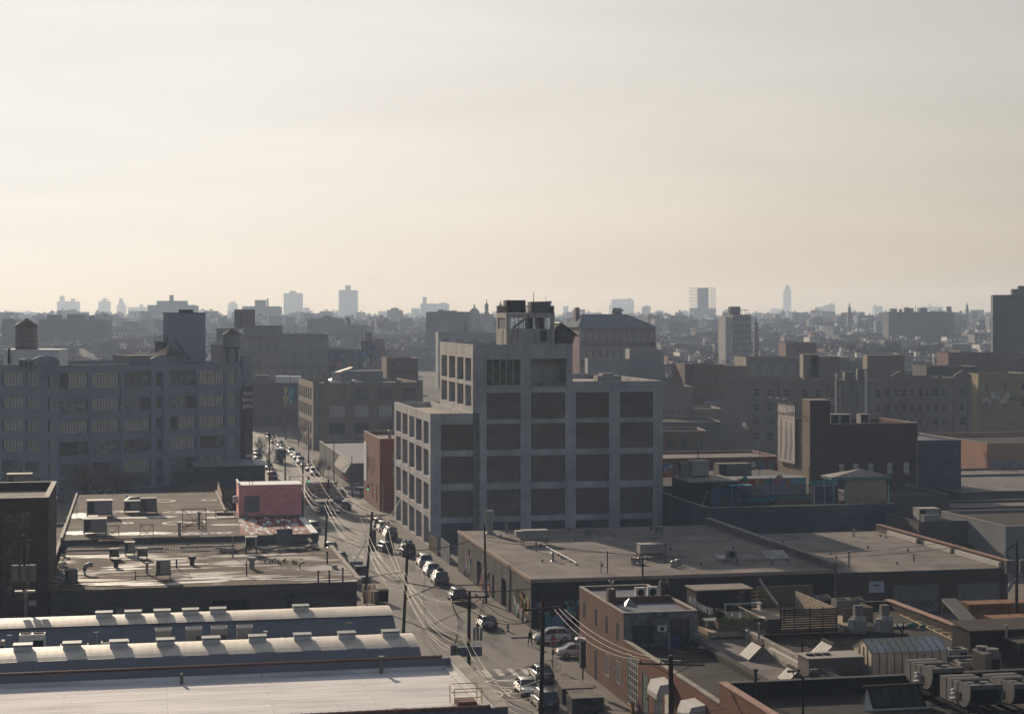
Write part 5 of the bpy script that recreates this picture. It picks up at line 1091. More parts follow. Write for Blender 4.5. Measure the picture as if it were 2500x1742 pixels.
for k in range(16):
    x,y=q.uniform(0,7),q.uniform(0,4);h=q.uniform(1,3.2);b.tube([(x,y,0),(x,y,h),(x+q.uniform(-1.5,1.5),y,h)],.05,5)
for k in range(5):b.tube([(0,k*.9,.7+.3*k),(8,k*.9,.7+.3*k)],.04,4)
one(b,'pipework',M['metal_dark'],'tangle of dark pipes and rails between the terrace service blocks','pipework',88.5,258.5,zt)
b=MB()
for k in range(6):b.box(0,5.5,k*.9,k*.9+.1,2.9+.25*k,3.0+.25*k)
one(b,'stair_flight',M['coping'],'flight of pale steps rising behind the terrace pipework','stair',91,263,zt-.5)
b=MB();b.box(0,27,0,.05,1.0,1.05);[b.box(i*1.5,i*1.5+.04,0,.05,0,1.0) for i in range(19)];b.box(0,27,0,.05,.5,.53);one(b,'terrace_railing',M['metal_dark'],'thin dark railing along the terrace front wall','railing',84.5,250.9,zt+.3)
for lab,u,v,h in (('tall black pole rising left of centre on the terrace',1783,1160,6),('tall black pole in front of the poster wall',1943,1158,6),('black pole on the terrace by the rainbow bar',1882,1232,4.6),('black pole with white lamp at the right end of the bar',1976,1222,6.2)):
    s,t=at(u,1236);pipe(lab,s,t+(16 if v < 1200 else 0),zt+(3.3 if v < 1200 else 0),h if v > 1200 else 4.2,.06,'black',None,'pole','pole')
# pitched tan roof and low roofs beyond the terrace
b=MB();b.xprism([(0,0),(22,0),(22,4.2),(11,6.6),(0,4.2)],0,24);one(b,'pitched_roof_building',mat('tanroof',(.24,.20,.16),.7,(.17,.145,.12),.3),'low building with a shallow tan pitched roof beyond the terrace','building',90,300,0)
graffiti('blue and orange lettering mural on the long wall behind the terrace',96.5,328.8,3.0,26,5.0,21,'front',120,(1,3,3,5,6,7))
gbld('workshop_building','long red painted workshop carrying the lettering mural','building',95,124,329,345,8.6,'brick_red','roof_grey',.4)
s,t=st(1862,1075,8.6);packaged_unit('white boxed unit on the red mural workshop',s,332,8.3,5.4,2.5,2.0,m='ac',leg=.2)

# ================================================================ DARK BRICK HOTEL BLOCK WITH POSTER
Wn=('sash',1,2,'frame','glass_warm')
ob=empty('brick_building','dark brown brick building with a tall corner pier and a big fashion poster','building',T(114.0,287.6),G)
ox=lambda u:sg(u,287.6)-114.0
W=19.9;D=16.0;H=17.5
hh=[]
for u0,u1 in ((2049.5,2064),(2083,2099),(2120,2135),(2166,2182),(2206,2222)):
    for c,d in ((8.7,10.7),(5.0,6.9),(1.3,3.2)):
        if c == 5.0 and u0 < 2060:continue
        hh.append((ox(u0),ox(u1),c,d))
mats_ob=[M['brick_dark'],M['stucco_dark']]
zb=7.0;b=MB();b.wall((0,0),(1,0),W,zb,H,[h for h in hh if h[2] > 7],.22,0);b.wall((0,0),(1,0),W,0,zb,[h for h in hh if h[2] < 7],.22,1)
b.wall((W,0),(0,1),D,0,H,(),.2,0);b.wall((W,D),(-1,0),W,0,H,(),.2,0);b.wall((.001,D),(0,-1),D,0,H-.0,(),.2,2)
b.build('wall',mats_ob+[M['brick_tan']],ob)
b=MB();tw_=ox(2026.5);b.box(-.04,tw_,-.05,3.6,H-6,21.6);b.build('corner_pier',[M['brick_dark']],ob)
b=MB();b.box(-.12,-.045,-.0,3.6,0,21.6);b.build('pier_face',[M['brick_tan']],ob)
b=MB();b.box(-.2,tw_+.1,-.15,3.75,21.6,21.75);b.box(tw_+.01,W+.05,-.1,.3,H,H+.12);b.box(W-.3,W+.05,.3,D,H,H+.12);b.box(0,W-.3,D-.3,D,H,H+.12);b.box(-.05,.25,3.8,D-.3,H,H+.12);b.build('coping',M['coping'],ob)
b=MB();b.poly([(.1,.2,H-1),(W-.1,.2,H-1),(W-.1,D-.2,H-1),(.1,D-.2,H-1)]);b.build('roof',M['roof_dark'],ob)
b=MB();b.box(.35,W-.3,D-.55,D-.31,H-1,H);b.box(W-.55,W-.301,.3,D-.56,H-1,H);b.build('parapet_inner',M['brick_orange'],ob)
for h in hh:put_window(ob,(0,0),(1,0),*h,.18,Wn);
for h in hh:MB().box(h[0]-.12,h[1]+.12,-.1,-.003,h[2]-.14,h[2]-.01).build('sill',M['coping'],ob)
b=MB();b.box(2.1,3.3,-.04,-.005,11.8,12.6);b.build('patch',M['stucco_grey'],ob)
for i,x in enumerate((4.6,6.6,10.2)):
    packaged_unit(['left grey framed unit on the dark brick building','middle grey framed unit on the dark brick building','right grey framed unit on the dark brick building'][i],114+x,289.8,H-1,1.9,1.9,2.0,leg=.5,m='ac',dark=.7)
# poster on its left wall
bs=empty('poster_board','large pale fashion poster with grey figures on the brick wall','poster',T(113.7,287.6+15.2,10.2),G-math.pi/2)
Lp=9.0;b=MB();b.box(0,Lp,-.12,0,0,10.3);b.build('panel',plain('posterpaper',(.40,.36,.32),.7),bs)
b=MB();b.box(-.15,Lp+.15,-.22,-.121,-.18,.0);b.box(-.15,Lp+.15,-.22,-.121,10.3,10.48);b.box(-.15,0,-.22,-.121,0,10.3);b.box(Lp,Lp+.15,-.22,-.121,0,10.3);b.build('frame',M['metal_dark'],bs)
def figure(b,x,h,sk,wd):
    pts=[(0,0),(.05*sk,.45),(.10,.62),(.13,.80),(.05,.86),(.05,.88),(.09,.93),(.05,1.0),(-.05,1.0),(-.09,.93),(-.05,.88),(-.05,.86),(-.13,.80),(-.12,.62),(-.10,.45),(-.08*sk,0)]
    b.yprism([(x+p[0]*wd,.35+p[1]*h) for p in pts],-.135,-.122)
b=MB();figure(b,2.0,7.2,2.0,5.5);figure(b,4.6,6.9,3.2,5.0);figure(b,6.9,6.8,3.2,4.6);b.build('printed_figure',plain('fig_grey',(.13,.125,.12)),bs)
b=MB();b.box(.5,7.5,-.13,-.122,7.75,7.85);b.obox((5.0,-.128,9.2),(.25,.012,1.6),0,0,0,-.5);b.obox((8.0,-.128,9.2),(.3,.012,1.6),0,0,0,-.5);b.build('rule_line',plain('fig_grey',(.1,.1,.1)),bs)
text_obj('lettering','Alexander McQUEEN',1.05,plain('letgrey',(.16,.15,.14)),(Lp*.5,-.135,8.3),(rad(90),0,0),bs,.01,sx=.82)
b=MB()
for x in (1,4.5,8):b.tube([(x,-.2,10.5),(x,-1.6,11.4)],.05,4);b.box(x-.25,x+.25,-1.9,-1.5,11.3,11.55)
b.build('sign_lamp',M['ac_white'],bs)
# round silos behind with platform
for i,(u,r_) in enumerate(((2072,2.6),(2104,2.9))):
    x,y=xy(u,415);root=empty('silo',['left weathered steel silo with railed platform behind the brick building','right weathered steel silo with a white flue pipe'][i],'silo',(x,y,0));b=MB()
    b.cyl(0,0,0,21.2,r_,r_,20);b.build('barrel',mat('silo',(.22,.215,.21),.8,(.14,.125,.115),.5,.4,.65,(2,2,.15)),root)
    b=MB();b.cyl(0,0,21.2,21.4,r_+.3,r_+.3,20);[b.tube([(r_*math.cos(a),r_*math.sin(a),21.4),(r_*math.cos(a),r_*math.sin(a),22.6)],.06,4) for a in [k*.52 for k in range(12)]];b.box(-1.2,1.2,-1,1,21.4,23.9 if i else 23.2);b.build('platform',M['ac_cover'],root)
    b=MB();b.cyl(.3,-r_-.4,0,23.6,.32,.32,10) if i else b.cyl(-r_-.3,0,0,23,.3,.3,10);b.build('flue',M['ac_white'],root)
# ---- odds and ends between: walls, block house, salmon building
gbld('shed_building','plain dark taupe shed wall right of the teal pavilion','building',113.4,127.5,262,283,7.6,'stucco_dark','roof_dark',.5,.3,'metal_dark')
bh=gbld('block_building','dark grey block building with a wall ladder behind the brick warehouse','building',110.2,123.5,236.3,247.5,6.5,'block_grey','roof_dark',.4,.3,'metal_dark')
b=MB();b.tube([(8.2,-.2,0),(8.2,-.2,6.9)],.05,4);b.tube([(9,-.2,0),(9,-.2,6.9)],.05,4);[b.tube([(8.2,-.2,.4*i),(9,-.2,.4*i)],.03,4) for i in range(17)];b.build('ladder',M['metal_dark'],bh)
packaged_unit('weathered tan unit on the dark grey block building',111.8,239.5,6.1,3.2,2.2,1.6,leg=.3)
packaged_unit('low wrapped unit in front of the tan one on the block building',111.6,237.4,6.1,2.4,1.3,1.0,leg=.2,m='metal',grille=False)
x,y=xy(2410,378);sa=bld('salmon_building','salmon painted building with sunlit side and bubble graffiti at the right edge','building',(x,y,0),G,42,34,9.0,'brick_salmon','roof_dark',1.0,.4,'coping')
b=MB();q=random.Random(3)
for k in range(7):b.ball((1.8+k*1.15,-.1,4.4+.35*math.sin(k*2)),.75,8,5,0,(.75,.08,1.3));
b.build('bubble_lettering',plain('bubble',(.24,.24,.30)),sa)
b=MB()
for k in range(6):b.ball((1.8+k*1.15,-.16,4.4+.35*math.sin(k*2)),.38,8,5,0,(.6,.08,1.1))
b.build('bubble_shading',plain('bubdark',(.07,.07,.09)),sa)
for lab,u,v,z,W_,D_,H_,wm,rm in (('low brick garage with graffiti below the salmon building',2320,1160,4.6,60,14,4.6,'block_grey','roof_grey'),
    ('wide flat grey roof with stains in the middle right',2347,1201,5.0,70,32,5.0,'stucco_dark','roof_grey'),
    ('blue-grey glazed annexe right of the dark brick building',2241,1075,13.6,8.5,18,13.6,'blue_wall','roof_slate'),
    ('grey rendered building cut by the right edge behind the transformer pole',2455,1285,7.0,30,20,7.0,'stucco_grey','roof_dark'),
    ('low lean-to building between the block building and the right edge',2290,1240,5.2,40,10,5.2,'stucco_dark','roof_grey'),
    ('dark recessed yard building right of the block building',2372,1330,3.2,30,9,3.2,'brick_dark','roof_dark')):
    Y=F*(HC-z)/(v-VH);x=(u-CX)*Y/F;bld('flat_roofed_building',lab,'building',(x,Y,0),G,W_,D_,H_,wm,rm,.35,.3,'coping')
def merge(a,b):
    bpy.context.view_layer.update();m=a.matrix_world.inverted() @ b.matrix_world
    for ch in list(b.children):bs_=m @ ch.matrix_basis;ch.parent=a;ch.matrix_basis=bs_
    bpy.data.objects.remove(b)
# ---- tan block with gabled parapets (two wings)
Pw=('sash',1,2,'frame_white','glass');pcn=Vector((*xy(2056,462),0));AP=rad(17);AQ=rad(-27)
kx=lambda u:((u-CX)/F*pcn.y-pcn.x)/(math.cos(AP)-(u-CX)/F*math.sin(AP))
rows=((14.9,17.1),(11.0,13.1),(7.1,9.2),(3.2,5.3))
hr=[(kx(u)-.8,kx(u)+.8,c,d,Pw) for u in (2130,2144,2168,2186,2207,2226,2249,2263,2286,2304,2350) for c,d in rows]
wr_=bld('school_building','wide tan four-storey block with gabled parapets and paired sash windows','building',pcn,AP,kx(2372),20,19.8,'stucco_tan','roof_grey',.8,.35,'coping',front=hr)
b=MB()
for u in (2058,2118,2178,2215,2254,2293,2332,2366):b.box(kx(u)-.5,kx(u)+.5,-.45,-.01,0,20.6)
b.build('buttress',M['stucco_tan'],wr_)
b=MB()
for u in (2197,2350):b.yprism([(kx(u)-2.6,19.5),(kx(u)+2.6,19.5),(kx(u)+2.6,20.6),(kx(u),22.0),(kx(u)-2.6,20.6)],-.3,.4)
b.build('gable',M['stucco_tan'],wr_)
LQ=33.0;pq=pcn + Vector((-math.cos(AQ)*LQ,-math.sin(AQ)*LQ,0));kq=lambda u:((u-CX)/F*pq.y-pq.x)/(math.cos(AQ)-(u-CX)/F*math.sin(AQ))
LQ0=kq(1835)
hl=[(kq(u)-1.0,kq(u)+1.0,c,d,Pw) for u in (1846,1879,1920,1963,1998,2034) for c,d in rows]
wq=bld('wing','x','building',pq,AQ,LQ,18,19.6,'stucco_tan','roof_grey',.8,.35,'coping',front=hl)
b=MB()
for u in (1838,1896,1954,2016,2050):b.box(kq(u)-.5,kq(u)+.5,-.4,-.01,0,20.2)
u=2034;b.yprism([(kq(u)-2.6,19.4),(kq(u)+2.6,19.4),(kq(u)+2.6,20.2),(kq(u),21.2),(kq(u)-2.6,20.2)],-.3,.4)
b.box(-.3,6.2,.4,5,18.7,23.0);b.build('corner_tower',M['stucco_tan'],wq);merge(wr_,wq)
for i,(u,z_,w_) in enumerate(((1980,26,4.2),(2015,25.5,8),(2162,25.8,10))):
    b=MB();b.box(0,w_,0,6,0,z_-19);x,y=xy(u,478 if i < 2 else 480);tag(b.build('roof_house',M['stucco_tan'],None,(x-w_/2,y,19),0),['narrow tan roof house on the tan gabled block','wider tan roof house left of the silos','tan roof house right of the silos on the gabled block'][i],'roof bulkhead')
# ================================================================ RIGHT FOREGROUND BLOCK
zl=5.2
BW=('grid',2,3,'frame','blind');M['blind']=mat('blind',(.42,.32,.25),.7,(.30,.22,.17),1,spec=.3);BW2=('grid',3,5,'frame_white','glass_dim')
U0,U1,UT0,UT1,UH=44.4,51.7,158.9,175.6,8.35
def lw(t0,w_,za,zb,k):a=(UT1-UT0)-(t0-UT0);return (a-w_,a,za,zb,k)       # opening in the street wall, t0 = its near edge
fr=[(.85,2.9,zl+.3,zl+2.0,('grid',2,1,'frame','glass')),(4.5,6.4,zl+.05,zl+2.5,('grid',2,1,'frame','glass'))]
lf=[lw(UT0+1.1,1.3,5.4,7.2,BW),lw(UT0+5.1,1.3,5.4,7.2,BW),lw(UT0+9.4,1.0,5.4,7.2,BW),lw(UT0+13.8,1.3,5.4,7.2,BW),lw(UT0+1.1,1.3,1.5,3.6,BW2),lw(UT0+5.1,1.3,1.4,3.5,BW2),lw(UT0+9.6,.9,.15,3.2,('door','metal_dark')),lw(UT0+13.8,1.2,1.4,3.4,BW2)]
ub=gbld('brick_building','two-storey brown brick corner building with flat roof, behind the stop sign','building',U0,U1,UT0,UT1,UH,'brick_brown','roof_slate',.3,.3,'coping',left=lf,front=[h[:4] for h in fr],depth=.12)
b=MB();W=U1-U0;b.wall((0,-.12),(1,0),W,zl-.3,UH-.02,[h[:4] for h in fr],.2);b.poly([(0,-.12,UH-.02),(W,-.12,UH-.02),(W,0,UH-.02),(0,0,UH-.02)]);b.poly([(0,0,0),(0,-.12,0),(0,-.12,UH-.02),(0,0,UH-.02)]);b.build('white_brick_wall',M['brick_white'],ub)
for h in fr:put_window(ub,(0,-.12),(1,0),*h[:4],.1,h[4])
b=MB();b.box(.25,1.0,6.2,7.0,UH-.6,UH+1.3);b.build('chimney',M['brick_brown'],ub)
b=MB();b.box(.9,7.1,7.6,7.8,UH-.3,UH+.3);b.build('roof_step',M['brick_brown'],ub)
condenser('left white round-fan condenser on the two-storey brick roof',48.3,168.2,UH-.2,1.05,.5,1.0,1,m='ac_white',fr=.36);condenser('right white round-fan condenser on the two-storey brick roof',49.6,168.4,UH-.2,1.05,.5,1.0,1,m='ac_white',fr=.36)
condenser('square black fan unit right of the white condensers',51.0,168.6,UH-.2,.9,.9,1.35,1,m='metal_dark',side='top')
condenser('white condenser hung on the pale brick wall between glazed doors',47.6,158.3,zl+1.45,.85,.32,.55,1,m='ac_white',fr=.2,legh=0)
b=MB();b.tube([(0,0,0),(0,0,.7),(-.1,0,.85),(-.2,0,.72)],.06,6);b.tube([(.22,0,0),(.22,0,.7),(.35,0,.8),(.42,0,.68)],.06,6);one(b,'flue_pair',M['metal'],'pair of hooked metal flues on the brick chimney','vent pipe',45.0,165.5,UH+1.3)
b=MB();b.add([(0,0,0),(1.2,0,0),(1.2,1.2,0),(0,1.2,0),(.6,.6,.7)],[(0,1,4),(1,2,4),(2,3,4),(3,0,4)]);one(b,'roof_skylight',M['metal'],'little pyramid skylight beside the brick chimney','skylight',46.2,164.6,UH-.29)
pipe('short vent pipe standing on the low roof before the glazed doors',48.1,156.4,zl,1.5,.09,'metal','cap')
b=MB();b.box(0,1.0,0,.8,0,.85);b.ball((1.2,.2,.3),.3,6,4,1);one(b,'storage_bin',[plain('binblue',(.02,.04,.14)),M['black']],'dark blue storage bin by the glazed doors','bin',48.6,157.6,zl)
# single-storey brick garages along the pavement
low=empty('brick_garages','single-storey red brick garages with white canopied doors along the pavement','building',T(44.4,131.0),G)
D=27.75;b=MB();Lw=D
def gh_(t0,w_,za,zb):a=D-(t0-131.0);return (a-w_,a,za,zb)
gholes=[gh_(154.0,3.6,.3,5.0),gh_(150.6,2.0,.1,4.3),gh_(146.2,2.6,.1,4.4),gh_(143.0,2.6,.1,4.2),gh_(138.2,1.8,.4,4.2),gh_(134.4,2.8,.1,4.2)]
gk=[('grid',5,7,'frame_white','glass_dim'),('door','doorteal'),('infill','navy_door'),('shutter','offwhite'),('grid',3,4,'frame_white','glass'),('shutter','offwhite')]
M['doorteal']=plain('doorteal',(.06,.09,.085));M['navy_door']=mat('navy_door',(.03,.03,.05),.7,(.10,.10,.14),1.2,.5,.6)
b.wall((0,D),(0,-1),D,0,5.85,gholes,.15);b.build('wall',M['brick_orange'],low)
for h,k in zip(gholes,gk):put_window(low,(0,D),(0,-1),*h,.0,k)
b=MB();b.box(-.06,.4,.02,D-.02,5.85,5.98);b.build('coping',M['coping'],low)
b=MB();b.box(.3,6.5,.0,D,0,zl);b.build('body',M['brick_orange'],low);b=MB();b.poly([(.1,0,zl+.004),(6.6,0,zl+.004),(6.6,D,zl+.004),(.1,D,zl+.004)]);b.box(.41,.7,0.02,D-.02,zl+.01,5.82);b.build('roof',M['roof_dark'],low)
M['parapet_dark']=mat('parapet_dark',(.055,.042,.033),.9,(.03,.025,.022),1.2,bump=.4)
b=MB();b.xprism([(.02,zl),(D,zl),(D,zl+.62),(.02,zl+.62)],6.5,7.15);b.build('party_wall',M['parapet_dark'],low)
for lab,t_ in (('white boxed canopy over the shutter by the leaning pole',143.0),('white boxed canopy over the second shutter further down',134.4)):
    b=MB();b.add([(-1.5,0,.0),(0,0,.0),(0,0,.9),(-1.2,0,.75),(-1.5,2.8,.0),(0,2.8,.0),(0,2.8,.9),(-1.2,2.8,.75),(-1.5,0,-.45),(-1.5,2.8,-.45)],[(0,1,2,3),(5,4,7,6),(3,2,6,7),(0,3,7,4),(1,0,4,5),(8,0,4,9)]);one(b,'door_canopy',M['ac_white'],lab,'canopy',44.35,t_-.1,4.2)
b=MB();b.tube([(0,0,0),(1.6,2.0,.1)],.05,4);b.tube([(.5,-.4,0),(2.1,1.6,.1)],.05,4);[b.tube([(.16*i,.2*i,.05),(.5+.16*i,-.4+.2*i,.05)],.03,4) for i in range(11)]
one(b,'ladder',M['metal'],'aluminium ladder lying over the dark party wall','ladder',50.2,154.5,zl+.5)
b=MB();b.tube([(0,0,.03),(.8,-2,.03),(2.6,-2.2,.03)],.035,4);b.tube([(2.2,.2,.03),(2.8,-1,.03),(2.0,-2,.03)],.03,4);one(b,'hose',plain('hose',(.30,.26,.05)),'yellow hose lying on the low roof below the glazed doors','hose',48.5,157.4,zl)
b=MB();b.box(0,.3,0,.3,0,1.1);o=one(b,'bollard',plain('boll',(.35,.19,.05)),'yellow bollard at the foot of the tall garage window','bollard',43.7,153.6,.13)
# middle section with skylights
mid=gbld('workshop_building','single-storey workshop with a pale patched roof and two glass skylights','building',51.6,57.0,131.0,171,zl,'brick_dark','roof_grey',.0,.2,cope=False)
b=MB();b.box(5.3,5.85,2,31,0,zl+.9);b.build('party_wall',M['coping'],mid);b=MB();b.box(4.9,5.29,9,22,zl+.01,zl+.6);b.build('flashing',M['offwhite'],mid)
def gable_light(lab,u,v,L_=2.6,W_=2.6,H_=1.35,z=zl,dark=False):
    s,t=st(u,v,z);r=thing('gable_skylight',lab,'skylight',s-W_/2,t-L_/2,z);gm=M['glass'] if dark else mat('frosted',(.42,.40,.36),.7,(.34,.33,.3),1,spec=.2)
    b=MB();b.yprism([(0,0),(W_,0),(W_,.15),(W_/2,H_),(0,.15)],0,L_) ;b.build('body',M['ac_cover'],r)
    b=MB();dx_,dz_=W_/2,H_-.15;n=4;nn=Vector((-dz_,0,dx_)).normalized()*.03
    for i in range(n):
        y0,y1=L_*i/n+.04,L_*(i+1)/n-.04;b.poly([(nn.x,y0,.15+nn.z),(nn.x,y1,.15+nn.z),(dx_+nn.x,y1,H_+nn.z),(dx_+nn.x,y0,H_+nn.z)])
    b.build('pane',gm,r)
    b=MB();b.box(W_/2-.16,W_/2+.16,-.1,L_+.1,H_+.0,H_+.16);b.build('ridge_cap',M['wood_pole'],r);return r
gable_light('white-paned gable skylight at the middle of the pale roof',1850,1606);gable_light('white-paned gable skylight near the dark graffiti hut',1937,1663,2.3,2.0,1.1)
gable_light('white-paned gable skylight at the right beyond the pale party wall',2022,1603,2.6,2.6,1.3)
pipe('tall grey pipe with elbow behind the middle skylight',*st(1853,1580,zl),zl,2.2,.09,'metal','cap');pipe('short hooked pipe left of the middle skylight',*st(1823,1585,zl),zl,1.6,.08,'metal','hook')
pipe('bare black pole beside the small skylight',*st(1959,1632,zl),zl,2.4,.09,'black')
# graffiti plant hut
s,t=st(1975,1664,zl);b=MB();b.box(0,4.9,0,2.6,0,1.9);b.box(-.1,5,-.1,2.7,1.9,2.0,1);[b.cyl(.6+i*.75,1.3,2.0,2.12,.34,.34,12,2) for i in range(3)]
b.add([(4.9,.2,0),(6.4,.2,0),(4.9,.2,1.6),(4.9,2.4,0),(6.4,2.4,0),(4.9,2.4,1.6)],[(0,1,2),(4,3,5),(1,4,5,2)],3)
o=one(b,'plant_hut',[plain('hut',(.10,.085,.07)),M['ac'],M['black'],M['zinc']],'brown plant hut with sprayed white tag and fan tops','hut',s,t,zl)
text_obj('sprayed_tag','ALXEMEY',.62,plain('tagw',(.36,.35,.33)),(1.5,-.02,.75),(rad(90),0,0),o,.005,sx=.8)
# right section
M['roof_right']=mat('roof_right',(.050,.041,.034),.9,(.028,.024,.021),.3,.35,.65,pat=('floor',9,1.0,.06,(.55,.55,.55),.25),bump=.3,bumpscale=1)
rg=gbld('workshop_building','wide dark roofed workshop with yellow sprayed lines on its roof','building',57.5,78.4,131,175,zl,'brick_dark','roof_right',.0,.2,cope=False)
b=MB();b.box(20.3,20.9,8,44,zl-.2,zl+.75);b.box(-.4,20.2,43.4,44,zl,zl+.75);b.build('parapet',M['parapet_dark'],rg);b=MB();b.box(20.2,21.0,8,25.5,zl+.76,zl+.86);b.box(20.2,21.0,27,44.1,zl+.76,zl+.86);b.build('coping',M['tile_cop'],rg)
yb=MB();yw=.17
def yline(pts):
    for a,c in zip(pts,pts[1:]):
        a,c=Vector(a),Vector(c);d=(c-a).normalized();n=Vector((-d.y,d.x))*yw/2;yb.poly([(a.x+n.x,a.y+n.y,0),(a.x-n.x,a.y-n.y,0),(c.x-n.x,c.y-n.y,0),(c.x+n.x,c.y+n.y,0)])
P2=lambda x,y:Vector(st(2060+x/4.42,1380+y/4.42,zl))
pA,pB=P2(600,525),P2(1290,855);yline([pA,pB]);pC,pD=P2(690,515),P2(1365,815);yline([pC,pD])
for k in (.12,.28,.44,.55,.66,.78,.9,1.0):
    a=pA+(pB-pA)*k;c=pC+(pD-pC)*min(1,k+.05);yline([a,a*.35+c*.65+Vector((-.3,.6)),c])
tag(yb.build('sprayed_lines',plain('yline',(.55,.42,.16)),None,T(0,0,zl+.012),G),'yellow zigzag lines sprayed on the dark roof','roof marking')
s,t=st(2223,1534,zl);b=MB();b.box(-2.0,0,.3,1.6,.1,.25);b.ball((.3,.2,.3),.35,8,5,1,(2,1,.8));b.ball((1.3,0,.2),.3,7,4,1,(1.2,1,.7));q=random.Random(2)
one(b,'tarp_bundle',[M['ac_cover'],plain('tarp',(.04,.16,.12))],'green tarpaulin bundle beside a flat board on the dark roof','tarp',s,t,zl)
# silver duct units
for lab,u,v in (('left silver duct hood with square snorkel on the dark roof',2103,1550),('right silver duct hood with square snorkel on the dark roof',2168,1549)):
    s,t=st(u,v,zl);r=thing('duct_unit',lab,'duct',s-.6,t,zl,0,'silver duct hoods');b=MB();b.xprism([(0,.2),(1.4,.2),(1.4,1.4),(1.1,1.75),(.3,1.75),(0,1.4)],0,1.15);b.build('hood',M['metal'],r);b=MB();b.box(.3,1.1,.8,1.4,1.75,2.75);b.build('snorkel',M['ac_cover'],r);b=MB();b.cyl(-.1,.7,.3,1.5,.55,.3,12);b.build('elbow',M['metal'],r)
b=MB();b.tube([(0,0,0),(.15,0,1.3)],.07,4);b.tube([(-.6,0,1.1),(.1,0,.1)],.07,4);b.box(-.9,.6,-.1,.6,-.0,.14);s,t=st(2203,1550,zl);one(b,'pipe_support',M['black'],'black leaning pipe braces right of the duct hoods','support',s,t,zl)
# greenhouse
s,t=st(2128,1660,zl);gr_=thing('greenhouse','long milky polycarbonate greenhouse on the dark roof','greenhouse',s-.0,t,zl);Lg=sg(2313,t)-s;Wg2=3.8;eh,rh=2.3,3.15
PC=mat('polycarb',(.68,.60,.43),.5,(.45,.38,.26),.8,.35,.65,spec=.5);PCr=mat('polycarb_roof',(.40,.37,.30),.8,(.48,.48,.48),.35,.5,.55)  # wall colour brightened to stand in for light passing through the sheets
b=MB();b.wall((0,0),(1,0),Lg,0,eh,());b.wall((Lg,Wg2),(-1,0),Lg,0,eh,());b.add([(0,0,0),(0,Wg2,0),(0,Wg2,eh),(0,Wg2/2,rh),(0,0,eh)],[(4,3,2,1,0)]);b.add([(Lg,0,0),(Lg,Wg2,0),(Lg,Wg2,eh),(Lg,Wg2/2,rh),(Lg,0,eh)],[(0,1,2,3,4)]);b.build('wall_panel',PC,gr_)
b=MB();b.add([(-.1,-.15,eh-.06),(Lg+.1,-.15,eh-.06),(Lg+.1,Wg2/2,rh+.04),(-.1,Wg2/2,rh+.04),(Lg+.1,Wg2+.15,eh-.06),(-.1,Wg2+.15,eh-.06)],[(0,1,2,3),(3,2,4,5)]);b.build('roof_panel',PCr,gr_)
b=MB();n=10
for i in range(n+1):b.box(Lg*i/n-.03,Lg*i/n+.03,-.06,-.005,0,eh);b.obox((Lg*i/n,Wg2/4,(eh+rh)/2+.04),(.05,math.hypot(Wg2/2,rh-eh)+.1,.05),0,0,math.atan2(rh-eh,Wg2/2))
b.box(0,Lg,-.07,-.006,eh-.06,eh+.02);[b.box(-.05,-.005,y-.03,y+.03,0,eh+.3) for y in (.9,1.7,2.6)];b.build('frame',plain('ghframe',(.13,.12,.10)),gr_)
b=MB();b.tube([(0,0,.2),(0,0,1.3),(2.6,0,1.3)],.05,5);b.tube([(0,0,.7),(2.6,0,.7)],.04,5);b.tube([(1.5,0,0),(1.5,0,1.3)],.04,5);s,t=st(2168,1650,zl);one(b,'guard_rail',M['black'],'black tubular rail in front of the greenhouse','railing',s,t-.8,zl)
# terrace: deck, fences, planters, black hut
zd=5.9
dk=one(MB().box(0,17.3,0,12.5,0,.5),'roof_deck',M['wood_pale'],'timber roof deck between the fences and the black hut','deck',53.6,160.9,zd-.5)
s0=sg(1871,160.7)
fn=thing('slat_fence','dark horizontal slat fence across the near side of the roof deck','fence',s0,160.6,zd-.4);Lf=sg(2043,160.7)-s0;b=MB();[b.box(Lf*.2,Lf,0,.05,.1+i*.23,.1+i*.23+.19) for i in range(10)];b.box(0,Lf*.2,0,.05,.1,1.5);b.build('slats',M['wood_pole'],fn);b=MB();[b.box(Lf*k-.06,Lf*k+.06,.06,.16,0,2.5) for k in (.2,.4,.62,.8,1)];b.build('post',M['wood_pole'],fn)
b=MB();b.box(0,.12,0,11,0,1.9);one(b,'reed_fence',mat('reed',(.40,.33,.24),.9,(.16,.13,.10),2.5,.45,.6,(1,1,2)),'sunlit woven reed fence on the right side of the deck','fence',s0+Lf,160.8,zd)
b=MB();b.tube([(0,0,1.0),(0,9,1.0)],.06,5);[b.tube([(0,i*1.8,0),(0,i*1.8,1)],.05,5) for i in range(6)];one(b,'timber_rail',M['wood_pale'],'pale timber handrail running along the left side of the deck','railing',s0+.1,161.3,zd)
b=MB();b.box(0,4.1,0,.9,.7,.78);b.box(.1,.2,0,.9,0,.7);b.box(3.9,4.0,0,.9,0,.7);one(b,'bench_table',M['white'],'long pale table against the black warehouse wall','table',s0-.4,172.0,zd)
b=MB();b.box(0,5.2,0,.1,.7,.8);b.box(0,5.2,0,.1,1.1,1.2);b.box(0,5.2,0,.1,.3,.4);one(b,'yellow_rail',plain('yr',(.28,.20,.03)),'yellow barrier rails at the back of the deck','railing',s0-.6,173.2,zd+.6)
b=MB();b.box(0,6.2,0,.12,0,2.2);one(b,'plank_screen',M['wood'],'dark plank screen at the back of the deck','screen',s0+3.6,173.4,zd)
pl=[(s0-4.7,161.2,5.0,1.5,.8,'long timber planter full of green herbs at the front of the deck'),(s0-5.6,164.6,3.0,1.2,.6,'smaller planter of weeds behind the grey table'),(s0-6.0,167.8,4.2,1.0,.5,'low planter along the hung garland')]
q=random.Random(31)
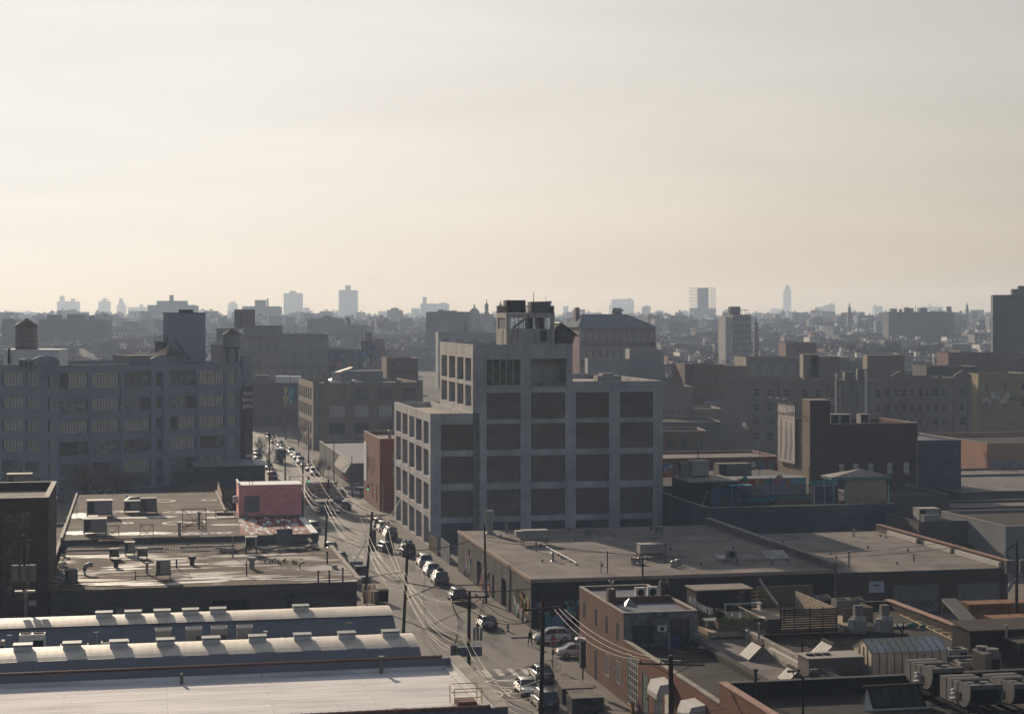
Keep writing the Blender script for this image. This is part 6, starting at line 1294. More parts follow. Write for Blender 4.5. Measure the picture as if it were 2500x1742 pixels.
for i,(x,y,W_,D_,H_,lab) in enumerate(pl):
    r=thing('planter',lab,'planter',x,y,zd);b=MB();b.box(0,W_,0,D_,0,H_);b.build('box',M['wood'],r);b=MB()
    for k in range(700):
        px,py=q.uniform(.1,W_-.1),q.uniform(.1,D_-.1);hgt=.2+.5*abs(math.sin(px*1.3+i))*q.random();a=q.uniform(0,6);w_=.05;b.add([(px-w_*math.cos(a),py-w_*math.sin(a),H_),(px+w_*math.cos(a),py+w_*math.sin(a),H_),(px+q.uniform(-.15,.15),py+q.uniform(-.15,.15),H_+hgt)],[(0,1,2)])
    b.build('herbs',plain('herb',(.13,.16,.035),.9) if i == 0 else M['green'],r)
b=MB();b.box(0,3.2,0,1.6,.7,.78);b.box(.1,3.1,.1,1.5,0,.69);one(b,'grey_table',M['stucco_grey'],'wide grey table top beside the herb planters','table',s0-5.3,162.9,zd)
b=MB();b.cyl(0,0,0,.8,.28,.42,12);[b.ball((q.uniform(-.2,.2),q.uniform(-.2,.2),.9),.2,6,4,1) for _ in range(5)];one(b,'plant_pot',[M['black'],M['green']],'tall tapered black plant pot on the grey table','plant pot',s0-3.9,163.2,zd+.78)
b=MB();b.box(0,1.7,0,.8,0,.95);b.box(-.05,1.75,-.05,.85,.95,1.02,1);one(b,'bar_cabinet',[M['coping'],M['white']],'white-topped cabinet at the corner of the deck','cabinet',s0-1.3,162.0,zd)
bt=thing('black_hut','flat roofed black hut with a small red exit sign beside the deck','hut',55.9,172.3,zd-.6);b=MB();b.box(0,5.9,0,3.2,0,2.75);b.build('wall',M['black_paint'],bt);b=MB();b.box(-.15,6.1,-.2,3.4,2.75,2.87);b.build('roof',mat('hutroof',(.20,.18,.15),.8,(.34,.31,.27),1.4,.6,.66),bt)
b=MB();b.box(4.4,5.2,-.05,-.003,.6,2.3);b.build('door',plain('hd',(.06,.055,.05)),bt);b=MB();b.box(4.65,5.05,-.08,-.01,2.38,2.62);b.build('exit_sign',plain('exs',(.25,.10,.09)),bt);text_obj('lettering','EXIT',.16,M['white'],(4.85,-.09,2.44),(rad(90),0,0),bt,.003)
# hanging garland of white strips
ga=thing('garland','string of white paper tassels hanging over the herb garden','garland',0,0,0);ga.location=T(0,0,0)
p_=[(sg(u,170.0-i*.8),170.0-i*.8,z) for i,(u,z) in enumerate(((1684,8.0),(1697,7.8),(1707,7.5),(1722,7.3),(1739,7.2),(1755,7.1),(1771,7.1),(1787,7.1),(1806,7.2)))]
b=MB();b.tube(p_,.02,3);b.build('string',M['wire_black'],ga);b=MB();q=random.Random(6)
for (x,y,z) in p_ + [((a[0]*k+c[0]*(1-k)),(a[1]*k+c[1]*(1-k)),(a[2]*k+c[2]*(1-k))) for a,c in zip(p_[:4],p_[1:5]) for k in (.33,.66)]:
    for j in range(3):dx_=q.uniform(-.08,.08);b.add([(x+dx_-.03,y,z),(x+dx_+.03,y,z),(x+dx_+.06+q.uniform(-.1,.1),y,z-q.uniform(.5,.8)),(x+dx_,y,z-q.uniform(.5,.8))],[(0,1,2,3)])
b.build('tassel',M['white'],ga)
ga=thing('garland','line of dull bunting slanting across the deck to a post','garland',0,0,0);p_=[(sg(1855+i*6.5,172-i*.9),172-i*.9,9.2-.32*i+.012*i*i) for i in range(8)]
b=MB();b.tube(p_,.02,3);b.build('string',M['wire_black'],ga);b=MB()
for a,c in zip(p_,p_[1:]):
    for k in (0,.33,.66):x,y,z=[a[j]*(1-k)+c[j]*k for j in range(3)];b.add([(x-.1,y,z),(x+.1,y,z),(x+.02,y,z-.45)],[(0,1,2)])
b.build('flag',M['coping'],ga)
pipe('tall thin lamp pole in the middle of the roof deck',sg(1915,163),163,zd,3.9,.06,'metal_dark',None,'pole','pole')
for lab,u,t_,z_,W_,H_ in (('white topped fan unit behind the reed fence, left',1972,171,zd,2.6,1.2),('white topped fan unit behind the reed fence, right',2043,168,zd,3.0,1.3)):
    condenser(lab,sg(u,t_),t_,z_,W_,1.5,H_,2,m='ac_cover',side='top')
b=MB();b.box(0,3.2,0,.1,0,2.0);b.box(3.1,3.2,.1,3,0,2.0);one(b,'plank_enclosure',M['wood'],'brown plank enclosure around machines right of the deck','screen',sg(2058,163.5),163.5,zl+.1)
b=MB();[b.box(i*.2,1.5+i*.25,-i*.6,-i*.6+.5,0+.1*i,.8-.1*i) for i in range(3)];one(b,'equipment_box',M['ac_cover'],'cluster of small boxes at the foot of the plank enclosure','air unit',sg(2046,162),161,zl)

# front brick building with parapet, bottom right
zf=6.3
vb=empty('brick_building','red brick building with deep black parapet and dark roof at the bottom right','building',T(44.4,95),G);D=36.0;W=40
b=MB();fr_=[(3.0+i*6.2,5.2+i*6.2,3.0,5.4) for i in range(4)]
b.wall((0,D),(0,-1),D,0,7.5,fr_,.3);b.wall((W,0),(0,1),D,0,7.5,());b.wall((W,D),(-1,0),W,0,7.5,());b.build('wall',M['brick_orange'],vb)
for h in fr_:put_window(vb,(0,D),(0,-1),*h,.28,('grid',5,4,'frame_white','glass_dim'))
b=MB();b.box(.01,.55,0,D-.5,zf-.1,7.5);b.box(.01,16.5,D-.5,D-.01,zf-.1,7.5);b.box(16.6,W,D-.5,D-.01,zf-.1,7.3);b.build('parapet',M['black_paint'],vb)
b=MB();b.box(-.06,.6,0,D+.05,7.5,7.62);b.build('coping',M['tile_cop'],vb);b=MB();b.box(.61,W,D-.55,D+.05,7.51,7.6);b.build('back_coping',M['metal_dark'],vb)
b=MB();b.poly([(.5,0,zf),(W,0,zf),(W,D-.4,zf),(.5,D-.4,zf)]);b.build('roof',M['roof_right'],vb)
b=MB();b.xprism([(0,zf),(D-.6,zf),(D-.6,zf+.6),(0,zf+.6)],16.6,17.3);b.build('party_wall',M['parapet_dark'],vb)
pipe('pair of dark vent stacks behind the front brick parapet',*st(1845,1712,zf),zf,2.4,.12,'metal_dark','cap')
s,t=st(1936,1738,zf);b=MB();b.tube([(0,0,0),(0,0,3.0)],.09,6);b.tube([(-.8,0,3.5),(-.7,0,3.2),(0,0,3.0),(.7,0,3.2),(.8,0,3.5)],.05,5);b.box(-1.2,-.6,-.12,.12,3.45,3.62,1);b.box(.6,1.2,-.12,.12,3.45,3.62,1);one(b,'floodlight_pole',[M['black'],M['ac_cover']],'black pole with two curved floodlight arms at the bottom right','lamp',s,t-2,zf)
# dark gable skylight
s,t=st(2195,1728,zf);r=thing('gable_skylight','large dark glazed gable skylight at the bottom right','skylight',s-2.2,t-.3,zf);b=MB();b.xprism([(0,0),(2.4,0),(2.4,.2),(1.2,1.5),(0,.2)],0,4.3);b.build('body',M['black'],r)
b=MB();[b.add([(.15+i*.8,-.02,.22),(.87+i*.8,-.02,.22),(.87+i*.8,1.14,1.48),(.15+i*.8,1.14,1.48)],[(0,1,2,3)]) for i in range(5)];b.build('pane',mat('olive_glass',(.05,.05,.03),.3),r);b=MB();b.box(-.3,4.6,1.0,1.4,1.5,1.65);b.build('ridge_cap',M['black'],r);b=MB();b.add([(-.9,-.1,0),(-.1,-.1,0),(-.02,1.2,1.4)],[(0,1,2)]);b.box(-.7,4.5,-.2,0,0,.12);b.build('flashing',M['offwhite'],r)
# big air handlers on steel rails
def big_unit(lab,s,t,z,L_=5.0,Wd_=2.6):
    r=thing('air_handler',lab,'air handler',s,t,z,0,'large grey air handlers')
    pr=[(L_,.1),(L_,1.75),(0,1.75),(.02,1.45)] + [(1.3-1.28*math.cos(a),1.4-1.25*math.sin(a)) for a in [.15+k*.19 for k in range(8)]]
    b=MB();b.xprism(pr,0,.08);b.xprism(pr,Wd_-.08,Wd_);b.box(.08,Wd_-.08,1.6,L_,.1,1.74);b.box(.08,Wd_-.08,0,1.6,1.6,1.74);b.build('casing',M['ac_grey'],r)
    b=MB();b.box(.09,Wd_-.09,.9,1.59,.3,1.59);b.box(.09,Wd_-.09,.45,.9,.8,1.59);b.build('dark_opening',M['black'],r)  # black core painted in for the shade inside the open near end
    b=MB();[b.box(-.025,-.004,y,y+.04,.15,1.74) for y in (2.0,2.9,3.9)];[b.box(.02,Wd_,y,y+.05,1.752,1.79) for y in (2.2,3.2,4.1)];[b.box(-.06,-.02,1.6,1.75,.6,1.15)];b.build('seam',M['metal_dark'],r)
    b=MB();b.box(-.2,-.006,2.5,2.75,1.05,1.2);b.box(-.2,-.006,2.5,2.75,.8,.92);b.box(-.3,-.006,2.4,2.8,.5,.56);b.build('bracket',M['white'],r)
    b=MB();b.box(.12,Wd_-.1,.1,2.1,1.755,1.775);b.build('fan_well',M['black'],r)
    b=MB();[b.cyl(.7+1.2*i,.6+.95*j,1.78,1.86,.36,.36,12) for i in range(2) for j in range(2)];b.box(0,.1,.0,2.2,1.776,1.95);b.box(Wd_-.1,Wd_,0,2.2,1.776,1.95);b.box(.1,Wd_-.1,0,.1,1.776,1.95);b.box(.1,Wd_-.1,2.1,2.2,1.776,1.95);b.build('fan_rim',M['ac_grey'],r)
    b=MB();b.box(-.1,.1,.3,L_+.4,-.2,0);b.box(Wd_-.2,Wd_,.3,L_+.4,-.2,0);[b.box(-.6,Wd_+.3,y,y+.15,-.4,-.21) for y in (1.0,4.2)];b.build('support_beam',M['black'],r)
    return r
big_unit('big grey air handler nearest the greenhouse',59.7,125.6,7.1);big_unit('big grey air handler in front, at the bottom right',59.7,119.3,7.1);big_unit('big grey air handler cut by the right edge',63.1,119.1,7.1)
b=MB();[b.box(x,x+.12,-12,10,0,.15) for x in (0,2.5,5.5,8.6)];one(b,'rail_beams',M['metal'],'parallel steel rails on the roof beneath the air handlers','beam',62.2,124,zf+.3)
o=text_obj('graffiti','CEUZPMXRK',.62,plain('tg',(.035,.032,.035)),T(62.0,118.3,6.5),(rad(90),0,G),None,.01,sx=.75);tag(o,'faint grey sprayed tag on the dark wall below the air handlers','graffiti')
b=MB();b.box(0,12,0,.6,0,2.2);one(b,'dark_wall',M['black_paint'],'low dark wall under the front air handler','wall',59.5,118.4,zf-1.4)
# tall twin-fan unit and boxes
s=sg(2377,136);r=thing('cooling_unit','tall louvred unit with two round fan drums on top','air unit',s,134,zl+1.2);b=MB();b.box(0,1.5,0,2.3,0,1.9);b.build('casing',M['ac_grey'],r);b=MB();b.cyl(.6,1.7,1.9,2.2,.5,.5,14);b.cyl(1.0,.6,1.9,2.2,.5,.5,14);b.build('fan',M['ac_cover'],r);b=MB();[b.box(-.02,-.003,.1,2.2,.2+.16*i,.28+.16*i) for i in range(10)];b.box(.6,1.3,-.02,-.003,.5,1.4);b.build('grille',M['black'],r)
condenser('pale open box unit left of the tall louvred unit',sg(2345,137),137,zl+.3,1.5,1.5,1.4,1,m='ac',side='top')
condenser('small green topped box unit behind the greenhouse',sg(2316,146),146,zl,1.9,1.3,1.0,1,m='ac',side='top')
b=MB();b.box(0,3.2,0,.3,0,1.1);[b.ball((.15+i*.36,.1,1.15),.07,6,4,1) for i in range(9)];one(b,'light_string_wall',[M['stucco_dark'],M['white']],'low dark wall topped by a row of white bulbs','wall',sg(2313,143),143,zl)
# black timber shed
bs2=thing('black_shed','black timber shed with a tan pitched roof at the right edge','shed',sg(2369,146.8),146.8,zl-.2);b=MB();b.box(0,9,0,3.6,0,2.7);b.box(3.0,12,-3.5,-.01,0,2.1);b.build('wall',M['black_paint'],bs2)
b=MB();b.add([(-.2,-.2,2.8),(9,-.2,2.8),(9,3.8,3.1),(-.2,3.8,3.1),(-.2,-.2,2.7),(9,-.2,2.7),(9,3.8,3.0),(-.2,3.8,3.0)],[(0,1,2,3),(4,5,1,0),(5,6,2,1),(7,4,0,3)]);b.box(2.9,12,-3.6,-.25,2.1,2.2);b.build('roof',mat('shedroof',(.065,.055,.045),.9),bs2)
pipe('round metal chimney on the flat part of the black shed',sg(2457,144.5),144.5,zl+2.3,1.0,.11,'metal','cap')
s=sg(2390,153.5);b=MB();b.cyl(0,0,0,.8,.28,.28,12);b.ball((0,0,.95),.33,8,5);one(b,'turbine_vent',M['metal'],'silver turbine vent on the right party wall','roof vent',s,155,zl+.8)
# containers, conveyor roof, yard
def container(lab,s,t,z,m,L_=12,rz=0,s2=1):
    r=thing('shipping_container',lab,'container',s,t,z,rz);b=MB();n=60;H_,D_=2.6,2.44
    for i in range(n):
        x0,x1=L_*i/n,L_*(i+1)/n;a,c=(0,.06) if i % 2 else (.06,0);b.poly([(x0,a,0),(x1,c,0),(x1,c,H_),(x0,a,H_)]);b.poly([(x0,0,H_+a),(x1,0,H_+c),(x1,D_,H_+c),(x0,D_,H_+a)])
    n=10
    for i in range(n):
        y0,y1=D_*i/n,D_*(i+1)/n;a,c=(0,.06) if i % 2 else (.06,0);b.poly([(a,y1,0),(c,y0,0),(c,y0,H_),(a,y1,H_)])
    b.poly([(L_,0,0),(L_,D_,0),(L_,D_,H_),(L_,0,H_)]);b.build('shell',m,r)
    b=MB();[b.box(x,x+.12,y,y+.12,-.02,H_+.08) for x in (-.03,L_-.1) for y in (-.03,D_-.1)];b.build('corner_post',m,r);return r
container('rusty tan ribbed container by the brick warehouse shutters',sg(2365,177),177,2.2,M['rust'],14);container('rusty brown container in front at the right edge',sg(2424,168),168,2.2,M['rust'],12);container('dark red container lowest at the right edge',sg(2455,163),163,2.0,M['rust_red'],12)
yz=MB();yz.box(0,60,0,30,0,2.1);tag(yz.build('yard_slab',M['stucco_dark'],None,T(80.5,152,0),G),'raised dark yard slab under the containers','platform')
q1,q2=P(2298,1462,7.5),P(2372,1522,6.2);b=MB()
pp=[P(2299,1460,7.4),P(2333,1459,7.4),P(2395,1522,6.0),P(2363,1526,6.0)]
b.add([(x-pp[0][0],y-pp[0][1],z) for x,y,z in pp]+[(x-pp[0][0],y-pp[0][1],z-.25) for x,y,z in pp],[(0,1,2,3),(7,6,5,4),(0,4,5,1),(1,5,6,2),(2,6,7,3),(3,7,4,0)]);b.box(.05,.2,-.2,-.05,0,7.2,1);b.box(1.2,1.35,-8.6,-8.4,0,5.9,1)
one(b,'ramp_roof',[M['ac_cover'],M['metal_dark']],'long sloping grey sheet canopy running down between parapet and containers','canopy',pp[0][0],pp[0][1],0)
# ================================================================ CARS
def loft(b,secs,mi=0,close=True):
    # secs: list of (x, [(y, z), ...]) half sections mirrored in y; x is the length axis
    rows=[]
    for x,pts in secs:rows.append([(x,y,z) for y,z in pts] + [(x,-y,z) for y,z in reversed(pts)])
    n=len(rows[0]);vs=[p for r in rows for p in r];fs=[]
    for k in range(len(rows)-1):
        for i in range(n):fs.append((k*n+i,k*n+(i+1) % n,(k+1)*n+(i+1) % n,(k+1)*n+i))
    b.add(vs,fs,mi,True);b.add(rows[0],[tuple(range(n))],mi);b.add(rows[-1],[tuple(reversed(range(n)))],mi)
CT={  # length, width, [stations of lower body x, belt height, half-width], greenhouse [bottom x0,x1, top x0,x1, roof z]
 'sedan':(4.7,1.82,[(-2.35,.62,.74),(-2.2,.88,.85),(-1.5,.96,.91),(-.2,.95,.91),(1.0,.92,.91),(1.9,.82,.88),(2.3,.66,.78),(2.35,.5,.70)],(-1.75,1.15,-1.0,.35,1.43)),
 'suv':(4.75,1.92,[(-2.37,.7,.84),(-2.3,1.02,.92),(-1.5,1.08,.96),(-.2,1.07,.96),(1.0,1.05,.96),(1.9,.98,.93),(2.3,.82,.86),(2.37,.6,.78)],(-2.25,1.15,-1.95,.45,1.78)),
 'hatchback':(4.2,1.75,[(-2.1,.6,.76),(-2.0,.95,.84),(-1.2,1.0,.87),(0,.98,.87),(.9,.93,.87),(1.6,.85,.84),(2.0,.68,.76),(2.1,.5,.7)],(-1.95,1.3,-1.45,.35,1.55)),
 'van':(5.0,1.98,[(-2.5,.7,.88),(-2.45,1.08,.97),(-1.5,1.12,.99),(0,1.12,.99),(1.2,1.1,.99),(2.0,1.0,.96),(2.45,.82,.9),(2.5,.6,.82)],(-2.42,1.6,-2.3,.85,2.0))}
CM={}
def car_meshes(ty):
    if ty in CM:return CM[ty]
    Lc,Wc,stn,(g0,g1,r0,r1,rz_)=CT[ty];R=.34 if ty != 'suv' else .38
    b=MB();loft(b,[(x,[(w_*.0,.24),(w_*.93,.26),(w_,.42),(w_*1.0,zb*.78),(w_*.94,zb),(w_*.0,zb+.02)]) for x,zb,w_ in stn])
    hw=Wc/2*.93;tw=Wc/2*.74;zb=stn[3][1]-.03
    # pillars and roof
    rf=MB();loft(rf,[(r0-.05,[(0,rz_-.06),(tw,rz_-.07),(tw*.93,rz_-.01),(0,rz_)]),((r0+r1)/2,[(0,rz_-.05),(tw,rz_-.05),(tw*.93,rz_+.03),(0,rz_+.05)]),(r1+.05,[(0,rz_-.06),(tw,rz_-.08),(tw*.93,rz_-.02),(0,rz_-.01)])])
    def pillar(xb,xt,w_):
        for sgn in (1,-1):rf.tube([(xb,hw*sgn,zb),(xt,tw*sgn*.99,rz_-.03)],w_,4)
    pillar(g0,r0,.06);pillar(g1,r1,.045);pillar((g0+g1)/2-.1,(r0+r1)/2,.04)
    gl_=MB();e=.02
    v=[(g0,-hw,zb),(g1,-hw,zb),(g1,hw,zb),(g0,hw,zb),(r0,-tw,rz_-.05),(r1,-tw,rz_-.05),(r1,tw,rz_-.05),(r0,tw,rz_-.05)]
    gl_.add(v,[(0,1,5,4),(1,2,6,5),(2,3,7,6),(3,0,4,7)])
    w=MB();w.cyl(0,0,-.11,.11,R,R,18,0);w.cyl(0,0,.111,.125,R*.62,R*.55,10,1);w.cyl(0,0,-.125,-.111,R*.55,R*.62,10,1)
    hd=MB();hd.box(-.04,.05,-.2,.2,-.07,.07)
    pl_=MB();pl_.box(-.02,.02,-.26,.26,-.08,.08)
    bm=MB();bm.box(-.05,.06,-Wc*.42,Wc*.42,-.13,.13)
    mr=MB();mr.box(-.08,.08,-.1,.1,-.07,.07)
    CM[ty]=dict(body=b,roof=rf,glass=gl_.mesh('windows',M['glass_car']),wheel=w.mesh('wheel',[M['rubber'],M['steel']]),lamp=hd,plate=pl_.mesh('number_plate',M['offwhite']),bumper=bm.mesh('bumper',M['metal_dark']),mirror=mr,spec=(Lc,Wc,R,stn,(g0,g1,r0,r1,rz_),zb))
    return CM[ty]
head=plain('headlamp',(.6,.6,.58),.2,spec=.8);tail=plain('tail_lamp',(.25,.015,.012),.3)
BC={}
def paint(col):
    k='paint_%.3f_%.3f_%.3f' % col;return plain(k,col,.28,spec=.6,coat=.6)
def car(label,ty,col,s,t,head_deg,group=None,extra=None,z=.012,simple=False):
    """heading 0 = front toward +t (away from the camera) on the grid"""
    c=car_meshes(ty);m=paint(col);Lc,Wc,R,stn,(g0,g1,r0,r1,rz_),zb=c['spec'];key=(ty,col)
    if key not in BC:BC[key]=(c['body'].mesh('body',m),c['roof'].mesh('roof',m),c['lamp'].mesh('headlight',head),c['lamp'].mesh('tail_light',tail),c['mirror'].mesh('wing_mirror',m))
    bo,ro,hl_,tl,mi=BC[key]
    r=thing({'sedan':'sedan_car','suv':'suv_car','hatchback':'hatchback_car','van':'van'}[ty],label,'car' if ty != 'van' else 'van',s,t,z,rad(90+head_deg),group)
    inst('body',bo,r);inst('roof',ro,r);inst('windows',c['glass'],r)
    for x in (-Lc*.31,Lc*.31):
        for y in (-1,1):w=inst('wheel',c['wheel'],r,(x,y*(Wc/2-.1),R));w.rotation_euler=(rad(90)*(-y),0,0)
    hz=stn[1][1]
    for y in (-1,1):
        inst('headlight',hl_,r,(Lc/2-.1,y*Wc*.33,.66));inst('tail_light',tl,r,(-Lc/2+.06,y*Wc*.37,hz-.12));inst('wing_mirror',mi,r,(g1-.35,y*(Wc/2+.06),zb+.1))
    inst('number_plate',c['plate'],r,(-Lc/2-.0,0,hz-.28));inst('bumper',c['bumper'],r,(-Lc/2+.0,0,.42));inst('bumper',c['bumper'],r,(Lc/2-.03,0,.42))
    if extra:extra(r,c)
    return r
W_,K_,S_,D_,B_,RD,TN,GN=(.62,.61,.58),(.012,.012,.014),(.32,.33,.34),(.05,.05,.055),(.03,.045,.08),(.07,.018,.015),(.30,.25,.18),(.03,.06,.05)
def at_end(u,v,L_):s,t=st(u,v,0);return s,t+L_/2
def park(lab,ty,col,u,v,h=0,**k):s,t=st(u,v,0);return car(lab,ty,col,s,t+CT[ty][0]/2,h,**k)
park('black SUV half hidden behind the big leaning pole at the bottom','suv',D_,1343,1738);park('white hatchback-like sedan facing us beside the black cars','sedan',W_,1299,1704,180)
park('black sedan parked nose to the zebra bars by the stop sign','sedan',K_,1334,1668)
car('white hatchback turning in front of the teal mural','hatchback',W_,45.0,190.6,90);car('white sedan with open sunroof behind the stop sign','sedan',(.55,.55,.54),45.8,181.6,-90,extra=lambda r,c:inst('sunroof',MB().box(-.5,.2,-.4,.4,1.475,1.5).mesh('sunroof',M['black']),r))
park('black sedan parked by the fire hydrant','sedan',K_,1198,1539);park('black SUV parked behind the switchgear pole','suv',K_,1124,1473)
def boxed(r,c):
    inst('roof_box',MB().ball((-.4,0,1.98),.9,10,6,0,(1,.5,.25)).mesh('roof_box',M['black']),r);b=MB();b.cyl(0,0,-.1,.1,.36,.36,14);o=inst('spare_wheel',b.mesh('spare_wheel',plain('tyrecover',(.25,.22,.18))),r,(-2.42,0,1.0));o.rotation_euler=(0,rad(90),0)
park('tan SUV with black roof box and spare wheel on its tailgate','suv',TN,1080,1429,extra=boxed);park('white SUV between the tan one and another white car','suv',W_,1060,1407);park('white SUV third from the tan one up the kerb','suv',(.55,.54,.50),1042,1385)
def tarp_load(r,c):q=random.Random(5);inst('roof_load',(lambda b:([b.ball((q.uniform(-1.4,.6),q.uniform(-.5,.5),1.95),q.uniform(.3,.5),7,5) for _ in range(7)],b)[1])(MB()).mesh('roof_load',plain('tarpb',(.10,.16,.2))),r)
park('black van piled with bags and blue tarpaulin on its roof','van',K_,1000,1360,extra=tarp_load);park('dark red van parked beside the concrete block','van',RD,957,1318);park('white SUV parked ahead of the dark red van','suv',W_,940,1299);park('silver hatchback ahead of the white SUV by the concrete block','hatchback',S_,926,1288)
s,t=st(938,1349,0);car('dark hatchback stopped in the lane beside the worker in the green vest','hatchback',(.10,.03,.03),s+.3,t+2,12)
s,t=st(802,1254,0);car('dark sedan crossing the junction beyond the pink shed','sedan',D_,s,t,-135)
park('black SUV waiting at the kerb below the walking couple','suv',K_,846,1247);park('white van parked ahead of the waiting black SUV','van',W_,826,1224);
s,t=st(868,1196,0);car('silver car on the side street right of the lorry','sedan',S_,s,t,60);s,t=st(878,1210,0);car('white SUV on the side street by the red brick corner','suv',W_,s,t,65)
for i,(u,v,ty,col,lab) in enumerate(((770,1161,'suv',W_,'white SUV just beyond the box lorry'),(757,1150,'sedan',K_,'black sedan second beyond the box lorry'),(746,1141,'sedan',S_,'silver sedan third beyond the box lorry'),(736,1133,'suv',W_,'white SUV fourth beyond the box lorry'))):park(lab,ty,col,u,v,180)
cl=['white pickup-like SUV heading the far row of parked cars','silver sedan second in the far parked row','white SUV third in the far parked row','grey sedan fourth in the far parked row','white sedan fifth in the far parked row','black SUV sixth in the far parked row','silver hatchback seventh in the far parked row','white sedan eighth in the far parked row','dark sedan ninth in the far parked row','last white SUV at the end of the far parked row']
tt=449.0
for i,(ty,col) in enumerate((('suv',W_),('sedan',S_),('suv',W_),('sedan',S_),('sedan',W_),('suv',D_),('hatchback',S_),('sedan',W_),('sedan',D_),('suv',W_))):
    car(cl[i],ty,col,39.6-.9*(i > 3)-.5*(i > 6),tt+i*8.6,180,group='cars in the far parked row')
for i,(u,v,ty,col,lab) in enumerate(((632,1124,'suv',K_,'black SUV below the tall banner at the left kerb'),(628,1112,'sedan',D_,'dark sedan behind the black SUV at the left kerb'),(658,1147,'sedan',K_,'black sedan beside the low pavilion'),(668,1172,'suv',D_,'dark SUV behind the red no-entry sign at the left'),(664,1160,'sedan',B_,'blue-black sedan by the low pavilion'),
     (770,1302,'suv',GN,'dark green SUV below the right end of the pink shed'),(812,1350,'sedan',D_,'dark car with a pale roof behind the worn roof edge'),(836,1376,'sedan',K_,'black car behind the near corner of the worn roof edge'))):park(lab,ty,col,u,v,180)
# lorries
def lorry(lab,s,t,hd,L_,H_,boxm,cabcol,front_dark=False,text=False):
    r=thing('box_lorry',lab,'lorry',s,t,.012,rad(90+hd));b=MB();b.box(-L_/2,L_/2,-1.2,1.2,.95,H_);b.build('cargo_box',boxm,r)
    b=MB();loft(b,[(L_/2+.1,[(0,.5),(1.05,.5),(1.08,1.6),(.95,2.4),(0,2.45)]),(L_/2+1.3,[(0,.5),(1.05,.5),(1.08,1.5),(.9,2.3),(0,2.35)]),(L_/2+1.9,[(0,.5),(1.0,.5),(1.02,1.2),(.9,1.4),(0,1.45)])]);b.build('cab',paint(cabcol),r)
    b=MB();b.box(L_/2+.7,L_/2+1.38,-1.1,1.1,1.5,2.15);b.build('windscreen',M['glass_car'],r)
    b=MB();b.box(-L_/2+.2,L_/2+1.8,-.45,.45,.45,.94);b.build('chassis',M['metal_dark'],r);w=MB();w.cyl(0,0,-.14,.14,.46,.46,16);me=w.mesh('wheel',M['rubber'])
    for x in (-L_/2+1.2,L_/2+1.0):
        for y in (-1,1):o=inst('wheel',me,r,(x,y*1.0,.46));o.rotation_euler=(rad(90),0,0)
    if text:
        red=plain('letter_red',(.30,.02,.02));
        for sz_,z_,s_ in ((.62,2.72,'PORK KING'),(.62,2.05,'SAUSAGE'),(.38,1.25,'WHOLESALE')):text_obj('lettering',s_,sz_,red,(.3,-1.215,z_),(rad(90),0,0),r,.005,bold=.02)
        b=MB();b.box(-L_/2+.5,-L_/2+1.6,-1.22,-1.205,1.7,2.3);b.build('emblem_panel',red,r)
    return r
lorry('white box lorry lettered in red crossing at the far junction',35.2,346.0,-90,6.0,3.6,plain('boxpink',(.50,.40,.36)),(.5,.42,.4),text=True)
s,t=st(687,1133,0);lorry('tall dark box lorry with a pale roof in the left lane',s,t+4,0,6.2,3.7,plain('boxdark',(.07,.07,.075)),D_)
# ================================================================ PEOPLE
PM={}
def person(lab,s,t,face,skin=(.35,.2,.14),top=(.02,.02,.022),legs=(.03,.03,.035),stride=.28,z=.02,bend=0,carry=False,hat=None):
    r=thing('person',lab,'person',s,t,z,face)
    me=bpy.data.meshes.new('body');J={'pel':(0,0,.95,.135),'ch':(bend*.35,0,1.32,.155),'nk':(bend*.55,0,1.5,.06),'hd':(bend*.62+.02,0,1.62,.10),'ht':(bend*.62,0,1.74,.07)}
    for sd,y in (('l',1),('r',-1)):
        f=stride*y;J[sd+'h']=(0,.1*y,.9,.10);J[sd+'k']=(f*.55+.05,.1*y,.5,.065);J[sd+'a']=(f,.1*y,.08,.045);J[sd+'t']=(f+.17,.1*y,.05,.04)
        J[sd+'s']=(bend*.4,.2*y,1.42,.065);J[sd+'e']=(bend*.4-f*.3,.26*y,1.14,.048);J[sd+'w']=(bend*.6-f*.5+.12,.25*y,.9,.034);J[sd+'d']=(bend*.6-f*.55+.16,.24*y,.82,.035)
    K=list(J);E=[('pel','ch'),('ch','nk'),('nk','hd'),('hd','ht')] + [(a+x,a+y) if x != 'P' else None for a in 'lr' for x,y in (('h','k'),('k','a'),('a','t'),('s','e'),('e','w'),('w','d'))] + [('pel','lh'),('pel','rh'),('ch','ls'),('ch','rs')]
    me.from_pydata([J[k][:3] for k in K],[(K.index(a),K.index(b_)) for a,b_ in E],[]);o=inst('body',me,r)
    sk=o.modifiers.new('skin','SKIN')
    for k,v in zip(K,me.skin_vertices[0].data):v.radius=(J[k][3],J[k][3]*(1.15 if k in ('ch','pel') else 1));v.use_root=(k == 'pel')
    o.modifiers.new('sub','SUBSURF').levels=1;dg=bpy.context.evaluated_depsgraph_get();m2=bpy.data.meshes.new_from_object(o.evaluated_get(dg));o.modifiers.clear();o.data=m2
    m2.materials.clear();[m2.materials.append(plain('cloth_%.2f_%.2f_%.2f' % c,c,.9)) for c in (top,legs,skin)]
    for p in m2.polygons:zc=p.center.z;p.material_index=2 if zc > 1.5 or (zc < .88 and abs(p.center.y) > .2) else (0 if zc > .93 else 1);p.use_smooth=True
    b=MB();b.ball((bend*.62-.01,0,1.70),.105,8,6,0,(1,.9,.8));b.build('hair',M['black'] if not hat else hat,r)
    if carry:b=MB();b.box(-.15,.15,-.5,-.3,.5,.85);b.build('bag',M['offwhite'],r)
    return r
s,t=st(1294.7,1576,0);person('person in black walking across the side road toward the mural',s,t,G+rad(100))
s,t=st(958,1349,0);person('worker in a bright green vest standing behind the stopped car',s,t,G+rad(150),top=(.12,.5,.03))
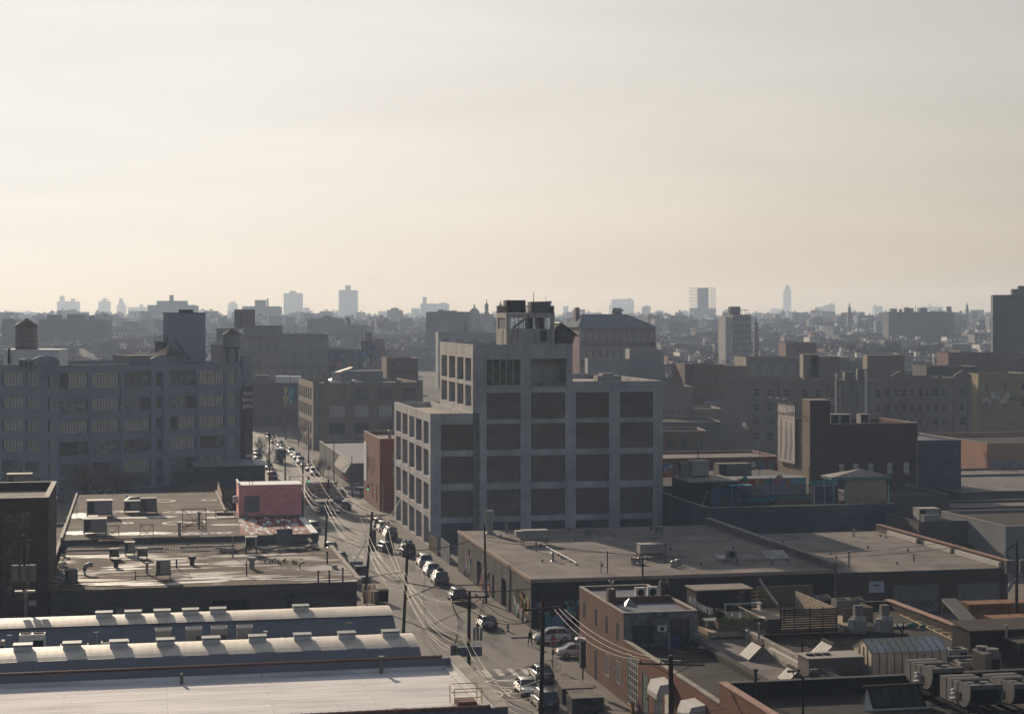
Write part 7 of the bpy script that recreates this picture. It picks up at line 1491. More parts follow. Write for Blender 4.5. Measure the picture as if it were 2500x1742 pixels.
s,t=st(860,1214,0);person('person in black walking on the corner pavement with a bag',s,t,G+rad(-80),carry=True,z=.14)
s,t=st(882,1212,0);person('person in dark clothes walking beside the red brick wall',s,t,G+rad(-80),z=.14,top=(.03,.04,.06))
s,t=st(757,1104,0);person('person in a rust-red coat on the far pavement',s,t,G+rad(60),z=.14,top=(.16,.03,.02))
s,t=st(815,1143,0);person('person in black by the low dark shop',s,t,G+rad(20),z=.14)
# ================================================================ SIGNS, HYDRANT, BIKE, BINS
def octagon(r_):return [(r_*math.cos(math.pi/8+i*math.pi/4),r_*math.sin(math.pi/8+i*math.pi/4)) for i in range(8)]
s,t=st(1350,1637,0);sp=thing('stop_sign','red octagonal STOP sign on a post at the pavement corner','road sign',s,t,.14);b=MB();b.box(-.04,.04,0,.05,0,3.55);b.build('post',M['metal_dark'],sp)
b=MB();b.yprism([(x,2.95+z) for x,z in octagon(.44)],-.035,-.025,0);b.build('white_border',M['white'],sp);b=MB();b.yprism([(x,2.95+z) for x,z in octagon(.40)],-.045,-.036);b.build('sign_face',plain('signred',(.42,.02,.02),.5),sp);text_obj('lettering','STOP',.34,M['white'],(0,-.055,2.83),(rad(90),0,0),sp,.003,sx=.9,bold=.006)
b=MB();b.add([(-.3,0,3.38),(.3,0,3.38),(0,0,3.6)],[(0,1,2)]);b.box(-.15,.15,-.03,-.005,1.5,2.0);b.build('small_plate',M['metal_dark'],sp)
def ring_(b,c,r_,n=18,w_=.02,ax='x'):b.tube([(c[0],c[1]+r_*math.cos(2*math.pi*i/n),c[2]+r_*math.sin(2*math.pi*i/n)) if ax == 'x' else (c[0]+r_*math.cos(2*math.pi*i/n),c[1],c[2]+r_*math.sin(2*math.pi*i/n)) for i in range(n+1)],w_,5,cap=False)
bk=thing('bicycle','dark bicycle chained to the stop sign post','bicycle',s-.1,t-.35,.14);
for x in (-.52,.52):b=MB();ring_(b,(x,0,.34),.33,ax='y');b.build('wheel',M['rubber'],bk)
b=MB();[b.tube(p,.02,5) for p in ([(-.52,0,.34),(-.1,0,.85),(.35,0,.85),(.0,0,.3),(-.52,0,.34)],[(.52,0,.34),(.38,0,1.0)],[(0,0,.3),(-.1,0,.95)],[(.38,-.25,1.02),(.38,.25,1.02)])];b.build('frame',M['black'],bk);b=MB();b.box(-.22,.02,-.06,.06,.94,1.0);b.build('saddle',M['black'],bk)
s,t=st(1240.2,1543.6,0);hy=thing('fire_hydrant','grey fire hydrant on the pavement beside the black sedan','hydrant',s,t,.13);b=MB();b.cyl(0,0,0,.08,.2,.2,12);b.cyl(0,0,.08,.68,.13,.12,12);b.ball((0,0,.7),.15,10,6);b.build('barrel',M['metal'],hy);b=MB();b.tube([(-.24,0,.5),(.24,0,.5)],.06,8);b.cyl(0,0,.84,.93,.04,.04,6);b.build('nozzle',M['metal'],hy)
s,t=st(1423,1687,0);lp=thing('street_lamp','black post carrying a tall dark box with a white-hooded lamp beside the brick wall','street lamp',s,t,.13);b=MB();b.tube([(0,0,0),(0,0,5.0)],.07,8);b.build('post',M['black'],lp);b=MB();b.box(-.28,.22,-.35,.35,2.2,4.75);b.build('shade_box',M['metal_dark'],lp);b=MB();b.add([(-.75,-.4,4.9),(-.1,-.4,4.76),(.25,-.4,4.76),(.25,-.4,5.0),(-.6,-.4,5.12),(-.75,.4,4.9),(-.1,.4,4.76),(.25,.4,4.76),(.25,.4,5.0),(-.6,.4,5.12)],[(0,1,2,3,4),(9,8,7,6,5),(4,3,8,9),(0,4,9,5),(3,2,7,8),(1,0,5,6),(2,1,6,7)]);b.build('lamp_head',M['ac_white'],lp)
for lab,u,v,L_,rw in (('farther slatted rubbish enclosure on the pavement',1412,1716,3.4,2),('nearer slatted rubbish enclosure at the bottom of the pavement',1437,1741,2.6,2)):
    s,t=st(u,v,0);r=thing('rubbish_enclosure',lab,'bin store',s-1.6,t-.2,.13);b=MB();b.box(0,3.0,0,2.2,0,1.35);b.build('body',mat('binbody',(.045,.04,.038),.8,(.09,.08,.075),1.5,.5,.6),r);b=MB();[b.obox((.12+i*.235,1.1,1.5),(.14,2.5,.05),0,0,rad(6)) for i in range(13)];b.build('slatted_lid',M['coping'],r)
b=MB();[b.box(0,1.2,-.02+j*.24,.1+j*.24,.14+i*.2,.17+i*.2) for i in range(6) for j in range(5)];[b.box(x,x+.08,-.02,1.08,.05+i*.2,.14+i*.2) for i in range(6) for x in (0,.56,1.12)]
me=b.mesh('pallet_stack',M['wood_pale'])
for lab,u,v in (('stack of wooden pallets nearest the vault end',895,1478),('stack of wooden pallets behind the first by the leaning pole',888,1462)):
    s,t=st(u,v,0);o=inst('pallet_stack',me,None,T(s,t,.13),G+.1);o.scale=(1.3,1.1,1.4);tag(o,lab,'pallets')
for lab,u,v,m_ in (('black wheeled rubbish container by the pallets',931,1474,'black'),('grey wrapped crate behind the worn roof corner',870,1400,'stucco_grey'),('dark steel cage container by the leaning pole',884,1412,'metal_dark'),('grey wrapped pallet load right of the pallets',888,1440,'zinc')):
    s,t=st(u,v,0);b=MB();b.box(-.9,.9,0,1.4,.15,1.5);b.box(-.95,.95,-.05,1.45,1.5,1.6);[b.cyl(x,.1,0,.15,.1,.1,8) for x in (-.7,.7)];one(b,'rubbish_container',M[m_],lab,'container',s,t,.13)
for lab,u,v in (('red no-entry sign at the left kerb by the pavilion',661,1198),('red no-entry sign right of the box lorry',844,1206),('red no-entry sign beyond the lorry cab',802,1178)):
    s,t=st(u,v,0);r=thing('no_entry_sign',lab,'road sign',s,t,.13);b=MB();b.box(-.04,.04,0,.05,0,3.6);b.build('post',M['metal'],r);b=MB();b.yprism([(.45*math.cos(2*math.pi*i/16),3.1+.45*math.sin(2*math.pi*i/16)) for i in range(16)],-.05,-.01);b.build('disc',plain('signred',(.42,.02,.02)),r);b=MB();b.box(-.32,.32,-.06,-.051,3.02,3.16);b.build('white_bar',M['white'],r)
def signal(lab,u,v,z_,arm,arm_end):
    s,t=arm;r=thing('traffic_light',lab,'traffic light',s,t,.13);dx_=sg(u,t)-s;b=MB();b.tube([(0,0,0),(0,0,z_+1.0)],.09,8);b.tube([(0,0,z_+1.0),(dx_,0,z_+1.1)],.06,6);b.build('mast',M['metal'],r)
    b=MB();b.box(dx_-.22,dx_+.22,-.2,.15,z_-.1,z_+1.0);b.build('housing',plain('sigyel',(.28,.13,.02)),r);b=MB();b.cyl(0,0,0,.05,.13,.13,10);o=b.build('green_lens',plain('sigg',(.05,.8,.35),emit=1.6),r,(dx_,-.2,z_+.1));o.rotation_euler=(rad(90),0,0);b=MB();[b.cyl(0,.32*k,0,.03,.12,.12,10) for k in (1,2)];o=b.build('unlit_lens',M['black'],r,(dx_,-.2,z_+.1));o.rotation_euler=(rad(90),0,0)
signal('traffic light showing green on an arm at the red brick corner',898,1186,4.4,(44.0,321),0);signal('traffic light showing green left of the box lorry',753,1175,4.6,(28.2,336),0)
# ================================================================ POLES AND WIRES
def pole(lab,s,t,h,lean=(0,0),arm=None,r_=.19,steps=True,extras=None,az=2.6,z=.1):
    r=thing('utility_pole',lab,'utility pole',s,t,z);top=Vector((lean[0],lean[1],h));b=MB();b.tube([(0,0,0),tuple(top*.5),tuple(top)],r_,10,r1=r_*.72);b.build('shaft',M['wood_pole'],r)
    ends=[]
    if arm:
        zt,La,rot=arm;c=top*(zt/h);dv=Vector((math.cos(rot),math.sin(rot),0));b=MB();b.obox(tuple(c+Vector((0,-.2,0))),(La,.11,.14),rot);b.tube([tuple(c+dv*La*.3+Vector((0,-.2,-.05))),tuple(c+Vector((0,-.15,-.9)))],.03,4);b.tube([tuple(c-dv*La*.3+Vector((0,-.2,-.05))),tuple(c+Vector((0,-.15,-.9)))],.03,4);b.build('crossarm',M['wood_pole'],r)
        for k in (-.47,-.16,.16,.47):p=c+dv*La*k+Vector((0,-.2,0));b=MB();b.cyl(p.x,p.y,p.z+.07,p.z+.3,.07,.04,8);b.build('insulator',M['metal_dark'],r);ends.append(T(s,t,z)+Matrix.Rotation(G,3,'Z') @ (p+Vector((0,0,.3))))
    return r,ends,(s,t,top+Vector((0,0,z)))
def can(r,x,y,z_,r_=.26,h=.95,nm='transformer',m='ac_grey'):
    b=MB();b.cyl(x,y,z_,z_+h,r_,r_,14);b.cyl(x,y,z_+h,z_+h+.08,r_*1.06,r_*.9,14);[b.cyl(x+.1*k,y,z_+h+.08,z_+h+.3,.035,.02,6) for k in (-1,1)];b.build(nm,M[m],r)
PL=[('big dark pole standing in front of the white sedan at the bottom',27.6,120.8,16.4,(.45,.5),(15.4,3.2,.3)),('pole loaded with switchgear boxes by the white roof corner',27.8,148.9,12.4,(.1,0),(11.9,3.4,0)),('leaning pole rising past the vaulted roof ends',27.9,188.0,11.6,(.6,.1),(7.0,.2,0)),
      ('leaning pole with a transformer beyond the worn roof corner',27.9,220.3,11.5,(1.0,.2),(11.0,3.6,.1)),('pole with crossarm in front of the pink shed end',27.9,268.0,11.3,(.5,0),(10.8,3.0,0)),('pole seen just right of the pink shed roof',27.9,305.0,11.4,(0,0),(10.9,3.0,0)),('dark pole in front of the tall box lorry',27.9,342.0,10.8,(0,0),(9.9,3.0,0)),('far pole before the distant parked row',27.9,384.0,11,(0,0),(10.4,2.6,0))]
poles=[pole(*p) for p in PL]
rt=poles[1][0]
b=MB();b.box(-1.0,1.1,-.55,.1,6.9,7.7);b.build('switchgear_box',M['zinc'],rt);can(rt,-1.3,-.2,7.0,.28,.8)
for x in (.5,.8,1.1):b=MB();b.cyl(x,-.2,8.2,9.1,.12,.12,8);b.cyl(x,-.2,9.1,9.3,.17,.05,8);b.build('fuse_cutout',M['metal'],rt)
b=MB();[b.tube([(-1.4,-.3,11.4-.2*k),(-.9+.2*k,-.4,9.8),(-1.2,-.3,8.0)],.025,4) for k in range(3)];[b.tube([(1.3,-.3,11.9),(.9+.2*k,-.5,10.4-.3*k),(.6,-.3,9.2)],.025,4) for k in range(3)];b.tube([(.35+.3*math.cos(a),-.3,6.0+.4*math.sin(a)) for a in [k*.5 for k in range(14)]],.03,4);b.build('jumper_cable',M['wire_black'],rt)
can(poles[3][0],1.1,-.1,6.6,.34,2.6);
b=MB();b.tube([(.3,0,5.6),(3.5,-.6,7.0),(9.2,-2,7.2)],.06,5);b.build('lamp_arm',M['metal_dark'],poles[2][0])
def wire(lab,a,c,sag,m,r_,grp,n=14):
    pts=[]
    for k in range(n+1):f=k/n;p=a*(1-f)+c*f;pts.append((p.x,p.y,p.z-sag*4*f*(1-f)))
    b=MB();b.tube(pts,r_,5,cap=False);tag(b.build('power_line',m),lab,'power line',grp)
for i in range(len(poles)-1):
    (r0,e0,q0),(r1,e1,q1)=poles[i],poles[i+1];nm=['from the bottom pole to the switchgear pole','from the switchgear pole to the leaning pole','between the two leaning poles','from the transformer pole to the pole by the pink shed','from the pink shed pole to the one beyond','beyond the pink shed toward the dark lorry','at the far end of the street'][i]
    if i != 0:
        for k in (0,2,3):wire('bright top power line '+nm,e0[min(k,3)],e1[min(k,3)],1.3 if i < 5 else 1.0,M['wire'],.019 if i < 4 else .028,'top power lines '+nm)
    base=lambda q,zf,o:T(q[0],q[1],0)+Matrix.Rotation(G,3,'Z') @ Vector((q[2].x*zf/q[2].z+o,q[2].y*zf/q[2].z-.22,zf))
    for k in range(5 if i > 0 else 4):wire('lower bright power line '+nm,base(q0,8.8-.42*k,-.5 if k % 2 else -.3),base(q1,8.8-.42*k,-.5 if k % 2 else -.3),1.5+.12*k if i < 5 else 1.0,M['wire'],.017 if i < 4 else .024,'lower power lines '+nm)
# right-hand kerb poles
rB=pole('near wooden pole with a long crossarm in front of the brick garages',41.2,133.2,9.3,(-.1,0),(8.6,5.2,-.35),.26,z=.13);
rC=pole('bare pole on the right pavement against the graffiti wall',42.9,217.5,9.8,(-.2,0),None,.17,z=.13);pole('dark pole on the right pavement near the tan loft',41.6,439,9.0,(0,0),None,.17,z=.13);pole('far bare pole by the distant parked row',42.5,520,9.5,(0,0),(8.8,2,0),.15,z=.13)
pole('slim pole at the awning of the low shop',42.0,385,9.0,(0,0),None,.13,z=.13);pole('slim pole between awning and red brick corner',43.2,362,7.6,(0,0),None,.1,z=.13)
q_=rB[1];Aq=poles[0]
for k in range(3):wire('long bright line from the crossarm pole toward the bottom pole',q_[k],T(sg(1351+k*14,176),176,zz(1483+k*2,sg(1351+k*14,176),176)),1.2,M['wire'],.02,'bright lines over the brick building')
wire('single bright line from the bottom pole down to the near pavement',T(27.6,120.6,9.6),T(44.0,128,6.2),.8,M['wire'],.02,None)
for k in range(4):wire('bright side line from the switchgear pole to the bottom pole',T(27.7,148.7,6.3-.45*k),T(27.75,121.0,11.0-.5*k),1.0,M['wire'],.02,'side lines to the bottom pole')
for k in range(3):wire('bright line sweeping right from the switchgear pole',poles[1][1][k],T(sg(1330+k*8,150),150,zz(1500-k*5,sg(1330,150),150)),1.6,M['wire'],.028,'lines sweeping right from the switchgear pole')
wire('black cable strung across the junction',T(27.9,188,7.6),T(46,197.8,5.0),.8,M['wire_black'],.06,None);wire('second black cable slung across the street',T(27.9,220,7.4),T(44.3,236,5.6),.9,M['wire_black'],.055,None);wire('thin black cable across the street before the concrete block',T(27.9,220.3,7.9),T(44.7,300,6),1.2,M['wire_black'],.04,None);wire('black guy cable from the transformer pole to the left',T(28.2,220.3,8.2),T(20.5,205,.3),.1,M['wire_black'],.04,None)
wire('dark line crossing above the side road at left',T(-14,186,9.6),T(27.9,188,8.6),1.4,M['wire_black'],.03,None);wire('cable over the warehouse roof',T(42.9,217.5,8.0),T(103,214,6.5),2.0,M['wire_black'],.03,None);wire('upper cable over the warehouse roof',T(42.9,217.5,8.5),T(103,205,7.4),2.4,M['wire_black'],.03,None)
# transformer poles at the picture's edges
s_=sg(57.7,177);r=pole('grey pole with three transformer cans at the left edge',s_,177,14.8,(0,0),(14.2,2.2,.5),.2,z=.1)[0]
for x in (-.75,.1,.85):can(r,x,-.4,10.4,.36,1.5,m='ac_grey')
b=MB();[b.tube([(x,-.25,0),(x,-.25,9.6)],.06,6) for x in (.1,.28)];b.box(-.8,1.1,-.6,-.1,9.3,9.5);b.box(.5,1.2,-.3,-.2,8.0,8.5);b.build('conduit',M['metal'],r)
for k in range(4):wire('bundled dark line at the left edge below the transformers',T(s_,177,8.2-.35*k),T(-60,178,6.6-.35*k),.8,M['wire'],.022,'bundled lines at the left edge')
Y=190.7;s_,t_=st(2482,1316,12.0);r=pole('pole with two transformer cans and a floodlight at the right edge',s_,t_,12.0,(0,0),None,.2,z=0)[0]
for x in (-.95,.75):can(r,x,-.3,8.4,.5,1.35)
b=MB();b.tube([(-.3,-.3,7.9),(-1.3,-.5,6.5)],.2,4);b.build('floodlight',M['metal'],r);b=MB();[b.tube([(-.1,-.2,11.6),(-1.4-.2*k,-.3,11.0-.3*k),(-1.0,-.3,10.0)],.03,4) for k in range(3)];b.build('jumper_cable',M['wire_black'],r)
r,e,q=pole('pole with a cluttered crossarm seen over the black warehouse front',sg(1569,196),196,8.6,(0,0),(8.1,3.0,.1),.14,z=0.1)
# ================================================================ TREES
def tree_meshes(seed,h,spread,twigs=1.0,levels=4):
    q=random.Random(seed);tr,cr=MB(),MB()
    def br(p,d,L_,r_,lv):
        pts=[p];c=p.copy();dd=d.copy()
        for k in range(3):dd=(dd+Vector((q.uniform(-.18,.18),q.uniform(-.18,.18),q.uniform(-.02,.14)))).normalized();c=c+dd*L_/3;pts.append(c.copy())
        (tr if lv <= 1 else cr).tube(pts,r_,5 if lv < 2 else 3,0,r1=r_*.6,cap=False)
        if lv >= levels:return
        n=q.randint(3,4) if lv else 5
        for k in range(n):
            a=2*math.pi*(k+q.random())/n;t_=q.uniform(.35,1.0) if k else 1.0;i0=min(2,int(t_*3));b0=pts[i0]*(1-(t_*3-i0))+pts[i0+1]*(t_*3-i0) if t_ < 1 else pts[3]
            nd=(dd*q.uniform(.55,.95)+Vector((math.cos(a),math.sin(a),q.uniform(.0,.5)))*spread).normalized();br(b0,nd,L_*q.uniform(.6,.8),max(r_*.55,.012),lv+1)
    br(Vector((0,0,0)),Vector((0,0,1)),h*.33,h*.022,0);return tr,cr
TM=[]
for k,(sd_,sp_) in enumerate(((1,.8),(2,1.0),(3,.65),(4,.9))):
    a,c=tree_meshes(sd_,10,sp_,1,5);TM.append((a.mesh('trunk',M['bark']),c.mesh('crown',M['bark']),c.mesh('crown',M['bark_warm'])))
def tree(lab,u=None,v=None,h=10,k=0,warm=False,loc=None,group=None,wide=1.0):
    if loc is None:s,t=st(u,v,0);loc=T(s,t,0)
    r=empty('bare_tree',lab,'tree',loc,k*1.7,group);inst('trunk',TM[k % 4][0],r);inst('crown',TM[k % 4][2 if warm else 1],r);r.scale=(h/10*wide,h/10*wide,h/10);return r
for i,(u,Y,h,lab) in enumerate(((214,338,9,'left part of the bare brown trees before the grey loft'),(250,334,10.5,'tallest bare brown tree before the grey loft'),(285,336,9.5,'right bare brown tree before the grey loft'),(318,340,8,'low bare brown tree at the right of the clump'))):
    tree(lab,loc=Vector((*xy(u,Y),0)),h=h,k=i,warm=True,wide=1.3)
for i,(u,Y,h,lab) in enumerate(((545,305,9.6,'dark bare tree in the yard left of the pink shed'),(572,300,9,'dark bare tree close behind the pink shed'),(596,310,8.5,'bare tree rising behind the pink shed roof'),(520,312,8,'bare tree before the low pavilion'))):tree(lab,loc=Vector((*xy(u,Y),0)),h=h,k=i+1,warm=True,wide=1.25)
for i,(u,v,h,lab) in enumerate(((640,1120,7,'slim bare street tree by the tall banner'),(656,1140,7.5,'slim bare street tree beside the dark lorry'),(666,1100,7,'bare street tree beyond the dark lorry'),(783,1160,5.5,'small bare street tree before the low shop'),(790,1170,5,'leaning bare sapling by the awning'),(700,1075,7,'tall bare tree on the far right pavement'),(728,1090,7.5,'bare tree beside the tan loft'))):tree(lab,u,v,h,i)
b=MB();q=random.Random(77)
for i,(u,Y,h,lab) in enumerate(((1760,400,9,'bushy bare tree left of the mural workshop'),(1780,392,8,'brown scrubby tree above the lettering mural'),(1725,405,7,'thin tree beside the cream building'),(1800,410,7,'scrubby tree near the tan block corner'))):tree(lab,loc=Vector((*xy(u,Y),0)),h=h,k=i,warm=True,wide=1.3)
# ================================================================ MID DISTANCE, pixel-measured buildings
def vb_(name,lab,u0,u1,vtop,Y,deg,D,wm,rm='roof_grey',wins=None,par=.6,cm='coping',depth=.25,left=None,cat='building',zt=None):
    """front-left corner at column u0, right end at u1, roof line at row vtop, at distance Y; wins = (n, rows, width share, height, first sill below roof, storey, kind)"""
    H=zY(vtop,Y) if zt is None else zt;p=Vector((*xy(u0,Y),0));a=rad(deg);k=(u1-CX)/F;W=(k*p.y-p.x)/(math.cos(a)-k*math.sin(a));fr=[]
    if wins:
        n,rw_,sh_,wh,off,sto,kind=wins;bw=W/n
        for i in range(n):
            for j in range(rw_):z=H-off-j*sto;fr.append((bw*(i+.5-sh_/2),bw*(i+.5+sh_/2),z-wh,z,kind))
    lf=[]
    if left:
        n,rw_,sh_,wh,off,sto,kind=left;bw=D/n
        for i in range(n):
            for j in range(rw_):z=H-off-j*sto;lf.append((bw*(i+.5-sh_/2),bw*(i+.5+sh_/2),z-wh,z,kind))
    r=bld(name,lab,cat,p,a,W,D,H,wm,rm,par,.35,cm,front=[f for f in fr if f[2] > .2],left=[f for f in lf if f[2] > .2],depth=depth);return r,W,H
SD=('plain',1,2,'frame','glass');SDW=('plain',1,2,'frame_white','glass');G3=('plain',3,3,'frame_white','glass_dim')
plain_mural=mat('mural_blue',(.05,.06,.10),.8,(.12,.10,.09),.35,.5,.6)
vb_('factory_building','long tan factory with ten windows and glazed top floor behind the grey loft',592,801,816,640,8,20,'stucco_tan','roof_grey',(10,3,.6,3.0,2.4,5.2,G3))
x,y=xy(600,655);b=MB();b.box(0,14.5,0,9,0,3.6);b.box(-.5,15.5,-.5,9.5,3.6,3.8);tag(b.build('penthouse',M['stucco_grey'],None,(x-1,y,zY(816,640)-.6),rad(8)),'grey glazed penthouse on the long tan factory','roof bulkhead')
x,y=xy(572,600);b=MB();b.box(0,7,0,5,0,6.3);tag(b.build('roof_house',M['stucco_tan'],None,(x,y,zY(800,600)),rad(8)),'tan boxy lift house behind the thin mast','roof bulkhead');b=MB();b.box(-6,1.5,-.5,14,0,zY(800,600));tag(b.build('flat_roofed_building',M['stucco_grey'],None,(x,y,0),rad(8)),'plain grey building under the tan lift house','building')
for lab,u0,u1,v,Y,D,m_ in (('tall narrow mural-painted block left of the dark mural wall',769,790,837,560,12,plain_mural),('wide dark blue building with faded orange lettering',791,882,853,565,14,plain('mural_navy',(.035,.04,.06))),('dark square tower above the mural tower',891,908,812,575,6,M['stucco_dark']),('mural-painted tower left of the pink one',880,908,832,562,12,plain_mural),('pale pink rendered tower in the middle distance',909,940,828,566,14,mat('pinkish',(.33,.24,.24),.9)),('white blank wall block over the middle distance roofs',683,721,834,600,10,M['white']),('second white blank block right of the first',744,769,835,602,10,M['offwhite']),('pale grey graffiti wall building in the middle distance',641,700,852,585,10,M['stucco_grey']),('grey graffiti block right of the pale one',700,768,855,583,10,M['stucco_dark']),
    ('long light grey flat block right of the chimney',1070,1210,811,830,20,M['stucco_grey'])):
    Y=Y+140 if u1 < 1000 else Y;vb_('flat_roofed_building',lab,u0,u1,v,Y,6,D,m_,par=.4,wins=(4,3,.5,1.8,3.2,3.9,SD) if 'graffiti' in lab or 'long light' in lab else (2,5,.3,1.3,3,3.6,SD) if 'pink' in lab else None)
    if 'mural' in lab or 'lettering' in lab or 'graffiti' in lab:# painted shapes on the wall
        qm=random.Random(u0);b=MB();x_,y_=xy(u0,Y);W_m=(u1-u0)*Y/F;H_m=zY(v,Y)
        for k in range(int(W_m*1.6)+10):cx_,cz_,rr_=qm.uniform(.8,W_m-.8),qm.uniform(H_m*.3,H_m-1.6),qm.uniform(.5,1.5);b.add([(max(.1,min(W_m-.1,cx_+rr_*qm.uniform(.4,1)*math.cos(a_))),-.05-.004*k,cz_+rr_*1.5*qm.uniform(.4,1)*math.sin(a_)) for a_ in [j*.785 for j in range(8)]],[tuple(range(8))],qm.choice((0,3,6,5) if 'mural' in lab else (5,5,1) if 'lettering' in lab else (6,3,7)))
        tag(b.build('wall_mural',gc,None,(x_,y_,0),rad(6)),'painted shapes on the '+' '.join(lab.split()[:9]),'mural')
vb_('brick_rowhouses','brown row with eight narrow windows left of the concrete block',944,1021,874,560,10,16,'brick_brown','roof_white',(9,3,.45,1.7,1.4,3.4,SD))
x,y=xy(1136,880);b=MB();b.cyl(0,0,0,zY(785,880),1.3,1.0,12);tag(b.build('chimney',M['stucco_dark'],None,(x,y,0)),'dark square chimney left of the concrete tower','chimney')
# hip-roofed school behind the concrete block
H=32.6;p=Vector((*xy(1415,620),0));a=rad(9);k=(1600-CX)/F;W=(k*p.y-p.x)/(math.cos(a)-k*math.sin(a));D=30
hp=[(W*(i+.2)/11,W*(i+.8)/11,z,z+3.4,('plain',2,2,'frame_white','glass_dim')) for i in range(11) for z in (27.6,21.5,15.5)]
r=bld('school_building','large red brick school with a dark hipped roof behind the concrete block','building',p,a,W,D,H,'brick_brown','roof_slate',0.02,.2,cope=False,front=hp)
b=MB();e=.8;b.add([(-e,-e,H),(W+e,-e,H),(W+e,D+e,H),(-e,D+e,H),(3.5,D*.35,H+4.6),(W-8,D*.35,H+4.6),(W-8,D*.65,H+4.6),(3.5,D*.65,H+4.6)],[(0,1,5,4),(1,2,6,5),(2,3,7,6),(3,0,4,7),(4,5,6,7)]);b.build('hipped_roof',mat('slate',(.11,.135,.15),.95,(.09,.11,.12),.4,spec=.05),r)
b=MB();b.box(-.1,W+.1,-.2,-.01,24.9,25.6);b.box(-.1,.5,-.15,-.01,0,32.5);[b.box(W*(i+.2)/11-.4,W*(i+.2)/11-.02,-.1,-.01,27.4,31.4) for i in range(11)];b.build('stone_trim',M['stucco_grey'],r)
b=MB()
for x_ in (5.5,W-11):
    b=MB();b.box(x_-1.5,x_+1.5,D*.4,D*.5,H+4.6,H+5.8);b.add([(x_-2.3,D*.4-1,H+5.8),(x_+2.3,D*.4-1,H+5.8),(x_+2.3,D*.5+1,H+5.8),(x_-2.3,D*.5+1,H+5.8),(x_-1.5,D*.45,H+6.9),(x_+1.5,D*.45,H+6.9)],[(0,1,5,4),(1,2,5),(2,3,4,5),(3,0,4)])
b.build('roof_turret',mat('copper',(.14,.21,.2),.7),r)
b=MB();b.box(1,2.4,D*.4,D*.5,H+1,H+7);b.build('chimney',M['brick_brown'],r)
vb_('apartment_building','cream apartment house with fire escapes right of the concrete block',1614,1692,944,500,3,16,'stucco_tan','roof_dark',(6,3,.34,1.7,3.2,3.3,SDW),cm='stucco_dark')
for k in range(2):
    x,y=xy(1622+k*46,499);b=MB();[b.box(0,3.4,-1.2,0,3.1+3.3*j,3.2+3.3*j) for j in range(3)];[b.tube([(0,-1.2,4.1+3.3*j),(3.4,-1.2,4.1+3.3*j)],.04,4) for j in range(3)];[b.tube([(.3,-1,3.2+3.3*j),(3.0,-1,6.4+3.3*j)],.05,4) for j in range(2)];tag(b.build('fire_escape',M['metal_dark'],None,(x,y-.2,0),rad(3)),['black fire escape at left of the cream apartment house','black fire escape at right of the cream apartment house'][k],'fire escape')
vb_('brick_building','dark brick stepped warehouse right of the cream apartment house',1671,1782,890,545,6,20,'brick_brown','roof_dark',(5,2,.4,2.2,3.2,5,SD));vb_('brick_building','tall narrow dark brick stub with sloped shoulder',1672,1694,888,543,6,8,'brick_dark','roof_dark')
vb_('flat_roofed_building','blank grey windowless block below the hipped school',1537,1621,853,570,2,14,'stucco_grey');vb_('flat_roofed_building','low pale wall building in front of the school',1435,1537,876,560,2,12,'stucco_grey','roof_white')
vb_('flat_roofed_building','low tan building with roller door below the cream apartment house',1692,1762,998,505,3,18,'stucco_tan','roof_grey',(4,1,.3,1.6,2.0,4,SDW));vb_('brick_building','long low brown shed building beyond the side lot',1618,1725,1052,440,3,14,'brick_brown','roof_dark',(3,1,.4,2.4,1.8,4,('shutter','metal_dark')));vb_('flat_roofed_building','flat dark roof with hatch below the cream apartment house',1612,1760,1030,470,2,26,'stucco_dark','roof_dark')
r,W,H=vb_('factory_building','pale factory with five large white windows behind the gabled block',1822,2074,873,600,3,22,'stucco_tan','roof_grey',(8,3,.56,3.0,2.2,4.3,G3));
b=MB();[b.obox((6+i*3.2,-.02,H-1.0),(1.6,.02,.9),0) for i in range(6)];b.build('graffiti_patch',plain('graf_d',(.10,.12,.16)),r)
vb_('flat_roofed_building','grey-blue block with dark shoulder right of the pale factory',2074,2190,884,600,3,18,'stucco_grey','roof_grey',(5,1,.3,1.8,2.0,4,SD))
r,W,H=vb_('painted_building','ochre painted building with white graffiti beside the right edge',2388,2520,912,505,5,18,mat('ochre',(.30,.24,.13),.9,(.22,.18,.11),.3),'roof_grey',(3,2,.14,2.2,2.6,4.6,SD))
b=MB();q=random.Random(4);[b.ball((1.5+k*.9,-.06,H-7.2+q.uniform(-1,1.2)),q.uniform(.5,1.0),7,5,0,(.8,.06,1.2)) for k in range(9)];b.build('graffiti_patch',M['offwhite'],r);text_obj('graffiti_lettering','AIBIGTEO',1.6,M['black'],(11.5,-.06,H-7.6),(rad(90),0,0),r,.01)
vb_('brick_building','dark grey blank block left of the ochre building',2262,2386,895,520,4,14,'stucco_dark','roof_dark');vb_('brick_rowhouses','long brown corniced row near the right edge',2315,2520,862,640,3,14,'brick_brown','roof_dark',(14,2,.4,1.9,1.8,3.6,SD),cm='stucco_dark')
vb_('tan_building','brown corniced block behind the pale factory',1918,1994,836,760,4,14,'brick_brown','roof_dark',(6,2,.4,1.8,2.2,3.4,SD),cm='stucco_dark')
# dark apartment tower at the right edge
H=zY(720,760);r,W,H=vb_('apartment_tower','dark slab apartment tower cut by the right edge',2424,2525,720,760,-11,12,mat('darkclad',(.028,.029,.034),.6,(.05,.05,.056),.3),'roof_dark',(5,9,.62,1.5,1.6,3.1,('plain',2,1,'frame','glass')),left=None)
b=MB();b.box(8.2,W,1,10,H,H+2.6);b.box(11,W,2,10,H+2.6,H+4);b.build('upper_block',M['stucco_dark'],r);b=MB();[b.box(-.9,-.01,1+i*.0,7,1.8+3.1*j,2.0+3.1*j) for i in range(1) for j in range(12)];b.build('balcony',M['metal_dark'],r)
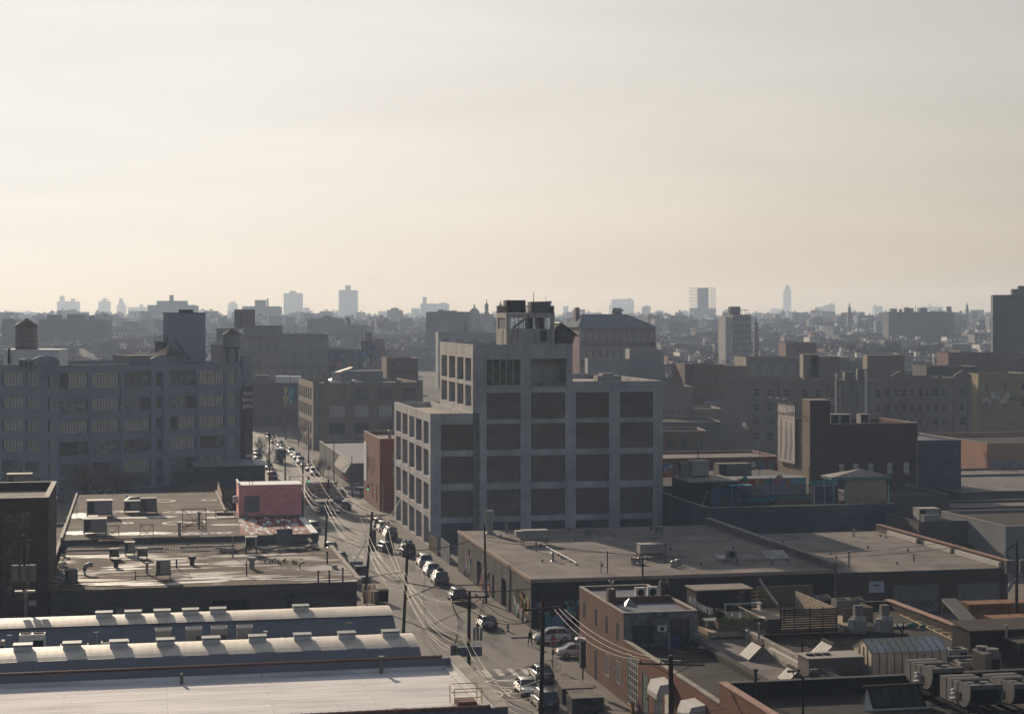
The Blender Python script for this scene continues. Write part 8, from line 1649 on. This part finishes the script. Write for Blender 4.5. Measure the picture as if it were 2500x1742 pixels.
# white slab with balconies
r,W,H=vb_('apartment_tower','white-sided mid-rise with railed roof in the right middle distance',1789,1834,768,900,10,16,'stucco_grey','roof_grey',(6,6,.6,2.0,1.2,3.2,('plain',2,1,'frame','glass')),left=None)
b=MB();b.box(-4,-.02,-.5,12,0,H-1.2);b.build('side_slab',M['concrete_smooth'],r);b=MB();b.box(0,5,3,8,H,H+4.2);b.box(-4,W-1,1,1.1,H+2.2,H+2.5);[b.box(x_,x_+.2,1,1.2,H,H+2.3) for x_ in (-4,-1,2,5,7)];b.build('roof_frame',M['stucco_dark'],r)
# ================================================================ SKYLINE
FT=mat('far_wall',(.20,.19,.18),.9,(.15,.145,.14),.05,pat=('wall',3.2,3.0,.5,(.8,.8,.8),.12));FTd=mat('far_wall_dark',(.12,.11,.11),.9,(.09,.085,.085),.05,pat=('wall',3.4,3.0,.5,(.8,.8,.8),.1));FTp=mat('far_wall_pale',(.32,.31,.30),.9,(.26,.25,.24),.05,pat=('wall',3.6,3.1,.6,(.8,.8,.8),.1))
def tower(lab,blocks,Y,deg=12,D=16,m=FT,name='apartment_tower',tank=True):
    """blocks: (u0, u1, vtop[, depth offset]) outline pieces, each a real block"""
    x0=(blocks[0][0]+blocks[0][1])/2;cx_,_=xy(x0,Y);r=empty(name,lab,'building' if 'tower' not in name else 'tower',(cx_,Y,0),0);b=MB();c=MB();ca=math.cos(rad(deg));q=random.Random(int(x0))
    zb=0
    for i,bl in enumerate(blocks):
        u0,u1,v=bl[:3];dp=bl[3] if len(bl) > 3 else 0;xa,xb=xy(u0,Y)[0]-cx_,xy(u1,Y)[0]-cx_;zt_=zY(v,Y);d_=D if i == 0 else min(D*.6,(xb-xa)*1.2);w_=(xb-xa)
        zlow=0 if i == 0 or u0 < blocks[0][0] or u1 > blocks[0][1] else zb-.5;tgt=b if i == 0 or zlow == 0 else c
        # seen corner-on: a parallelogram plan keeps the outline's width
        th=rad(deg*(1 if (int(x0) % 2) else -1));dx_=math.tan(th)*d_*.3;pts=[(xa+max(0,-dx_),dp),(xb-max(0,dx_),dp+.0),(xb+min(0,-dx_)*0,dp+d_),(xa,dp+d_)]
        tgt.prism(pts,max(0,zlow),zt_)
        if i == 0:zb=zt_;tgt.box(xa+.3,xb-.3,dp+.3,dp+.8,zt_,zt_+.9)
    if tank:
        xm=q.uniform(-.3,.3)*(xy(blocks[0][1],Y)[0]-xy(blocks[0][0],Y)[0]);c.box(xm-1.6,xm+1.6,3,6,zb-.2,zb+q.uniform(2,4));c.box(xm+3,xm+3.4,3,3.4,zb-.2,zb+q.uniform(3,6))
    b.build('wall',m,r)
    if c.v:c.build('roof_block',m,r)
    return r
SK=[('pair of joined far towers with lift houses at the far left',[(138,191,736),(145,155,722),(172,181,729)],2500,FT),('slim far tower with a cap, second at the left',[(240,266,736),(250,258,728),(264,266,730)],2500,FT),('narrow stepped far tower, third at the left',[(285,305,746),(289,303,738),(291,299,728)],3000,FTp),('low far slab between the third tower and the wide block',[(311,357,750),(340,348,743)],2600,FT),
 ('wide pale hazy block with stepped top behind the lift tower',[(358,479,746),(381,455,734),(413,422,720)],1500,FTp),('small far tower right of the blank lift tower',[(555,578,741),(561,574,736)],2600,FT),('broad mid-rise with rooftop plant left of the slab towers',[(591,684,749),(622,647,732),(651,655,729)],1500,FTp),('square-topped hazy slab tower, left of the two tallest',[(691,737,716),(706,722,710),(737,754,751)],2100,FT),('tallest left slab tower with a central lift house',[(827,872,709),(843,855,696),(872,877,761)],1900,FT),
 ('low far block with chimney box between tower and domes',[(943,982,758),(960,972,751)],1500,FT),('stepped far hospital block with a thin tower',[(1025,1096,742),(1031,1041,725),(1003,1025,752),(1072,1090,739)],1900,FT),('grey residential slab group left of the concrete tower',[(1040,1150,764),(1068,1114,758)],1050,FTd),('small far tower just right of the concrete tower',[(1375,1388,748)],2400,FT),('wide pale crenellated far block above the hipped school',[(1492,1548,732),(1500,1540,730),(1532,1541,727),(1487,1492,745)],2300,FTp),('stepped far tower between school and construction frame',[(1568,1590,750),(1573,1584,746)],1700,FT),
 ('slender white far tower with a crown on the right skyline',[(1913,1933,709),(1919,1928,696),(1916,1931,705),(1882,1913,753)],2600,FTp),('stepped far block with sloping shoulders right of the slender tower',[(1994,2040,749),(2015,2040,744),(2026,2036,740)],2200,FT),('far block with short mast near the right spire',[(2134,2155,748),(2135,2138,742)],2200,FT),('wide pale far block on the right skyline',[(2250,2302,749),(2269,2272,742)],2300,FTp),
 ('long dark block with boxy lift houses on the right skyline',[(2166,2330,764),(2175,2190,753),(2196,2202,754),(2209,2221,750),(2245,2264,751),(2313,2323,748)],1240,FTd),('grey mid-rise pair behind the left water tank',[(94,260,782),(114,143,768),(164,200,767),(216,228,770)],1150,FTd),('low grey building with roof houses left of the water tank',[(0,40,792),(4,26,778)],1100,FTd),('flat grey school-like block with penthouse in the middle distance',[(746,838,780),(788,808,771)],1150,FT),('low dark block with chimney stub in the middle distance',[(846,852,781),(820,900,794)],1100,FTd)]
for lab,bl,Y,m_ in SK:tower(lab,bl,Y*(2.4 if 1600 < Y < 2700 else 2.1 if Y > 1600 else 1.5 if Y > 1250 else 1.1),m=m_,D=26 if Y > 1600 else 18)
q=random.Random(99)
for i in range(46):
    u=12+i*54.5+q.uniform(-18,18);v=q.uniform(757,768);wd=q.uniform(9,30)
    if 1205 < u < 1370:continue
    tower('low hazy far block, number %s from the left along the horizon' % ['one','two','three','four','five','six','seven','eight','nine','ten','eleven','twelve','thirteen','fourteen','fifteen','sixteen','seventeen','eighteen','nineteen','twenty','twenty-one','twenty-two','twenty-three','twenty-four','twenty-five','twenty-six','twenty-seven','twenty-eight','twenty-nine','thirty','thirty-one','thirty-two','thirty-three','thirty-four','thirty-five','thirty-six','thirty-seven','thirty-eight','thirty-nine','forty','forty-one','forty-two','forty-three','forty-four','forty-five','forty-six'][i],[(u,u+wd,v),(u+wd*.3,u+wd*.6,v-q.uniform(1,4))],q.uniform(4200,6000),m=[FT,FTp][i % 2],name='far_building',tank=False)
# tower under construction: slabs, columns, core
Y=3000;r=empty('construction_tower','concrete tower frame under construction with open floors on the right skyline','tower',(xy(1717,Y)[0],Y,0));sc_=Y/F;b=MB();b.box(-12*sc_,14*sc_,5,16,0,zY(702,Y));b.build('core',FT,r);b=MB();z0,z1_=zY(790,Y),zY(703,Y);n=11
for i in range(n+1):z=z0+(z1_-z0)*i/n;e=2.5 if i in (7,10) else 0;b.box(-31*sc_-e,31*sc_+e,0,20,z,z+.35)
b.build('floor_slab',FT,r);b=MB();[b.box(x_*sc_-.25,x_*sc_+.25,y_,y_+.5,z0-40,z1_) for x_ in (-30,-23,-16,20,25,30) for y_ in (.5,18)];b.box(-31*sc_,31*sc_,1,19,0,zY(752,Y));b.build('column',FT,r)
# churches, spires, chimneys on the skyline
def spire(lab,u,vt,Y,w_,dome=False,name='church_spire'):
    r=empty(name,lab,'church',(*xy(u,Y),0));H=zY(vt,Y);b=MB();a=w_/2;b.box(-a,a,-a,a,0,H-w_*2.6);b.box(-a*.7,a*.7,-a*.7,a*.7,H-w_*2.6,H-w_*1.3);b.build('belfry',FT,r);b=MB()
    if dome:b.ball((0,0,H-w_*1.3),a*.8,10,6,0,(1,1,1.3));b.cyl(0,0,H-w_*.8,H,.5,.2,6)
    else:b.cyl(0,0,H-w_*2.2,H,a*.8,.05,8)
    b.build('cap',FTd,r)
spire('domed church belfry left of the concrete tower',1188,730,1500,4.4,True);spire('church belfry behind the concrete tower railing',1222,732,1500,3.6,True);spire('thin pointed spire on the right skyline',2074,737,1700,4);spire('thin tapering chimney near the right edge of the skyline',2361,736,1900,3.0,name='chimney_stack');spire('needle spire near the right middle distance',1846,776,800,2.0)
r=empty('domed_church','big hazy church dome left of its belfry','church',(*xy(1158,1500),0));b=MB();b.cyl(0,0,0,zY(766,1500),5,5,16);b.ball((0,0,zY(766,1500)),4.6,14,8,0,(1,1,1.1));b.cyl(0,0,zY(752,1500),zY(743,1500),.9,.6,8);b.build('dome',FTd,r);b=MB();b.box(-14,12,6,22,0,zY(775,1500));b.build('nave',FT,r)
# ================================================================ ROWS OF ORDINARY HOUSES
ORD=['first','second','third','fourth','fifth','sixth','seventh','eighth','ninth','tenth','eleventh','twelfth','thirteenth','fourteenth','fifteenth','sixteenth','seventeenth','eighteenth','nineteenth','twentieth'] + ['twenty-'+x for x in ('first','second','third','fourth','fifth','sixth','seventh','eighth','ninth')]+['thirtieth']+['thirty-'+x for x in ('first','second','third','fourth','fifth','sixth','seventh','eighth','ninth')]+['fortieth']+['forty-'+x for x in ('first','second','third','fourth','fifth','sixth','seventh','eighth','ninth')]+['fiftieth']+['fifty-'+x for x in ('first','second','third','fourth','fifth')]
WMAT=[('tan brick','stucco_tan'),('brown brick','brick_brown'),('red brick','brick_red'),('grey rendered','stucco_grey'),('dark','stucco_dark'),('pale','offwhite'),('dark brick','brick_dark')]
RMAT=['roof_grey','roof_dark','roof_white','roof_grey','metal']
q=random.Random(2024)
FARM=['stucco_tan','brick_brown','stucco_grey','glass','roof_grey','roof_white','roof_dark','stucco_dark','coping','ac_white','brick_red','offwhite','brick_dark','metal'];far_mb=MB()
def house(lab,p,ang,W,D,H,wm,rm,seed):
    q2=random.Random(seed);b=MB();nw=max(2,int(W/2.9));bw=W/nw;hs__=[];st_=3.3;ww=q2.choice((.34,.42,.55));wh=q2.uniform(1.5,2.0)
    nf=max(1,min(3,int(H/st_)))
    blank=q2.random() < .18
    if not blank:
        for j in range(nf):
            for i in range(nw):hs__.append((bw*(i+.5-ww/2),bw*(i+.5+ww/2),H-1.6-wh-j*st_,H-1.6-j*st_))
    b.wall((0,0),(1,0),W,0,H,hs__,.2,0);b.wall((0,D),(0,-1),D,0,H,());b.wall((W,0),(0,1),D,0,H,())
    b.poly([(W,D,0),(0,D,0),(0,D,H),(W,D,H)],0);b.poly([(.2,.2,H-.5),(W-.2,.2,H-.5),(W-.2,D-.2,H-.5),(.2,D-.2,H-.5)],2)
    if hs__:
        for h in hs__:b.poly([(h[0],.18,h[2]),(h[1],.18,h[2]),(h[1],.18,h[3]),(h[0],.18,h[3])],1)
    b.box(-.1,W+.1,-.3,-.005,H-.6,H+.12,3);b.box(0,.25,0,D,H,H+.08,3);b.box(W-.25,W,0,D,H,H+.08,3);b.box(.25,W-.25,D-.25,D,H-.5,H+.08,0)
    for _ in range(q2.randint(1,max(2,int(W/6)))):
        x_,y_=q2.uniform(.5,max(.6,W-3.5)),q2.uniform(1,D-4);k=q2.random()
        if k < .45:hh_=q2.uniform(1.2,2.6);b.box(x_,x_+q2.uniform(1.6,3.2),y_,y_+3,H-.5,H+hh_,q2.choice((0,4,2)))
        elif k < .75:b.box(x_,x_+.8,y_,y_+.6,H-.5,H+q2.uniform(.8,1.6),0)
        else:b.box(x_,x_+1.6,y_,y_+1.6,H-.5,H+.1,4);b.add([(x_-.1,y_-.1,H+.1),(x_+1.7,y_-.1,H+.1),(x_+1.7,y_+1.7,H+.1),(x_-.1,y_+1.7,H+.1),(x_+.8,y_+.8,H+.8)],[(0,1,4),(1,2,4),(2,3,4),(3,0,4)],4)
    ks=[wm,'glass',rm,'stucco_dark' if q2.random() < .5 else 'coping','ac_white']
    if seed >= 295:
        ca,sa_=math.cos(ang),math.sin(ang);b0=len(far_mb.v);far_mb.v+=[(p[0]+x*ca-y*sa_,p[1]+x*sa_+y*ca,p[2]+z) for x,y,z in b.v];far_mb.f+=[tuple(i+b0 for i in f) for f in b.f];far_mb.m+=[FARM.index(ks[m]) for m in b.m];far_mb.sm+=b.sm;return
    o=b.build('row_house',[M[k] for k in ks],None,p,ang);tag(o,lab,'house')
rows_=[(470,10,0),(540,11,1),(615,12,2),(690,11.5,3),(750,12,4),(805,12,5),(860,12,6),(915,12,7),(975,12,8),(1040,12,9),(1110,12.5,10),(1190,12.5,11),(1270,12.5,12),(1360,12.5,13),(1450,13,14)]
cnt=0
for Y,H0,ri in rows_:
    x=-.30*Y;i=0;ang=rad(q.uniform(2,7));
    while x < .30*Y:
        W=q.uniform(6,10.5) if q.random() < .72 else q.uniform(13,26);H=H0+q.choice((0,0,0,-.4,.5,-3.3,-3.3,2.6))+q.uniform(-.5,.5);yy=Y+q.uniform(-6,6)+x*math.tan(ang)*.6;u=CX+F*(x+W/2)/yy;vt=VH+F*(HC-H-TE(yy))/yy
        hid=(970 < u < 1610 and vt > 842 and yy < 1000) or (u < 612 and vt > 888) or (1815 < u < 2370 and vt > 912) or (u > 2420 and vt > 905) or (vt > 1000) or (ri < 2 and u < 1625)
        street=(abs((x*CG+yy*SG)-34) < 14 and yy < 720)
        if not hid and not street:
            cn,wm=q.choice(WMAT);rm=q.choice(RMAT);i+=1
            house('%s row house, %s from the left in the %s row back' % (cn,ORD[min(i-1,54)],ORD[ri]),(x,yy,TE(yy)-.4),ang,W,q.uniform(12,17),H,wm,rm,cnt);cnt+=1
        x+=W+(.02 if q.random() < .8 else q.uniform(3,12))
tag(far_mb.build('distant_row_houses',[M[k] for k in FARM]),'dense rows of small houses beyond the nearer ones','distant houses',kind='stuff')
print('houses',cnt)
# everything beyond reads as one mass of tiny roofs
b=MB()
for k in range(6500):
    Y=1480*math.exp(q.random()*1.45);x=q.uniform(-.31,.31)*Y;H=q.uniform(7,13)+(q.random() < .12)*q.uniform(3,12);W,D=q.uniform(6,20),q.uniform(8,16);a=q.uniform(-.1,.5);mi=q.choice((0,0,1,2,3,4))
    ze=TE(Y);b.obox((x,Y,ze+H/2-.5),(W,D,H),a,mi)
    if q.random() < .6:b.obox((x+q.uniform(-4,4),Y,ze+H+1),(q.uniform(1.5,5),3,q.uniform(1.5,3.5)),a,q.choice((0,1,5)))
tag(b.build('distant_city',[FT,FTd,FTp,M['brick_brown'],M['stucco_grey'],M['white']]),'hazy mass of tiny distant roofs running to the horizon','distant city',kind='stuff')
# trees of the park and among the houses
q=random.Random(55)
for i in range(24):
    u=2046+i*12.3+q.uniform(-4,4);Y=q.uniform(960,1120);tree('tall bare park tree, %s from the left in the park clump' % ORD[i],loc=Vector((*xy(u,Y),TE(Y))),h=q.uniform(17,23),k=i,wide=1.15)
for i in range(64):
    u=q.choice((q.uniform(0,580),q.uniform(640,960),q.uniform(1620,2480),q.uniform(1620,2480)));Y=q.uniform(640,1150);tree('bare street tree among the houses, %s from the left of the scattered ones' % ORD[min(i,31)] if i < 29 else 'small bare tree deep among the far roofs, %s of the deeper ones' % ORD[i-29],loc=Vector((*xy(u,Y),TE(Y))),h=q.uniform(12,17),k=i,warm=i % 3 == 0,wide=1.2)
# birds high over the far towers
b=MB();b.add([(-.55,0,.12),(-.1,-.1,0),(0,.3,.05),(.1,-.1,0),(.55,0,.12),(0,-.45,0),(0,.0,-.12)],[(0,1,6),(0,6,2),(1,5,6),(6,5,3),(4,6,3),(2,6,4),(1,3,5)]);me=b.mesh('bird',M['black'])
for i in range(42):
    u=918+q.gauss(0,13);v=677+q.gauss(0,9)-(u-918)*.3;Y=900;o=inst('bird',me,None,(*xy(u,Y),zY(v,Y)),q.uniform(0,6));o.scale=(.6,.6,.6);tag(o,'tiny dark bird in the loose flock above the skyline','bird','flock of birds above the skyline')
# steam plumes
def steam(lab,u,v,Y,r_,sx):
    b=MB();x,y=xy(u,Y);z=zY(v,Y);q3=random.Random(int(u))
    for k in range(9):b.ball((k*r_*sx*.35,q3.uniform(-.4,.4),k*r_*.22+q3.uniform(-.5,.5)*r_*.5),r_*(.35+.07*k)*q3.uniform(.7,1.2),10,7)
    m=bpy.data.materials.new('steam');m.use_nodes=True;t=m.node_tree;t.nodes.clear();o_=t.nodes.new('ShaderNodeOutputMaterial');p_=t.nodes.new('ShaderNodeVolumePrincipled');p_.inputs['Density'].default_value=.35;p_.inputs['Anisotropy'].default_value=.4;t.links.new(p_.outputs[0],o_.inputs['Volume'])
    tag(b.build('steam',m,None,(x,y,z)),lab,'steam')
steam('white puff of steam blowing over the grey loft roof',236,876,400,1.0,-1.2);steam('small puff of steam beside the tan gabled block',1824,1046,420,.7,-.4)
# ================================================================ HAZE
hz=MB();hz.box(-3450,3450,-90,7050,-1.0,135);hm=bpy.data.materials.new('haze');hm.use_nodes=True;t=hm.node_tree;t.nodes.clear()
o_=t.nodes.new('ShaderNodeOutputMaterial');pv_=t.nodes.new('ShaderNodeVolumePrincipled');pv_.inputs['Density'].default_value=.0002;pv_.inputs['Color'].default_value=(.58,.74,1.0,1);pv_.inputs['Anisotropy'].default_value=.22;pv_.inputs['Absorption Color'].default_value=(1,1,1,1)
t.links.new(pv_.outputs[0],o_.inputs['Volume']);tag(hz.build('haze',hm),kind='stuff')
